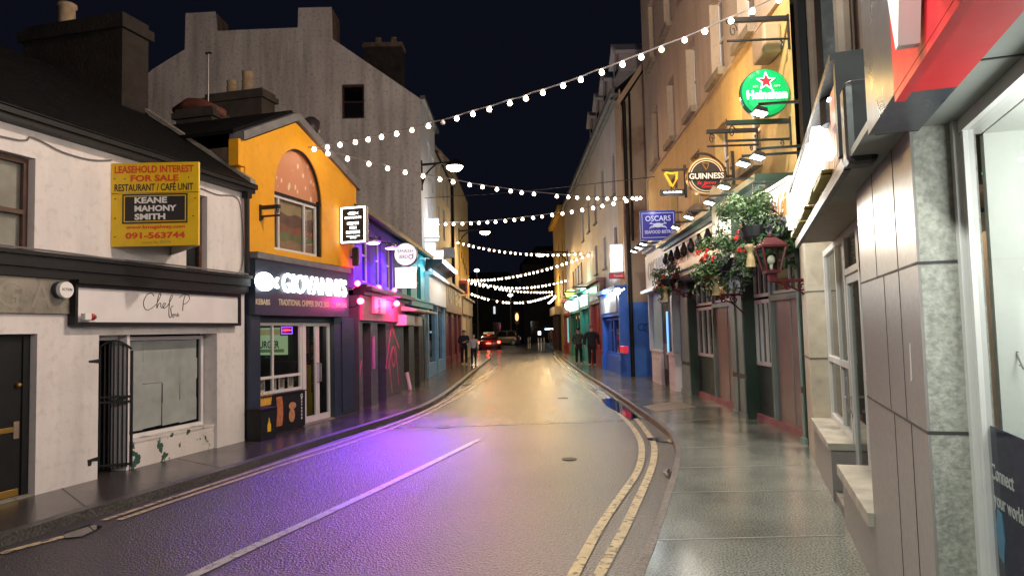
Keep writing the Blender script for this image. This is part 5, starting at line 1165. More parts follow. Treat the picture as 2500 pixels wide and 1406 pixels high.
# fascia: awning roll, name panels, cornice, raised pediment block
xc0, xc1 = R5.ux(1738, 540, -.6), R5.ux(1784, 540, -.6)
fa = t.part(MB().box(xp0, xp1, -.3, -.002, zp0, zp1 - .1), 'fascia', m_greenl)
t.part(MB().tube([(xp0, -.45, zp0 + .02), (xc1, -.45, zp0 + .02)], .1, 8).tube([(xc1 + .3, -.45, zp0 + .04), (xp1, -.45, zp0 + .04)], .1, 8), 'awning_roll', m_lead)
cornice(t, xp0 - .05, xc0 - .02, zp1, .62, m_green); cornice(t, xc1 + .02, xp1, zp1, .62, m_green)
t.part(MB().box(xc0, xc1, -.6, -.002, zp0 + .3, zp1 + .1), 'pier_block', m_green)
t.part(MB().prism([(xc0 - .12, zp1 + .102), (xc1 + .12, zp1 + .102), ((xc0 + xc1) / 2, zp1 + .36)], -.72, -.002), 'pediment', m_green)
mb = MB()
m_creamsign = M('cream_sign', (.78, .7, .52), .45, var=.05); m_orng = M('orange_script', (.62, .2, .03), .5, var=0)
for (a, b), s_ in (((xp0 + .25, xc0 - .25), 'Sean Ceilidhs'), ((R5.ux(1868, 530, -.36), R5.ux(1932, 530, -.36)), 'Sean Ceilidhs')):
    pn = t.part(MB().box(a, b, -.36, -.302, zp0 + .28, zp0 + .86).frame(a - .06, b + .06, zp0 + .22, zp0 + .92, -.39, -.303, .055), 'name_panel', m_creamsign if a < xc0 else M('white_sign', (.8, .8, .76), .4, var=.04), fa)
    t.part(MB().text('Sean Ceili', a + (b - a) * .12, a + (b - a) * .88, zp0 + .4, zp0 + .76, -.361, .006, .01, .25), 'lettering', m_orng, fa)
# row of dark onion shaped brackets under the left cornice
mb = None
for k in range(8):
    x = xp0 + .3 + k * (xc0 - xp0 - .6) / 7
    t.part(MB().lathe((x, -.42, zp1 - .52), [(.02, 0), (.09, .08), (.1, .16), (.05, .26), (.03, .34)], 10), 'carved_bracket', m_black, fa, smooth=True)
m5e = t.e

# signs on the ochre front
def scr(P, px): return P.uv(*px)
xw = R5.ux(1945, 225)
# green round beer sign
xh = R5.ux(1938, 330); P = R5.perp(xh); cx, cz = P.uv(1869, 226); r_ = abs(P.ux(1930, 226) - cx)
g = Thing('round_sign', 'large green lit round beer sign with a red star on the ochre wall', 'sign', P, (cx, 0, cz - r_))
ca = g.part(MB().tube([(cx, .0, cz), (cx, .02, cz), (cx, .1, cz), (cx, .2, cz)], [r_ * .96, r_, r_, r_ * .9], 48), 'case', M('green_case', (.02, .12, .06), .25, var=.05), smooth=False)
g.part(MB().tube([(cx, -.03, cz), (cx, -.02, cz), (cx, -.001, cz)], [r_ * .5, r_ * .8, r_ * .955], 48), 'face', M('green_lit_face', (.01, .3, .1), .15, var=.1, scale=3, emit=.22, ecol=(.01, .9, .22)), ca)
st = lambda R0, R1: [(cx + (R0 if k % 2 == 0 else R1) * math.sin(k * math.pi / 5), cz + r_ * .42 + (R0 if k % 2 == 0 else R1) * math.cos(k * math.pi / 5)) for k in range(10)]
g.part(MB().prism(st(r_ * .4, r_ * .17), -.045, -.031), 'star_edge', m_ledsoft, ca); g.part(MB().prism(st(r_ * .33, r_ * .135), -.05, -.0455), 'star', M('lit_red_star', (.8, .02, .03), .4, var=0, emit=.8, ecol=(1, .01, .03)), ca)
g.part(MB().text('Heineken', cx - r_ * .78, cx + r_ * .82, cz - r_ * .3, cz + r_ * .06, -.036, .01, .03), 'lettering', m_ledsoft, ca)
g.part(MB().text('EST.', cx - r_ * .52, cx - r_ * .3, cz + r_ * .18, cz + r_ * .26, -.036, .006).text('1873', cx + r_ * .32, cx + r_ * .56, cz + r_ * .18, cz + r_ * .26, -.036, .006), 'small_lettering', m_offwhite, ca)
scroll_bracket('wall_bracket', 'black scrolled bracket under the green round beer sign', R5, xh - .1, P.uz(1900, 292), 1.0, .28)
lamp('beer_sign_glow', P.pt(cx, -.6, cz), 10, (.1, 1, .3), .2)
# round dark stout sign with ring
xg_ = R5.ux(1795, 420); P = R5.perp(xg_); cx, cz = P.uv(1724, 430); r_ = abs(P.ux(1771, 430) - cx)
g = Thing('round_sign', 'round black stout sign with gold rim, harp and red script on an iron arm', 'sign', P, (cx, 0, cz - r_))
mgoldr = M('gold_rim', (.5, .24, .06), .3, metal=.6, var=.1); ca = g.part(MB().drum(cx, cz, 0, .16, r_, 44), 'case', mgoldr)
g.part(MB().drum(cx, cz, -.012, -.001, r_ * .86, 40), 'face', m_ink, ca); g.part(MB().ring(cx, cz, -.016, -.012, r_ * .78, r_ * .82, 40).ring(cx, cz, -.006, -.001, r_ * .9, r_ * .94, 40), 'rim_line', m_creamsign, ca)
g.part(MB().box(cx - r_ * .95, cx + r_ * .95, -.03, -.017, cz - r_ * .22, cz + r_ * .2), 'band', m_black, ca)
g.part(MB().text('GUINNESS', cx - r_ * .9, cx + r_ * .9, cz - r_ * .17, cz + r_ * .14, -.0305, .008, .025), 'lettering', m_offwhite, ca)
g.part(MB().text('St. James', cx - r_ * .5, cx + r_ * .5, cz - r_ * .5, cz - r_ * .27, -.0165, .005, 0, .3).text('Gate', cx - r_ * .25, cx + r_ * .3, cz - r_ * .62, cz - r_ * .48, -.0165, .005, 0, .3), 'red_script', M('red_script', (.75, .03, .03), .4, var=0, emit=.3, ecol=(1, .02, .03)), ca)
def harp(mb, x, z, s_, y0, y1):
    mb.prism([(x - .5 * s_, z + .9 * s_), (x - .38 * s_, z + .95 * s_), (x + .08 * s_, z + .1 * s_), (x - .05 * s_, z)], y0, y1)
    mb.prism([(x - .5 * s_, z + .9 * s_), (x - .35 * s_, z + 1.02 * s_), (x + .1 * s_, z + .93 * s_), (x + .42 * s_, z + 1.0 * s_), (x + .45 * s_, z + .9 * s_), (x + .1 * s_, z + .82 * s_), (x - .36 * s_, z + .9 * s_)], y0 - .004, y1)
    mb.prism([(x + .45 * s_, z + .95 * s_), (x + .34 * s_, z + .93 * s_), (x + .3 * s_, z + .5 * s_), (x + .02 * s_, z), (x - .05 * s_, z), (x + .08 * s_, z - .06 * s_), (x + .42 * s_, z + .5 * s_)], y0 - .002, y1); return mb
g.part(harp(MB(), cx - r_ * .02, cz + r_ * .32, r_ * .38, -.022, -.013), 'harp_emblem', mgoldr, ca)
g.part(MB().tube([(cx - r_ * .4, .08, cz + r_ * 1.28), (cx - r_ * .4, .08, cz + r_ * 1.05)], .02, 6).tube(smooth([Vector((cx - r_ * .4, .08, cz + r_ * 1.28)), Vector((cx + r_ * .3, .08, cz + r_ * 1.15)), Vector((cx + r_ * .95, .08, cz + r_ * .55)), Vector((cx + r_ * 1.1, .08, cz - r_ * .1))], 5), .025, 6).tube([(cx + r_ * .9, .08, cz), (0, .08, cz)], .025, 6).box(-.06, .0, .02, .14, cz - r_ * .5, cz + r_ * 1.3), 'iron_arm', m_blackm)
# gold harp sign with a small name bar
P = R5.perp(xg_ - .6); hx_, hz_ = P.uv(1640, 455); hw_ = abs(P.ux(1658, 430) - P.ux(1622, 430))
g = Thing('harp_sign', 'golden harp hanging over a small black lit name bar', 'sign', P, (hx_, 0, hz_ - .4))
g.part(harp(MB(), hx_, hz_, hw_ * 1.0, 0, .08), 'harp', M('gold_harp', (.75, .5, .03), .35, metal=.4, var=.1, emit=.12, ecol=(1, .7, .02)))
a, b, c, d = P.ux(1612, 468), P.ux(1672, 468), P.uz(1640, 477), P.uz(1640, 462)
nb = g.part(MB().rbox(a, b, .0, .12, c, d, .02), 'name_bar', m_blackm); g.part(MB().text('GUINNESS', a + .06, b - .06, c + .045, d - .045, -.0005, .006, .02), 'lettering', m_ledsoft, nb)
g.part(MB().tube([(P.ux(1616, 414), .04, P.uz(1640, 414)), (.0, .04, P.uz(1640, 414))], .025, 6).tube([(P.ux(1673, 410), .04, P.uz(1673, 402)), (P.ux(1673, 410), .04, P.uz(1673, 482))], .03, 6), 'iron_arm', m_blackm)
g.part(MB().tube([(hx_, .04, hz_), (hx_, .04, d)], .015, 6).tube([(hx_, .04, hz_ + hw_ * .9), (hx_, .04, P.uz(1640, 414))], .012, 6), 'hanger', m_blackm)
# bistro hanging sign
g, P, (a, b, c, d) = board('hanging_board', 'deep blue seafood bistro board with a pale crab, lit from above', R5, R5.ux(1668, 550), (1563, 514, 1650, 586), 0, .1, M('deep_blue_board', (.005, .007, .3), .35, var=.05, emit=.05, ecol=(.03, .04, 1)), m_blue)
U = lambda u: a + (b - a) * u
V = lambda v: c + (d - c) * v
m_paleb = M('pale_blue_lettering', (.6, .68, .85), .5, var=0, emit=.12, ecol=(.6, .7, 1))
g.part(MB().text('OSCARS', U(.15), U(.86), V(.64), V(.82), -.0085, .005, .01).text('SEAFOOD BISTRO', U(.12), U(.92), V(.22), V(.33), -.0085, .005, .01), 'lettering', m_paleb)
mb = MB().drum(U(.5), V(.5), -.014, -.0085, (b - a) * .14, 20, (d - c) * .075)
for s_ in (-1, 1):
    for k in range(3): mb.tube([(U(.5 + s_ * .1), -.012, V(.48 - k * .02)), (U(.5 + s_ * (.2 + .02 * k)), -.012, V(.47 - k * .03)), (U(.5 + s_ * (.22 + .01 * k)), -.012, V(.41 - k * .02))], .008, 4)
    mb.tube([(U(.5 + s_ * .1), -.012, V(.54)), (U(.5 + s_ * .24), -.012, V(.56)), (U(.5 + s_ * .17), -.012, V(.6))], .013, 5)
g.part(mb, 'crab_emblem', m_paleb)
g.part(MB().frame(U(.05), U(.95), V(.08), V(.92), -.0095, -.0085, .012), 'border_line', m_paleb)
lamp('bistro_sign_lamp', P.pt(U(.4), -.3, V(.98)), 3, (.75, .85, 1), .05)
# swan neck floods along the pub and bistro
def flood(px, yl, label, watt=0, arm_y=0.0, f=None, ln=None, s_=.72, col_=(1, .93, .8)):
    f = f or R5; x, z = f.uv(*px, yl); g = Thing('flood_lamp', label, 'lamp', f, (x, yl, z - .08), 'flood lamps on arms over the shop signs')
    g.part(MB().tube([(x, -.005, z + .1), (x, yl - .05, z + .07)], .02, 6), 'arm', m_blackm)
    g.part(MB().hexa([(x + s_ * a_, yl + b_ * s_, z + c_ * s_) for a_, b_, c_ in ((-.13, -.16, -.03), (.13, -.16, -.03), (.13, .05, -.09), (-.13, .05, -.09), (-.1, -.12, .05), (.1, -.12, .05), (.1, .05, 0), (-.1, .05, 0))]), 'housing', m_blackm)
    g.part(MB().hexa([(x + s_ * a_, yl + b_ * s_, z + c_ * s_) for a_, b_, c_ in ((-.12, -.15, -.045), (.12, -.15, -.045), (.12, .04, -.105), (-.12, .04, -.105), (-.12, -.15, -.036), (.12, -.15, -.036), (.12, .04, -.096), (-.12, .04, -.096))]), 'lens', m_flood)
    if watt: lamp('flood_light', f.pt(x, yl - .05, z - .2), watt, col_, .08)
FL = [((1856, 376), -.95, 'flood lamp nearest the viewer, under the green beer sign', 26), ((1820, 393), -.95, 'flood lamp left of the one under the green beer sign', 26), ((1773, 450), -.95, 'flood lamp just right of the round stout sign', 26), ((1737, 489), -.95, 'flood lamp below the round stout sign', 26), ((1686, 525), -.95, 'flood lamp just right of the blue bistro board', 22), ((1653, 551), -.9, 'flood lamp at the lower right corner of the blue bistro board', 16)]
for a in FL: flood(*a)
for px_, lb in (((1550, 610), 'leftmost of the three small floods left of the bistro fascia'), ((1562, 601), 'middle one of three small floods left of the bistro fascia'), ((1574, 592), 'rightmost of the three small floods left of the bistro fascia')): flood(px_, -1.0, lb, 5, s_=.8, col_=(.7, .9, 1))
flood((1862, 268), -1.15, 'flood lamp at the foot of the green round beer sign', 20, col_=(.9, 1, .95))
# empty brackets
for px_, o_, h_, lb in (((1972, 75), .95, .32, 'black scrolled sign bracket highest on the ochre building end'), ((1850, 318), .9, .26, 'black scrolled bracket left of the green beer sign foot')):
    x, z = R5.uv(*px_); scroll_bracket('wall_bracket', lb, R5, min(x, XZ - .05), R5.uz(px_[0], px_[1]) if x < XZ else R5.uz(1930, 40), o_, h_)
x, z = R5.uv(1955, 345); 
lamp('ochre_wall_lamp', R5.pt(L5 - 2.6, -.9, 5.9), 60, (1, .62, .2), .15)

# ---------------- takeaway with lit sign and phone shop, nearest on the right
F2 = face((1991, 1130), (2124, 1406)); L2 = F2.ux(2258, 950)
xB = F2.ux(2114, 900); rc = F2.uy(2028, 1000, 0)[0]
t = Thing('takeaway_shop', 'shopfront with white framed glass doors, granite ledges and a projecting lit sign box', 'shop', F2)
so = F2.uz(2010, 500, -.16); xS = F2.ux(1946, 585, -.16)
t.part(MB().box(-.98, 0, .0, 3, 0, so + .4), 'stone_pier', m_stonelt)
t.part(MB().box(-.99, .004, -.004, .24, 1.33, 1.345).box(-.99, .004, -.004, .24, 2.2, 2.212), 'stone_joint', m_charcoal)
lx1 = F2.ux(2036, 1235); lx2 = F2.ux(2064, 1294); lz = F2.uz(1993, 1030)
lz2 = F2.uz(2132, 1250)
t.part(MB().box(.002, lx1, 0.0, rc + .05, 0, lz - .07), 'ledge_wall', m_granp); t.part(MB().box(.004, lx1 + .03, -.03, rc + .05, lz - .068, lz), 'ledge_coping', m_coping)
t.part(MB().box(lx2, xB - .002, 0.0, rc + .05, 0, lz2 - .09), 'ledge_wall', m_granp); t.part(MB().box(lx2 - .03, xB - .002, -.04, rc + .05, lz2 - .088, lz2), 'ledge_coping', m_coping)
t.part(MB().box(lx1 + .001, lx2 - .001, .02, rc + .1, -.02, .1), 'door_step', m_concrete)
tz = so + .02
window(t, .01, lx1 - .02, lz + .003, tz, rc, m_upvc, g_dark, bars=((.62,), (.36,)), fr=.07, th=.07)
do = t.part(MB().frame(lx1, lx2 + .02, .1, 2.25, rc + .01, rc + .07, .07, .2), 'door', m_upvc); t.part(MB().box(lx1 + .05, lx2 - .03, rc + .035, rc + .043, .2, 2.2), 'pane', g_dark, do)
t.part(MB().tube([(lx1 + .06, rc, 1.05), (lx1 + .06, rc - .06, 1.05), (lx1 + .18, rc - .06, 1.05)], .012, 6).tube([(lx1 + .1, rc - .02, .9), (lx1 + .1, rc - .05, .95), (lx1 + .1, rc - .05, 1.25)], .014, 6), 'handle', m_alu, do)
window(t, lx1, lx2 + .02, 2.27, tz, rc, m_upvc, g_dark, bars=((), ()), fr=.06, th=.07)
window(t, lx2 + .03, xB - .01, lz2 + .003, tz, rc, m_upvc, g_dark, bars=((), (.36,)), fr=.07, th=.07)
t.part(MB().box(-.0, xB, 1.6, 1.65, 0, so).box(.0, xB, rc + .1, 1.6, -.03, .02), 'interior', M('beige_interior', (.5, .38, .25), .8, var=.25, scale=1))
t.part(MB().box(lx2 + .15, lx2 + .35, rc + .08, rc + .085, 1.3, 2.0), 'poster', M('red_poster', (.5, .06, .03), .5, var=.7, scale=7))
lamp('takeaway_ceiling', F2.pt(1.5, 1.0, 2.7), 18, (1, .8, .55), .2)
t.part(MB().box(xS, xB - .3, -.14, rc + .2, so + .03, so + .06), 'soffit', m_soffit)
stp = F2.uz(2063, 120, -.16); xE = F2.ux(2066, 400, -.16)
t.part(MB().box(xS, xE, -.14, 0.0, so + .062, stp), 'sign_backing', m_foil); t.part(MB().box(xS - .03, xE + .02, -.18, -.14, so - .02, so + .06).box(xS - .03, xE + .02, -.22, .0, stp + .002, stp + .05).box(xE - .03, xE + .05, -.2, 0, so + .0605, stp), 'sign_frame', m_blackm)
mb = MB()
for k in range(int((xE - xS - .1) / .09)): mb.box(xS + .05 + k * .09, xS + .11 + k * .09, -.155, -.1405, so + .1, stp - .06)
t.part(mb, 'sign_slats', m_foil)
xU = F2.ux(1946, 150); t.part(MB().box(xU, xE + .1, 0, 8, so + .41, 13), 'upper_wall', m_upper2)
for k, (x, r_) in enumerate(((F2.ux(1972, 200, -.1), .09), (F2.ux(1988, 200, -.1), .035), (F2.ux(2033, 60, -.1), .11), (F2.ux(2056, 30, -.1), .05))): t.part(MB().tube([(x, -.1, so + .45), (x, -.1, 12.5)], r_, 8), 'downpipe', m_black if k % 2 == 0 else m_stack)
g = Thing('shop_sign', 'glaring white lit letters and panels on the projecting takeaway sign box', 'sign', F2, (-.8, -.3, so))
zA = so + (stp - so) * .3; zB_ = so + (stp - so) * .78
lx = xE - .42
n_ = 5
g.part(MB().text('PIZZA', xS + .06, lx, zA, zB_, -.16, .09, .03), 'lit_lettering', m_led)
g.part(MB().text('KEBAB', xS + .1, lx - .2, so + .14, zA - .1, -.16, .07, .03), 'lower_lettering', M('gold_letters', (.7, .6, .2), .5, var=.1))
g.part(MB().box(xE - .36, xE - .12, -.19, -.141, so + .3, stp - .1), 'red_panel', M('red_side_panel', (.5, .06, .05), .4, var=.3, scale=5))
g.part(MB().rbox(xE - .3, xE - .24, -.215, -.191, so + .5, stp - .15, .01), 'light_tube', m_ledsoft)
lamp('takeaway_sign_glow', F2.pt(.6, -1.0, (so + stp) / 2), 75, (.92, 1, .95), .3)

# phone shop
t = Thing('phone_shop', 'phone shop with mauve granite pier, red fascia and white framed display window', 'shop', F2, (xB, 0, 0))
zs = F2.uz(2180, 235, -.2); zt1 = F2.uz(2150, 350)
W_ = F2.uy(2342, 700, L2)[0]; pass
t.part(MB().box(xB, L2, .0, .011, 0, zs + .1), 'granite_pier', m_granp)
t.part(MB().box(xB, L2 - .001, .012, W_ + .1, 0, zs + .1), 'granite_return', m_grang)
m_jt = M('pier_joint', (.05, .045, .045), .7)
z1, z2 = F2.uz(2130, 682), F2.uz(2190, 1010)
mb = MB()
for z in (z1, z2): mb.box(xB, L2 + .003, -.003, W_ + .08, z - .006, z + .006)
t.part(mb, 'bed_joint', m_jt)
mb = MB()
for a, c, d in (((2135, 560), z1, zs + .1), ((2185, 520), z1, zs + .1), ((2165, 800), z2, z1), ((2205, 850), z2, z1), ((2195, 1200), 0, z2), ((2235, 1200), 0, z2)): x = F2.ux(*a); mb.box(x - .004, x + .004, -.002, .0, c + .007, d - .007)
t.part(mb, 'upright_joint', m_jt)
x, z = F2.uv(2224, 888); t.part(MB().prism([(x - .02, z - .09), (x + .015, z - .08), (x + .02, z + .1), (x - .005, z + .1)], -.002, -.0005), 'scuff_mark', M('white_scuff', (.6, .55, .52), .6))
t.part(MB().box(xB - .25, 12, -.18, W_ + .1, zs + .06, zs + .1), 'soffit', M('grey_soffit', (.26, .27, .25), .6, var=.06))
t.part(MB().box(F2.ux(2350, 150, 0), F2.ux(2350, 150, 0) + .012, -.17, W_ + .09, zs + .056, zs + .0595), 'soffit_joint', m_jt)
xr0, xr1 = F2.ux(2112, 200, -.2), F2.ux(2181, 200, -.2)
t.part(MB().box(xr0, xr1, -.2, -.0, zs, zs + 3.4), 'mirror_panel', m_chrome); t.part(MB().box(xr1 + .001, 12, -.2, -.0, zs + .0, zs + 3.4), 'red_fascia', m_redsign)
t.part(MB().box(xr1, 12, -.199, -.165, zs - .03, zs - .001), 'fascia_lip', m_redsign)
t.part(MB().box(xr0 - .02, 12, -.17, .0, zs - .02 if False else zs + .001, zs + .055), 'shadow_gap', m_black)
xw0 = F2.ux(2062, 300, -.05); t.part(MB().box(xE + .06, xr0 - .01, -.04, .0, so + .0, zs + 3), 'white_panel', m_signwhite)
t.part(MB().box(xB - .3, 12, .02, 8, zs + .101, 13), 'upper_wall', m_upper2)
wx0 = L2 + .0
fr = t.part(MB().box(wx0, wx0 + .05, W_, W_ + .04, .28, zs + .059).box(wx0 + .06, wx0 + .1, W_ + .025, W_ + .065, .28, zs + .05).box(wx0 + .05, 10, W_ + .01, W_ + .065, .2, .3).box(wx0, 10, W_ - .02, W_ + .12, 0, .199).box(wx0, 10, W_ + .02, W_ + .12, zs - .0, zs + .058), 'window', m_upvc)
mbp = MB(); mbp.face(((wx0 + .08, W_ + .045, .28), (10, W_ + .045, .28), (10, W_ + .045, zs), (wx0 + .08, W_ + .045, zs))); t.part(mbp, 'pane', g_dark, fr)
t.part(MB().box(wx0 - .05, 10, 1.5, 1.55, 0, zs).box(wx0 - .05, wx0, W_ + .13, 1.5, 0, zs).box(wx0, 10, W_ + .13, 1.5, .0, .3).box(wx0, 10, W_ + .13, 1.5, zs, zs + .02), 'display_bay', M('cream_display_wall', (.66, .67, .63), .7, var=.05, scale=1))
lamp('phone_shop_display_light', F2.pt(wx0 + .8, W_ + .45, zs - .35), 42, (.95, 1, .95), .25)
px0 = F2.ux(2398, 1200, W_ + .06); zp_ = F2.uz(2400, 1030, W_ + .06); zq_ = F2.uz(2420, 1380, W_ + .06)
g = Thing('window_poster', 'navy poster with white words standing in the phone shop window', 'poster', F2, (px0, W_ + .1, zq_))
pn = g.part(MB().box(px0, px0 + 1.3, W_ + .055, W_ + .06, max(zq_, .33), zp_), 'sheet', M('navy_poster', (.012, .014, .055), .5, var=.1))
mb = MB()
a, b = F2.uv(2436, 1115, W_ + .08), F2.uv(2492, 1145, W_ + .08); h_ = .07
mb.text('Connect', a[0], b[0], F2.uz(2412, 1150, W_ + .08), F2.uz(2412, 1115, W_ + .08), W_ + .0545, .002, .008)
a, b = F2.uv(2443, 1185, W_ + .08), F2.uv(2516, 1230, W_ + .08)
mb.text('your world', a[0], b[0] , F2.uz(2418, 1222, W_ + .08), F2.uz(2418, 1180, W_ + .08), W_ + .0545, .002, .008)
g.part(mb, 'lettering', m_offwhite, pn)
x, z = F2.uv(2462, 1300, W_ + .08)
g.part(MB().prism([(x - .05, z), (x - .02, z + .09), (x + .03, z + .08), (x + .05, z - .02), (x + .02, z - .12), (x - .03, z - .1)], W_ + .051, W_ + .054), 'blue_emblem', M('cyan_print', (.08, .35, .6), .5), pn)
P = smooth([Vector((F2.ux(*p, W_ + .2), W_ + .2, F2.uz(*p, W_ + .2))) for p in ((2398, 415), (2425, 500), (2440, 600), (2452, 720), (2470, 830), (2498, 900))], 6)
g = Thing('fairy_lights', 'thin wire of tiny green lights trailing down inside the phone shop window', 'lights', F2, tuple(P[0]))
mb = MB(); mb.tube(P, .004, 4)
for k in range(2, len(P) - 1, 3): mb.tube([P[k], P[k] + Vector((.03 * (-1) ** k, 0, .0))], .003, 4)
g.part(mb, 'wire', m_cable)
mg_ = M('green_led', (.2, 1, .4), .3, var=0, emit=4, ecol=(.05, .9, .35))
for k in (1, 7, 14, 20): g.part(MB().ball(P[k], .008, 1), 'led', mg_)
g = Thing('shop_sign', 'thick white raised letters on the red phone shop fascia', 'sign', F2, (xr1, -.3, zs))
zl = F2.uz(2172, 118, -.33); xl = F2.ux(2163, 100, -.33)
g.part(MB().text('VODAFONE', xl - .42, xl + 3.6, zl + .07, zl + .67, -.21, .06, .02), 'lettering', m_offwhite)
x, z = F2.uv(2097, 290, -.12)
solo('wall_floodlight', 'dark box light fitting on the white panel between the two near shops', 'lamp', MB().rbox(x - .1, x + .09, -.2, -.042, z - .26, z + .2, .04), m_blackm, F2, (x, -.042, z - .3))
for q in (.6, 2.4): lamp('phone_shop_fascia_lamp', F2.pt(xr1 + q, -1.7, zs + 1.75), 290, (.93, 1, .92), .12)

# ================================================================== lamps and strings of bulbs over the street
def hang_lamp(f, x, px, label, watt, wallpx=None):
    P = f.perp(x); cx, cz = P.uv(*px); g = Thing('street_lamp', label, 'street lamp', P, (cx, 0, cz), 'bracket street lamps')
    r_ = .34
    g.part(MB().lathe((cx, 0, cz + .02), [(r_, 0), (r_ * .98, .06), (r_ * .75, .2), (r_ * .35, .28), (.05, .31)], 20), 'hood', m_black, smooth=True)
    b = g.part(MB().lathe((cx, 0, cz - .17), [(.08, 0), (r_ * .6, .03), (r_ * .9, .11), (r_ * .97, .185)], 20), 'glass_bowl', m_lampglow, smooth=True)
    s_ = -1 if cx > 0 else 1
    g.part(MB().tube([(cx, 0, cz + .2), (0, 0, cz + .12)], .05, 8).tube(smooth([Vector((cx * .45, 0, cz + .14)), Vector((cx * .15, 0, cz - .25)), Vector((0, 0, cz - .75))], 4), .035, 6).box(-.05, .05, -.06, .06, cz - .9, cz + .3), 'arm', m_black)
    q = P.pt(cx, 0, cz - .3); lamp('street_lamp_light', q, watt, (1, .57, .19), .16, 125, (q.x * .2 + .5, q.y - 9, 0), .7)
    return g
hang_lamp(L4, .15, (1110, 408), 'lit street lamp on a black wall bracket at the grey gable corner', 1400)
hang_lamp(L4, 17.0, (1184, 567), 'lit street lamp farther along the left side behind two bulb strings', 1300)
hang_lamp(R6, 3.0, (1320, 621), 'lit street lamp hanging low over the far road from the right side', 1300)
lamp('street_lamp_light', (2.4, 8.6, 8.4), 1600, (1, .82, .69), .2)
bulb_me = {}
def bulbmesh(r, mat, key):
    if key not in bulb_me:
        m = MB().lathe((0, 0, -r * 2.1), [(.15 * r, 0), (.7 * r, .22 * r), (1.0 * r, .8 * r), (.9 * r, 1.3 * r), (.5 * r, 1.9 * r), (.38 * r, 2.1 * r)], 10)
        o = m.build('light_bulb', mat, None, smooth=True); bulb_me[key] = o.data; bpy.data.objects.remove(o)
    return bulb_me[key]
def festoon(label, A, B, sag, n, r, skip=(), dead=()):
    A, B = Vector(A), Vector(B); g = Thing('string_lights', label, 'string lights', WORLD, tuple(A), 'bulb strings across the street')
    f = lambda t_: A + (B - A) * t_ + Vector((0, 0, -4 * sag * t_ * (1 - t_)))
    mb = MB(); mb.tube([f(k / 40) + Vector((0, 0, random.uniform(-.012, .012))) for k in range(41)], .012 if r < .06 else .016, 5); wr = g.part(mb, 'wire', m_cable)
    for k in range(n):
        if k in skip: continue
        t_ = (k + .5) / n + random.uniform(-.004, .004); p = f(t_)
        kd = 2 if k in dead else int(random.random() < .09); rr = r * (.88 if r < .058 else 1.0); o = bpy.data.objects.new('light_bulb', bulbmesh(rr, (m_bulb, m_bulb2, m_bulboff)[kd], (rr, kd))); col.objects.link(o); o.parent = g.e; o.location = p - g.org + Vector((0, 0, -.01)); o.rotation_euler = (random.uniform(-.2, .2), random.uniform(-.2, .2), 0)
        if k in dead: o['label'] = 'dead unlit bulb'
    return g
def at(f, px, y=-.12): x, z = f.uv(*px, y); return f.pt(x, y, z)
A1 = at(CH, (752, 360), -.15)
festoon('nearest bulb string rising from the yellow gable to the top of the ochre building', A1, at(R5, (1930, -22), -.2), .32, 27, .05, dead=(9,))
festoon('bulb string from the yellow gable past the lamp to the ochre building corner', at(CH, (775, 362), -.15), R5.pt(-.5, -.15, R5.uz(1583, 480)), .35, 25, .055, skip=(14,))
festoon('bulb string from the white light boxes rising to the ochre building corner', L4.pt(2.6, -.2, L4.uz(1080, 580)), R5.pt(-.6, -.2, R5.uz(1570, 492)), .25, 22, .06)
festoon('bulb string from the sand house falling slightly to the white terrace', at(L4, (1112, 588)), at(R6, (1424, 616)), .35, 24, .06)
festoon('bulb string rising from the corner house to the white terrace', at(L4, (1141, 682)), at(R6, (1441, 618)), .4, 30, .062)
festoon('flat sagging bulb string ending under the lime green sign side', at(L4, (1148, 684)), at(R6, (1384, 682)), .55, 26, .066)
festoon('farther flat bulb string just below the sagging one', at(L4, (1146, 688)), R7.pt(1.5, -.2, R7.uz(1372, 698)), .3, 24, .066, skip=(5,))
festoon('lowest far bulb string with gaps crossing above the parked cars', at(L4, (1147, 714)), R7.pt(.6, -.2, R7.uz(1366, 708)), .75, 30, .07, skip=(6, 7, 9, 13, 18))
festoon('short lower bulb row over the mustard corner pub fascia', R7.pt(.2, -.6, 4.3), R7.pt(L7 * .8, -.6, 4.5), .05, 12, .08)
cable('thin black wire strung between the grey gable corner and the white terrace gutter', [L4.pt(.6, -.05, L4.uz(1042, 496)), Vector((.4, 29, 7.6)), at(R5, (1598, 432))], .014, m_black)

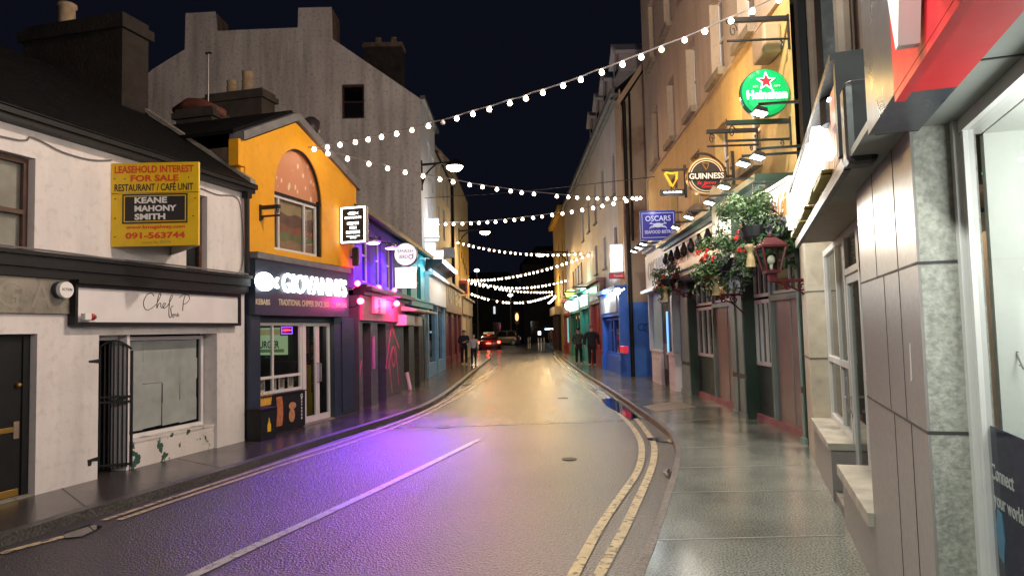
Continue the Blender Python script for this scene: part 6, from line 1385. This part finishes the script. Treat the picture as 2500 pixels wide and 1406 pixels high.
# ================================================================== flowers and red lanterns on the pub
m_leafs = [M('leaf_mid', (.04, .09, .022), .55, var=.4, scale=20), M('leaf_pale', (.10, .155, .07), .55, var=.3, scale=20), M('leaf_dark', (.018, .042, .016), .55, var=.3, scale=20), M('leaf_purple', (.08, .06, .1), .6, var=.3, scale=20)]
m_flower = M('red_petals', (.55, .03, .02), .5, var=.2, scale=20); m_hes = M('hessian', (.36, .27, .13), .9, var=.2, scale=12)
def basket(px, y, rx, rz, label, nl, seed, nfl):
    rn = random.Random(seed); x, z = R5.uv(*px, y); g = Thing('flower_basket', label, 'flower basket', R5, (x, y, z - rz), 'flower baskets on the pub fronts')
    g.part(MB().lathe((x, y, z - rz * .35), [(rx * .2, -rz * .25), (rx * .45, 0), (rx * .55, rz * .3)], 14), 'pot', m_black)
    mb = MB(); bmats = []
    nz_ = 0
    lumps = [(rn.gauss(0, .5) * rx, rn.gauss(0, .4) * rx, rn.uniform(-.75, .75) * rz, rn.randrange(4)) for _ in range(16)]
    for k in range(nl):
        lx_, ly_, lz_, lm = lumps[k % 16]
        d = Vector((rn.gauss(0, 1), rn.gauss(0, 1), rn.gauss(0, 1))).normalized() * rn.uniform(.1, .42) * rx
        c = Vector((x + lx_, y + ly_, z + lz_)) + d
        if rn.random() < .12: c.z -= rz * .5
        n = (d + Vector((0, -.3, .5)) * rx * .3).normalized(); a = n.orthogonal().normalized(); a = Matrix.Rotation(rn.uniform(0, 6.28), 3, n) @ a; b = n.cross(a)
        l_ = rn.uniform(.02, .06) * (.6 + rx); w_ = l_ * rn.uniform(.35, .6)
        q = [c - a * l_, c + b * w_ + n * .012, c + a * l_ - n * .015, c - b * w_ + n * .012]
        fc = mb.face(q)
        if fc: fc.material_index = (lm if lm < 3 or rn.random() < .4 else 2) if rn.random() < .8 else rn.randrange(3)
    g.part(mb, 'foliage', m_leafs)
    for k in range(nfl):
        a = rn.uniform(0, 6.28); c = (x + math.cos(a) * rx * rn.uniform(.2, .85), y - rx * rn.uniform(.3, .8), z + rn.uniform(-.8, .3) * rz); m2 = MB()
        for j in range(5): m2.ball((c[0] + rn.gauss(0, .025), c[1] + rn.gauss(0, .02), c[2] + rn.gauss(0, .025)), .022, 1)
        g.part(m2, 'flower', m_flower)
    g.part(MB().lathe((x + .05, y - .1, z - rz * 1.25), [(.07, 0), (.06, .12), (.035, .22), (.09, .3), (.05, .34)], 10), 'hessian_tassel', m_hes)
    hz = z + rz * 1.25
    g.part(MB().tube([(x, y, z + rz * .6), (x, y, hz), (x, -.3, hz)], .016, 6), 'hanger', m_blackm)
basket((1632, 680), -.75, .38, .42, 'smallest flower basket with red blooms in front of the pale bistro', 1200, 3, 8)
basket((1757, 628), -.85, .4, .52, 'middle flower basket with red geraniums at the left pub name panel', 2200, 5, 14)
basket((1843, 550), -.7, .42, .5, 'largest and highest flower basket, bushy above the nearest red lantern', 3600, 8, 4)
m_lred = M('lantern_red_paint', (.055, .005, .008), .55, var=.1, spec=.25); g_lan = glass('lantern_glass', (.8, .82, .78), .05, .05)
def lantern(px, y, h, label):
    x, z = R5.uv(*px, y); g = Thing('wall_lantern', label, 'lantern', R5, (x, y, z), 'red lanterns on the pub fronts')
    a, b = h * .17, h * .3
    cage = MB()
    for sx in (-1, 1):
        for sy in (-1, 1): cage.tube([(x + sx * a, y + sy * a, z), (x + sx * b, y + sy * b, z + h * .62)], h * .032, 4)
    cage.box(x - a - .01, x + a + .01, y - a - .01, y + a + .01, z - .03, z + .012); 
    cage.box(x - b - .02, x + b + .02, y - b - .02, y + b + .02, z + h * .62, z + h * .66)
    g.part(cage, 'cage', m_lred)
    top = MB(); p = [(x - b * 1.15, y - b * 1.15), (x + b * 1.15, y - b * 1.15), (x + b * 1.15, y + b * 1.15), (x - b * 1.15, y + b * 1.15)]
    top.hexa([(q[0], q[1], z + h * .665) for q in p] + [(x + (q[0] - x) * .35, y + (q[1] - y) * .35, z + h * .88) for q in p]); top.ball((x, y, z + h * .95), h * .07, 2)
    g.part(top, 'roof', m_lred)
    gl_ = MB()
    for sx, sy in ((1, 0), (-1, 0), (0, 1), (0, -1)):
        e = (-sy, sx); q = [(x + sx * r_ * .98 + e[0] * r_ * s_, y + sy * r_ * .98 + e[1] * r_ * s_, zz) for r_, s_, zz in ((a, -1, z + .015), (a, 1, z + .015), (b, 1, z + h * .615), (b, -1, z + h * .615))]; gl_.face(q)
    g.part(gl_, 'panes', g_lan)
    g.part(MB().ball((x, y, z + h * .3), h * .1, 2, (1, 1, 1.3)).cyl((x, y, z + .01), (x, y, z + h * .18), h * .04), 'bulb', m_boxw, smooth=True)
    g.part(MB().box(x - h * .09, x + h * .09, y - h * .09, y + h * .09, z - h * .28, z - .031).rbox(x - .025, x + .025, y, -.13, z - h * .3, z - h * .22, .006), 'arm', m_lred)
    mb = MB()
    for yc, rr in ((y * .72, h * .1), (y * .45, h * .14)): mb.tube([(x, yc + rr * (1 - k / 24) * math.cos(k * .5 + 1), z - h * .42 + rr * (1 - k / 24) * math.sin(k * .5 + 1)) for k in range(20)], .012, 5)
    mb.tube(smooth([Vector((x, y * .9, z - h * .3)), Vector((x, y * .5, z - h * .55)), Vector((x, -.13, z - h * .95))], 4), .014, 5); g.part(mb, 'scroll', m_lred)
lantern((1884, 662), -.74, .52, 'nearest and largest dark red lantern on a scrolled arm of the pub')
lantern((1738, 702), -.72, .55, 'dark red lantern half hidden by the middle flower basket')
lantern((1652, 706), -.6, .4, 'smallest dark red lantern bracket behind the bistro flower basket')

# ================================================================== people
def skin(name, verts, edges, mat, t, sub=1, root=0, parent=None):
    """one continuous surface grown round a jointed skeleton; verts are (x, y, z, radius)"""
    me = bpy.data.meshes.new(name); me.from_pydata([v[:3] for v in verts], edges, [])
    ob = bpy.data.objects.new(name, me); col.objects.link(ob)
    md = ob.modifiers.new('skin', 'SKIN'); md.use_smooth_shade = True
    for i, v in enumerate(verts):
        r = v[3]; me.skin_vertices[0].data[i].radius = r if isinstance(r, tuple) else (r, r); me.skin_vertices[0].data[i].use_root = i == root
    sb = ob.modifiers.new('sub', 'SUBSURF'); sb.levels = sb.render_levels = sub
    dg = bpy.context.evaluated_depsgraph_get(); m2 = bpy.data.meshes.new_from_object(ob.evaluated_get(dg)); bpy.data.objects.remove(ob); bpy.data.meshes.remove(me)
    m2.materials.clear(); m2.materials.append(mat); m2.name = name
    for p in m2.polygons: p.use_smooth = True
    o = bpy.data.objects.new(name, m2); col.objects.link(o); o.parent = parent or t.e; return o
m_skin = M('skin', (.6, .36, .27), .55, var=.08, scale=8); m_hair = M('dark_hair', (.02, .015, .012), .6, var=.2, scale=20)
def person(px, label, height, facing, top_m, leg_m, shoe_m, hat_m, hat, stride=.16, arms='down', coat=0.0, bulk=1.0, group=None):
    p = G(*px, .0); t = Thing('person', label, 'person', WORLD, (0, 0, 0), group); s = height / 1.75; t.e.location = p; t.e.rotation_euler.z = facing; t.e.scale = (s, s, s); t.org = Vector((0, 0, 0))
    b = bulk
    # joints, front of the body is -y
    def leg(sd, fw): return [(sd * .09, 0, .92), (sd * .1, -fw * .55 - .02, .5), (sd * .1, -fw + (.05 if fw < 0 else 0), .09), (sd * .11, -fw - .13, .035)]
    lr, ll = leg(1, stride), leg(-1, -stride)
    if arms == 'down': ar = [(.2 * b, 0, 1.42), (.25 * b, .03, 1.16), (.26 * b, -.05, .92)]; al = [(-.2 * b, 0, 1.42), (-.25 * b, .02, 1.16), (-.25 * b, -.08, .92)]
    elif arms == 'phone': ar = [(.2, 0, 1.42), (.26, .0, 1.15), (.1, -.24, 1.17)]; al = [(-.2, 0, 1.42), (-.27, .0, 1.15), (-.06, -.25, 1.15)]
    else: ar = [(.2 * b, 0, 1.42), (.29 * b, .06, 1.17), (.2 * b, -.08, .98)]; al = [(-.2 * b, 0, 1.42), (-.29 * b, .06, 1.17), (-.2 * b, -.08, .98)]
    V = [(0, 0, .95, .12), (0, 0, 1.15, .115), (0, 0, 1.36, .13), (0, .01, 1.5, .055), (0, -.005, 1.58, .07), (0, -.02, 1.66, .088), (0, -.005, 1.73, .07)]
    E_ = [(0, 1), (1, 2), (2, 3), (3, 4), (4, 5), (5, 6)]
    V.append((0, -.11, 1.645, .014)); E_.append((5, 7))                              # nose
    for sd in (1, -1): V.append((sd * .088, .0, 1.655, .018)); E_.append((5, len(V) - 1))   # ears
    for L_, par in ((lr, 0), (ll, 0)):
        i0 = len(V)
        for q, r_ in zip(L_, (.085, .058, .042, .035)): V.append((*q, r_))
        E_ += [(par, i0), (i0, i0 + 1), (i0 + 1, i0 + 2), (i0 + 2, i0 + 3)]
    for A_ in (ar, al):
        i0 = len(V)
        for q, r_ in zip(A_, (.06, .044, .032)): V.append((*q, r_))
        E_ += [(2, i0), (i0, i0 + 1), (i0 + 1, i0 + 2)]
        w_ = Vector(A_[2]); d = (w_ - Vector(A_[1])).normalized(); sd = Vector((0, 1, 0)) if arms != 'phone' else Vector((0, 0, 1)); sd = (sd - d * sd.dot(d)).normalized(); nrm = d.cross(sd)
        pm = w_ + d * .06; V.append((*pm, (.02, .032))); ip = len(V) - 1; E_.append((i0 + 2, ip))
        for k, ln in enumerate((.062, .075, .07, .055)):                              # four fingers, lightly curled
            q0 = pm + d * .03 + sd * (k - 1.5) * .018; q1 = q0 + d * ln * .55; q2 = q1 + (d * .7 + nrm * .5) * ln * .5
            a_ = len(V); V += [(*q0, .009), (*q1, .0085), (*q2, .007)]; E_ += [(ip, a_), (a_, a_ + 1), (a_ + 1, a_ + 2)]
        q0 = pm - sd * .035 - d * .01; q1 = q0 - sd * .02 + d * .035; a_ = len(V); V += [(*q0, .011), (*q1, .009)]; E_ += [(ip, a_), (a_, a_ + 1)]   # thumb
    bd = skin('body', V, E_, m_skin, t, 1)
    for sd in (-1, 1): t.part(MB().ball((sd * .033, -.098, 1.668), .012, 1), 'eye', m_ink, bd)
    t.part(MB().rbox(-.025, .025, -.101, -.085, 1.607, 1.616, .003), 'mouth', M('lips', (.3, .1, .09), .5), bd)
    # coat or jumper
    z0 = .88 - coat
    C = [(0, 0, 1.1, (.165 * b, .13 * b)), (0, 0, 1.36, (.17 * b, .125 * b)), (0, .01, 1.52, (.08, .075)), (0, 0, z0, (.175 * b, .135 * b))]; E2 = [(0, 1), (1, 2), (0, 3)]
    for A_ in (ar, al):
        i0 = len(C); 
        for q, r_ in zip(A_, (.085 * b, .066 * b, .05 * b)): C.append((*q, r_))
        E2 += [(1, i0), (i0, i0 + 1), (i0 + 1, i0 + 2)]
    skin('coat' if coat else 'jumper', C, E2, top_m, t, 1)
    T_ = [(0, 0, .95, (.15, .125))]; E3 = []
    for L_ in (lr, ll):
        i0 = len(T_)
        for q, r_ in zip(L_[:3], (.1, .075, .06)): T_.append((*q, r_))
        E3 += [(0, i0), (i0, i0 + 1), (i0 + 1, i0 + 2)]
    skin('trousers', T_, E3, leg_m, t, 1)
    for L_ in (lr, ll):
        a_, c_ = L_[2], L_[3]; skin('shoe', [(a_[0], a_[1] + .05, .045, .045), (a_[0], (a_[1] + c_[1]) / 2, .045, .048), (c_[0], c_[1], .035, .034)], [(0, 1), (1, 2)], shoe_m, t, 1)
    if hat == 'beanie': t.part(MB().lathe((0, -.005, 1.675), [(.104, 0), (.108, .03), (.1, .07), (.07, .115), (.02, .135)], 14), 'beanie', hat_m, smooth=True)
    elif hat == 'cap': t.part(MB().lathe((0, -.005, 1.69), [(.1, 0), (.1, .03), (.085, .07), (.03, .095)], 14).box(-.07, .07, -.2, -.09, 1.69, 1.702), 'cap', hat_m, smooth=True)
    elif hat == 'hair': t.part(MB().lathe((0, .012, 1.63), [(.09, -.02), (.1, .03), (.098, .08), (.07, .125), (.02, .14)], 14), 'hair', hat_m, smooth=True)
    elif hat == 'long': t.part(MB().lathe((0, .035, 1.5), [(.05, -.08), (.08, .05), (.092, .16), (.094, .2), (.07, .25), (.02, .268)], 14), 'hair', hat_m, smooth=True)
    return t
m_navyc = M('navy_cloth', (.018, .022, .04), .85, var=.2, scale=6, bump=.1); m_blk = M('black_cloth', (.012, .012, .014), .85, var=.2, scale=6); m_whitec = M('pale_cloth', (.55, .48, .48), .85, var=.1, scale=6)
m_olive = M('olive_cloth', (.055, .06, .04), .85, var=.25, scale=6, bump=.1); m_greyc = M('grey_cloth', (.16, .14, .13), .85, var=.2); m_shoew = M('white_shoe', (.6, .6, .58), .5, var=.1); m_pinkhat = M('dusty_red_wool', (.3, .08, .07), .9, var=.2)
a_, b_ = G(1134, 891), G(1134, 806)
def hgt(px, foot, headtop):
    d = (G(px, foot) - Vector((0, 0, 0))).y; return (foot - headtop) / FOC * d
person((1134, 891), 'person in dark navy jumper and trousers looking down at a phone held in both hands', hgt(1134, 892, 807), .05, m_navyc, m_blk, m_shoew, m_hair, 'hair', .14, 'phone', group=None)
person((1157, 892), 'person in white top and black trousers walking beside the navy dressed person', hgt(1157, 893, 818), .1, m_whitec, m_blk, m_shoew, m_hair, 'long', .06, 'down')
person((1414, 890), 'person in an olive green coat and black cap walking by the teal shop', hgt(1414, 892, 803), .0, m_olive, m_blk, m_shoew, m_blk, 'cap', .15, 'pockets', coat=.18)
person((1446, 894), 'broad person in a long black coat and dusty red beanie on the right pavement', hgt(1446, 896, 797), -.05, m_blk, m_blk, m_blk, m_pinkhat, 'beanie', .08, 'down', coat=.16, bulk=1.22)
person((1347, 849), 'person in a grey coat walking away by the far right corner bollards', hgt(1347, 849, 804), 3.1, m_greyc, m_greyc, m_shoew, m_hair, 'hair', .14, 'down', coat=.1)

# ================================================================== cars and things at the far end
m_tyre = M('tyre_rubber', (.012, .012, .012), .8, var=.2); m_rim = M('alloy_rim', (.5, .5, .5), .3, metal=.8, var=.1); m_carglass = M('car_glass', (.01, .012, .014), .05, var=0, spec=.8)
m_brake = M('lit_brake_lens', (1, .1, .05), .3, var=0, emit=14, ecol=(1, .05, .025)); m_tail = M('red_tail_lens', (.4, .02, .02), .2, var=0); m_plate = M('number_plate', (.7, .68, .6), .4, var=.03, emit=.25)
def car(label, cat, L_, W, H, body_m, prof_belt, roof, loc, rot, lit=True, taxi=False, suv=False):
    """x forward, built with rounded cross sections along the length"""
    t = Thing('parked_car' if not taxi else 'taxi_car', label, cat, WORLD, (0, 0, 0)); t.e.location = loc; t.e.rotation_euler.z = rot; t.org = Vector((0, 0, 0))
    def loft(mb, st, seg=10):
        rings = []
        for x, hw, z0, z1, rr in st:
            pts = []
            for k in range(4 * seg):
                a = k * 2 * math.pi / (4 * seg); ca, sa = math.cos(a), math.sin(a); e = rr
                pts.append((x, hw * math.copysign(abs(ca) ** e, ca), (z0 + z1) / 2 + (z1 - z0) / 2 * math.copysign(abs(sa) ** e, sa)))
            rings.append([mb.bm.verts.new(q) for q in pts])
        n = 4 * seg
        for a, b in zip(rings, rings[1:]):
            for k in range(n): mb.bm.faces.new((a[k], a[(k + 1) % n], b[(k + 1) % n], b[k]))
        mb.bm.faces.new(rings[0][::-1]); mb.bm.faces.new(rings[-1]); return mb
    h = L_ / 2; w_ = W / 2; g_ = .22 if suv else .17; belt = H * .62
    body = t.part(loft(MB(), [(-h, w_ * .82, g_ + .12, belt * .93, .45), (-h + .08, w_ * .95, g_ + .03, belt * .99, .38), (-h + .7, w_, g_, belt, .34), (0, w_, g_, belt, .34), (h - 1.1, w_, g_, belt * .97, .34), (h - .35, w_ * .96, g_, belt * .84, .36), (h - .06, w_ * .88, g_ + .05, belt * .74, .42), (h, w_ * .78, g_ + .12, belt * .64, .5)]), 'body', body_m, smooth=True)
    r0, r1, r2, r3 = roof
    cabin = t.part(loft(MB(), [(r0, w_ * .84, belt - .1, belt + .02, .4), (r1, w_ * .8, belt - .1, H * .985, .42), ((r1 + r2) / 2, w_ * .8, belt - .1, H, .42), (r2, w_ * .78, belt - .1, H * .97, .42), (r3, w_ * .86, belt - .1, belt + .01, .4)]), 'cabin', body_m, smooth=True)
    gl = MB()
    for sd in (-1, 1):
        y = sd * (w_ * .84); yy = sd * (w_ * .795)
        for a, b in ((r0 + .35, (r1 + r2) / 2 - .05), ((r1 + r2) / 2 + .05, r3 - .4)):
            gl.face([(a, y, belt + .02), (b, y, belt + .02), (min(b, r2 - .05), yy, H - .14), (max(a, r1 + .05), yy, H - .14)])
    t.part(gl, 'side_window', m_carglass, cabin)
    t.part(MB().hexa(((r0 + .0, -w_ * .68, belt + .05), (r0 + .0, w_ * .68, belt + .05), (r0 + .1, w_ * .68, belt + .05), (r0 + .1, -w_ * .68, belt + .05), (r1 - .05, -w_ * .6, H - .12), (r1 - .05, w_ * .6, H - .12), (r1 + .05, w_ * .6, H - .12), (r1 + .05, -w_ * .6, H - .12))), 'rear_window', m_carglass, cabin)
    for sx in (-h + .78, h - .85):
        for sd in (-1, 1):
            r_ = .33 if not suv else .37; wh = t.part(MB().tube([(sx, sd * (w_ - .2), r_), (sx, sd * (w_ - .02), r_), (sx, sd * (w_ + .015), r_)], [r_, r_, r_ * .9], 24), 'wheel', m_tyre)
            mb = MB().tube([(sx, sd * (w_ + .0), r_), (sx, sd * (w_ + .022), r_)], [r_ * .66, r_ * .62], 20); t.part(mb, 'rim', m_rim, wh)
    for sd in (-1, 1):
        t.part(MB().rbox(-h - .015, -h + .25, sd * w_ * .9 - .14, sd * w_ * .9 + .05 * 1 if sd > 0 else sd * w_ * .9 + .14, belt * .66, belt * .9, .03), 'tail_light', m_brake if lit else m_tail, body)
    t.part(MB().box(-h - .02, -h + .05, -.26, .26, belt * .6, belt * .72), 'number_plate', m_plate, body)
    if taxi:
        sg = t.part(MB().rbox(r1 + .55, r1 + .75, -.55, .55, H + .02, H + .2, .03), 'roof_sign', M('taxi_sign', (.8, .6, .2), .4, var=0, emit=.35, ecol=(1, .75, .3)), None)
        t.part(MB().box(r1 + .545, r1 + .549, -.5, .1, H + .05, H + .17), 'sign_panel', m_offwhite, sg)
        t.part(MB().rbox(r1 - .1, r1 - .06, -.16, .16, H - .15, H - .1, .008), 'high_brake_light', m_brake, cabin)
    return t
m_carmar = M('dark_maroon_car_paint', (.06, .012, .015), .2, var=.05, coat=.8); m_carsil = M('gold_grey_car_paint', (.34, .29, .22), .25, metal=.4, var=.05, coat=.6)
p = G(1193, 854, ROADZ); d_ = p.y
car('dark red taxi with glowing brake lights and a yellow roof sign, seen from behind', 'car', 4.3, 56 / FOC * d_ * 1.0, 38 / FOC * d_, m_carmar, 0, (-2.0, -1.35, .35, 1.1), Vector((p.x, p.y + 2.1, ROADZ)), R(90), True, True)
lamp('brake_light_glow', (p.x, p.y - .35, .75), 40, (1, .06, .03), .1)
p = G(1252, 843, ROADZ); d_ = p.y
car('gold grey estate car parked side on across the end of the street', 'car', 4.6, 1.85, 37 / FOC * d_, m_carsil, 0, (-2.15, -1.7, .3, 1.25), Vector((p.x - 1.3, p.y + .9, ROADZ)), R(172), False, False, True)
mb = None
for k, (px_, py_) in enumerate(((1290, 848), (1295, 847), (1315, 852), (1322, 853), (1329, 850))):
    p = G(px_, py_); g = Thing('bollard', 'slim steel bollard at the far right corner kerb', 'bollard', WORLD, (p.x, p.y, ROADZ), 'steel bollards at the far corner')
    g.part(MB().lathe((p.x, p.y, ROADZ), [(.08, 0), (.08, .03), (.055, .04), (.055, 1.08), (.05, 1.12), (.02, 1.14)], 12), 'post', m_alu, smooth=True)
    g.part(MB().lathe((p.x, p.y, ROADZ + .85), [(.057, 0), (.057, .1)], 12), 'reflective_band', m_offwhite)
# dark frontages across the end of the street, lit windows, lamp standards
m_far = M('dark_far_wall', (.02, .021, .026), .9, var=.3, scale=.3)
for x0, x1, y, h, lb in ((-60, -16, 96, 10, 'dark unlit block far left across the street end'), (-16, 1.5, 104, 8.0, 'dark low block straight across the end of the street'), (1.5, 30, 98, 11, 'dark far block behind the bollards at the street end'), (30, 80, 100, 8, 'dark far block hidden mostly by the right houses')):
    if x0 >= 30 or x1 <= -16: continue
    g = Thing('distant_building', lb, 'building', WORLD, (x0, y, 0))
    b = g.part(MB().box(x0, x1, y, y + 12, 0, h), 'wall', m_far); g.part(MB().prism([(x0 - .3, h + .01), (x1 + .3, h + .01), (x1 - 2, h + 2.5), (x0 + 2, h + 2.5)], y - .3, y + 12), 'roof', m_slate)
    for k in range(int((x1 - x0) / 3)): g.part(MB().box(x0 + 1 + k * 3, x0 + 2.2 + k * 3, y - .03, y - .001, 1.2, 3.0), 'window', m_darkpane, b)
def litpane(px, y, w_, h_, label, c_, e_):
    d = ray(*px); q = CAM + d * ((y - .1) / d.y); solo('lit_window', label, 'window', MB().box(q.x - w_ / 2, q.x + w_ / 2, y - .08, y - .035, q.z - h_ / 2, q.z + h_ / 2), M('far_lit_pane', (.5, .5, .5), .4, var=0, emit=e_, ecol=c_), group='lit panes at the street end')
litpane((1343, 803), 98, 1.5, .22, 'long cool lit shop strip low down at the far end', (.5, .85, 1), 2.5)
litpane((1207, 757), 104, .3, 1.1, 'narrow pale lit pane high across the street end', (.9, .95, 1), .7)
litpane((1317, 813), 98, .4, .5, 'small bright white pane behind the bollards', (.9, .95, 1), 3)
def post(px_top, py, y, label, glow, c_):
    d = ray(px_top, py); q = CAM + d * (y / d.y); g = Thing('lamp_standard', label, 'street lamp', WORLD, (q.x, y, ROADZ), 'lamp standards beyond the street end')
    g.part(MB().tube([(q.x, y, ROADZ), (q.x, y, q.z)], [.1, .06], 8), 'pole', m_lead); g.part(MB().lathe((q.x, y, q.z - .1), [(.1, 0), (.32, .1), (.3, .28), (.1, .38)], 12), 'lantern_head', M('far_lamp_glass', (1, 1, 1), .3, var=0, emit=glow, ecol=c_), smooth=True)
post(1164, 662, 88, 'tall lamp standard with cold white head left of the bulb strings', 8, (.85, .95, 1))
post(1246, 722, 92, 'lamp standard with its head behind the lowest bulb string', 10, (1, .95, .85))
d = ray(1262, 776); q = CAM + d * (80 / d.y)
g = Thing('traffic_signal', 'traffic signal with one lit orange lens standing behind the cars', 'traffic light', WORLD, (q.x, 80, ROADZ))
g.part(MB().tube([(q.x, 80, ROADZ), (q.x, 80, q.z)], .08, 8), 'pole', m_blackm); hd = g.part(MB().rbox(q.x - .28, q.x + .28, 79.8, 80.1, q.z - .75, q.z + .75, .06), 'head', m_blackm)
g.part(MB().drum(q.x, q.z + .1, 79.75, 79.8, .2, 16, .45), 'lens', M('amber_lens', (.8, .4, .1), .4, var=0, emit=1.6, ecol=(1, .55, .22)), hd)
lamp('far_street_light', (-4, 72, 8), 700, (1, .75, .45), .2)
# white planter by the right wall near the walkers
p = G(1476, 886); g = Thing('planter', 'pale stone planter against the dark red shopfront behind the walkers', 'planter', WORLD, (p.x, p.y, 0))
g.part(MB().lathe((p.x - .1, p.y, 0), [(.22, 0), (.28, .05), (.2, .3), (.3, .6), (.34, .75), (.3, .76)], 14), 'pot', m_signwhite, smooth=True); g.part(MB().lathe((p.x - .1, p.y, .77), [(.28, 0), (.25, .1), (.1, .2)], 10), 'shrub', m_leafs[2])
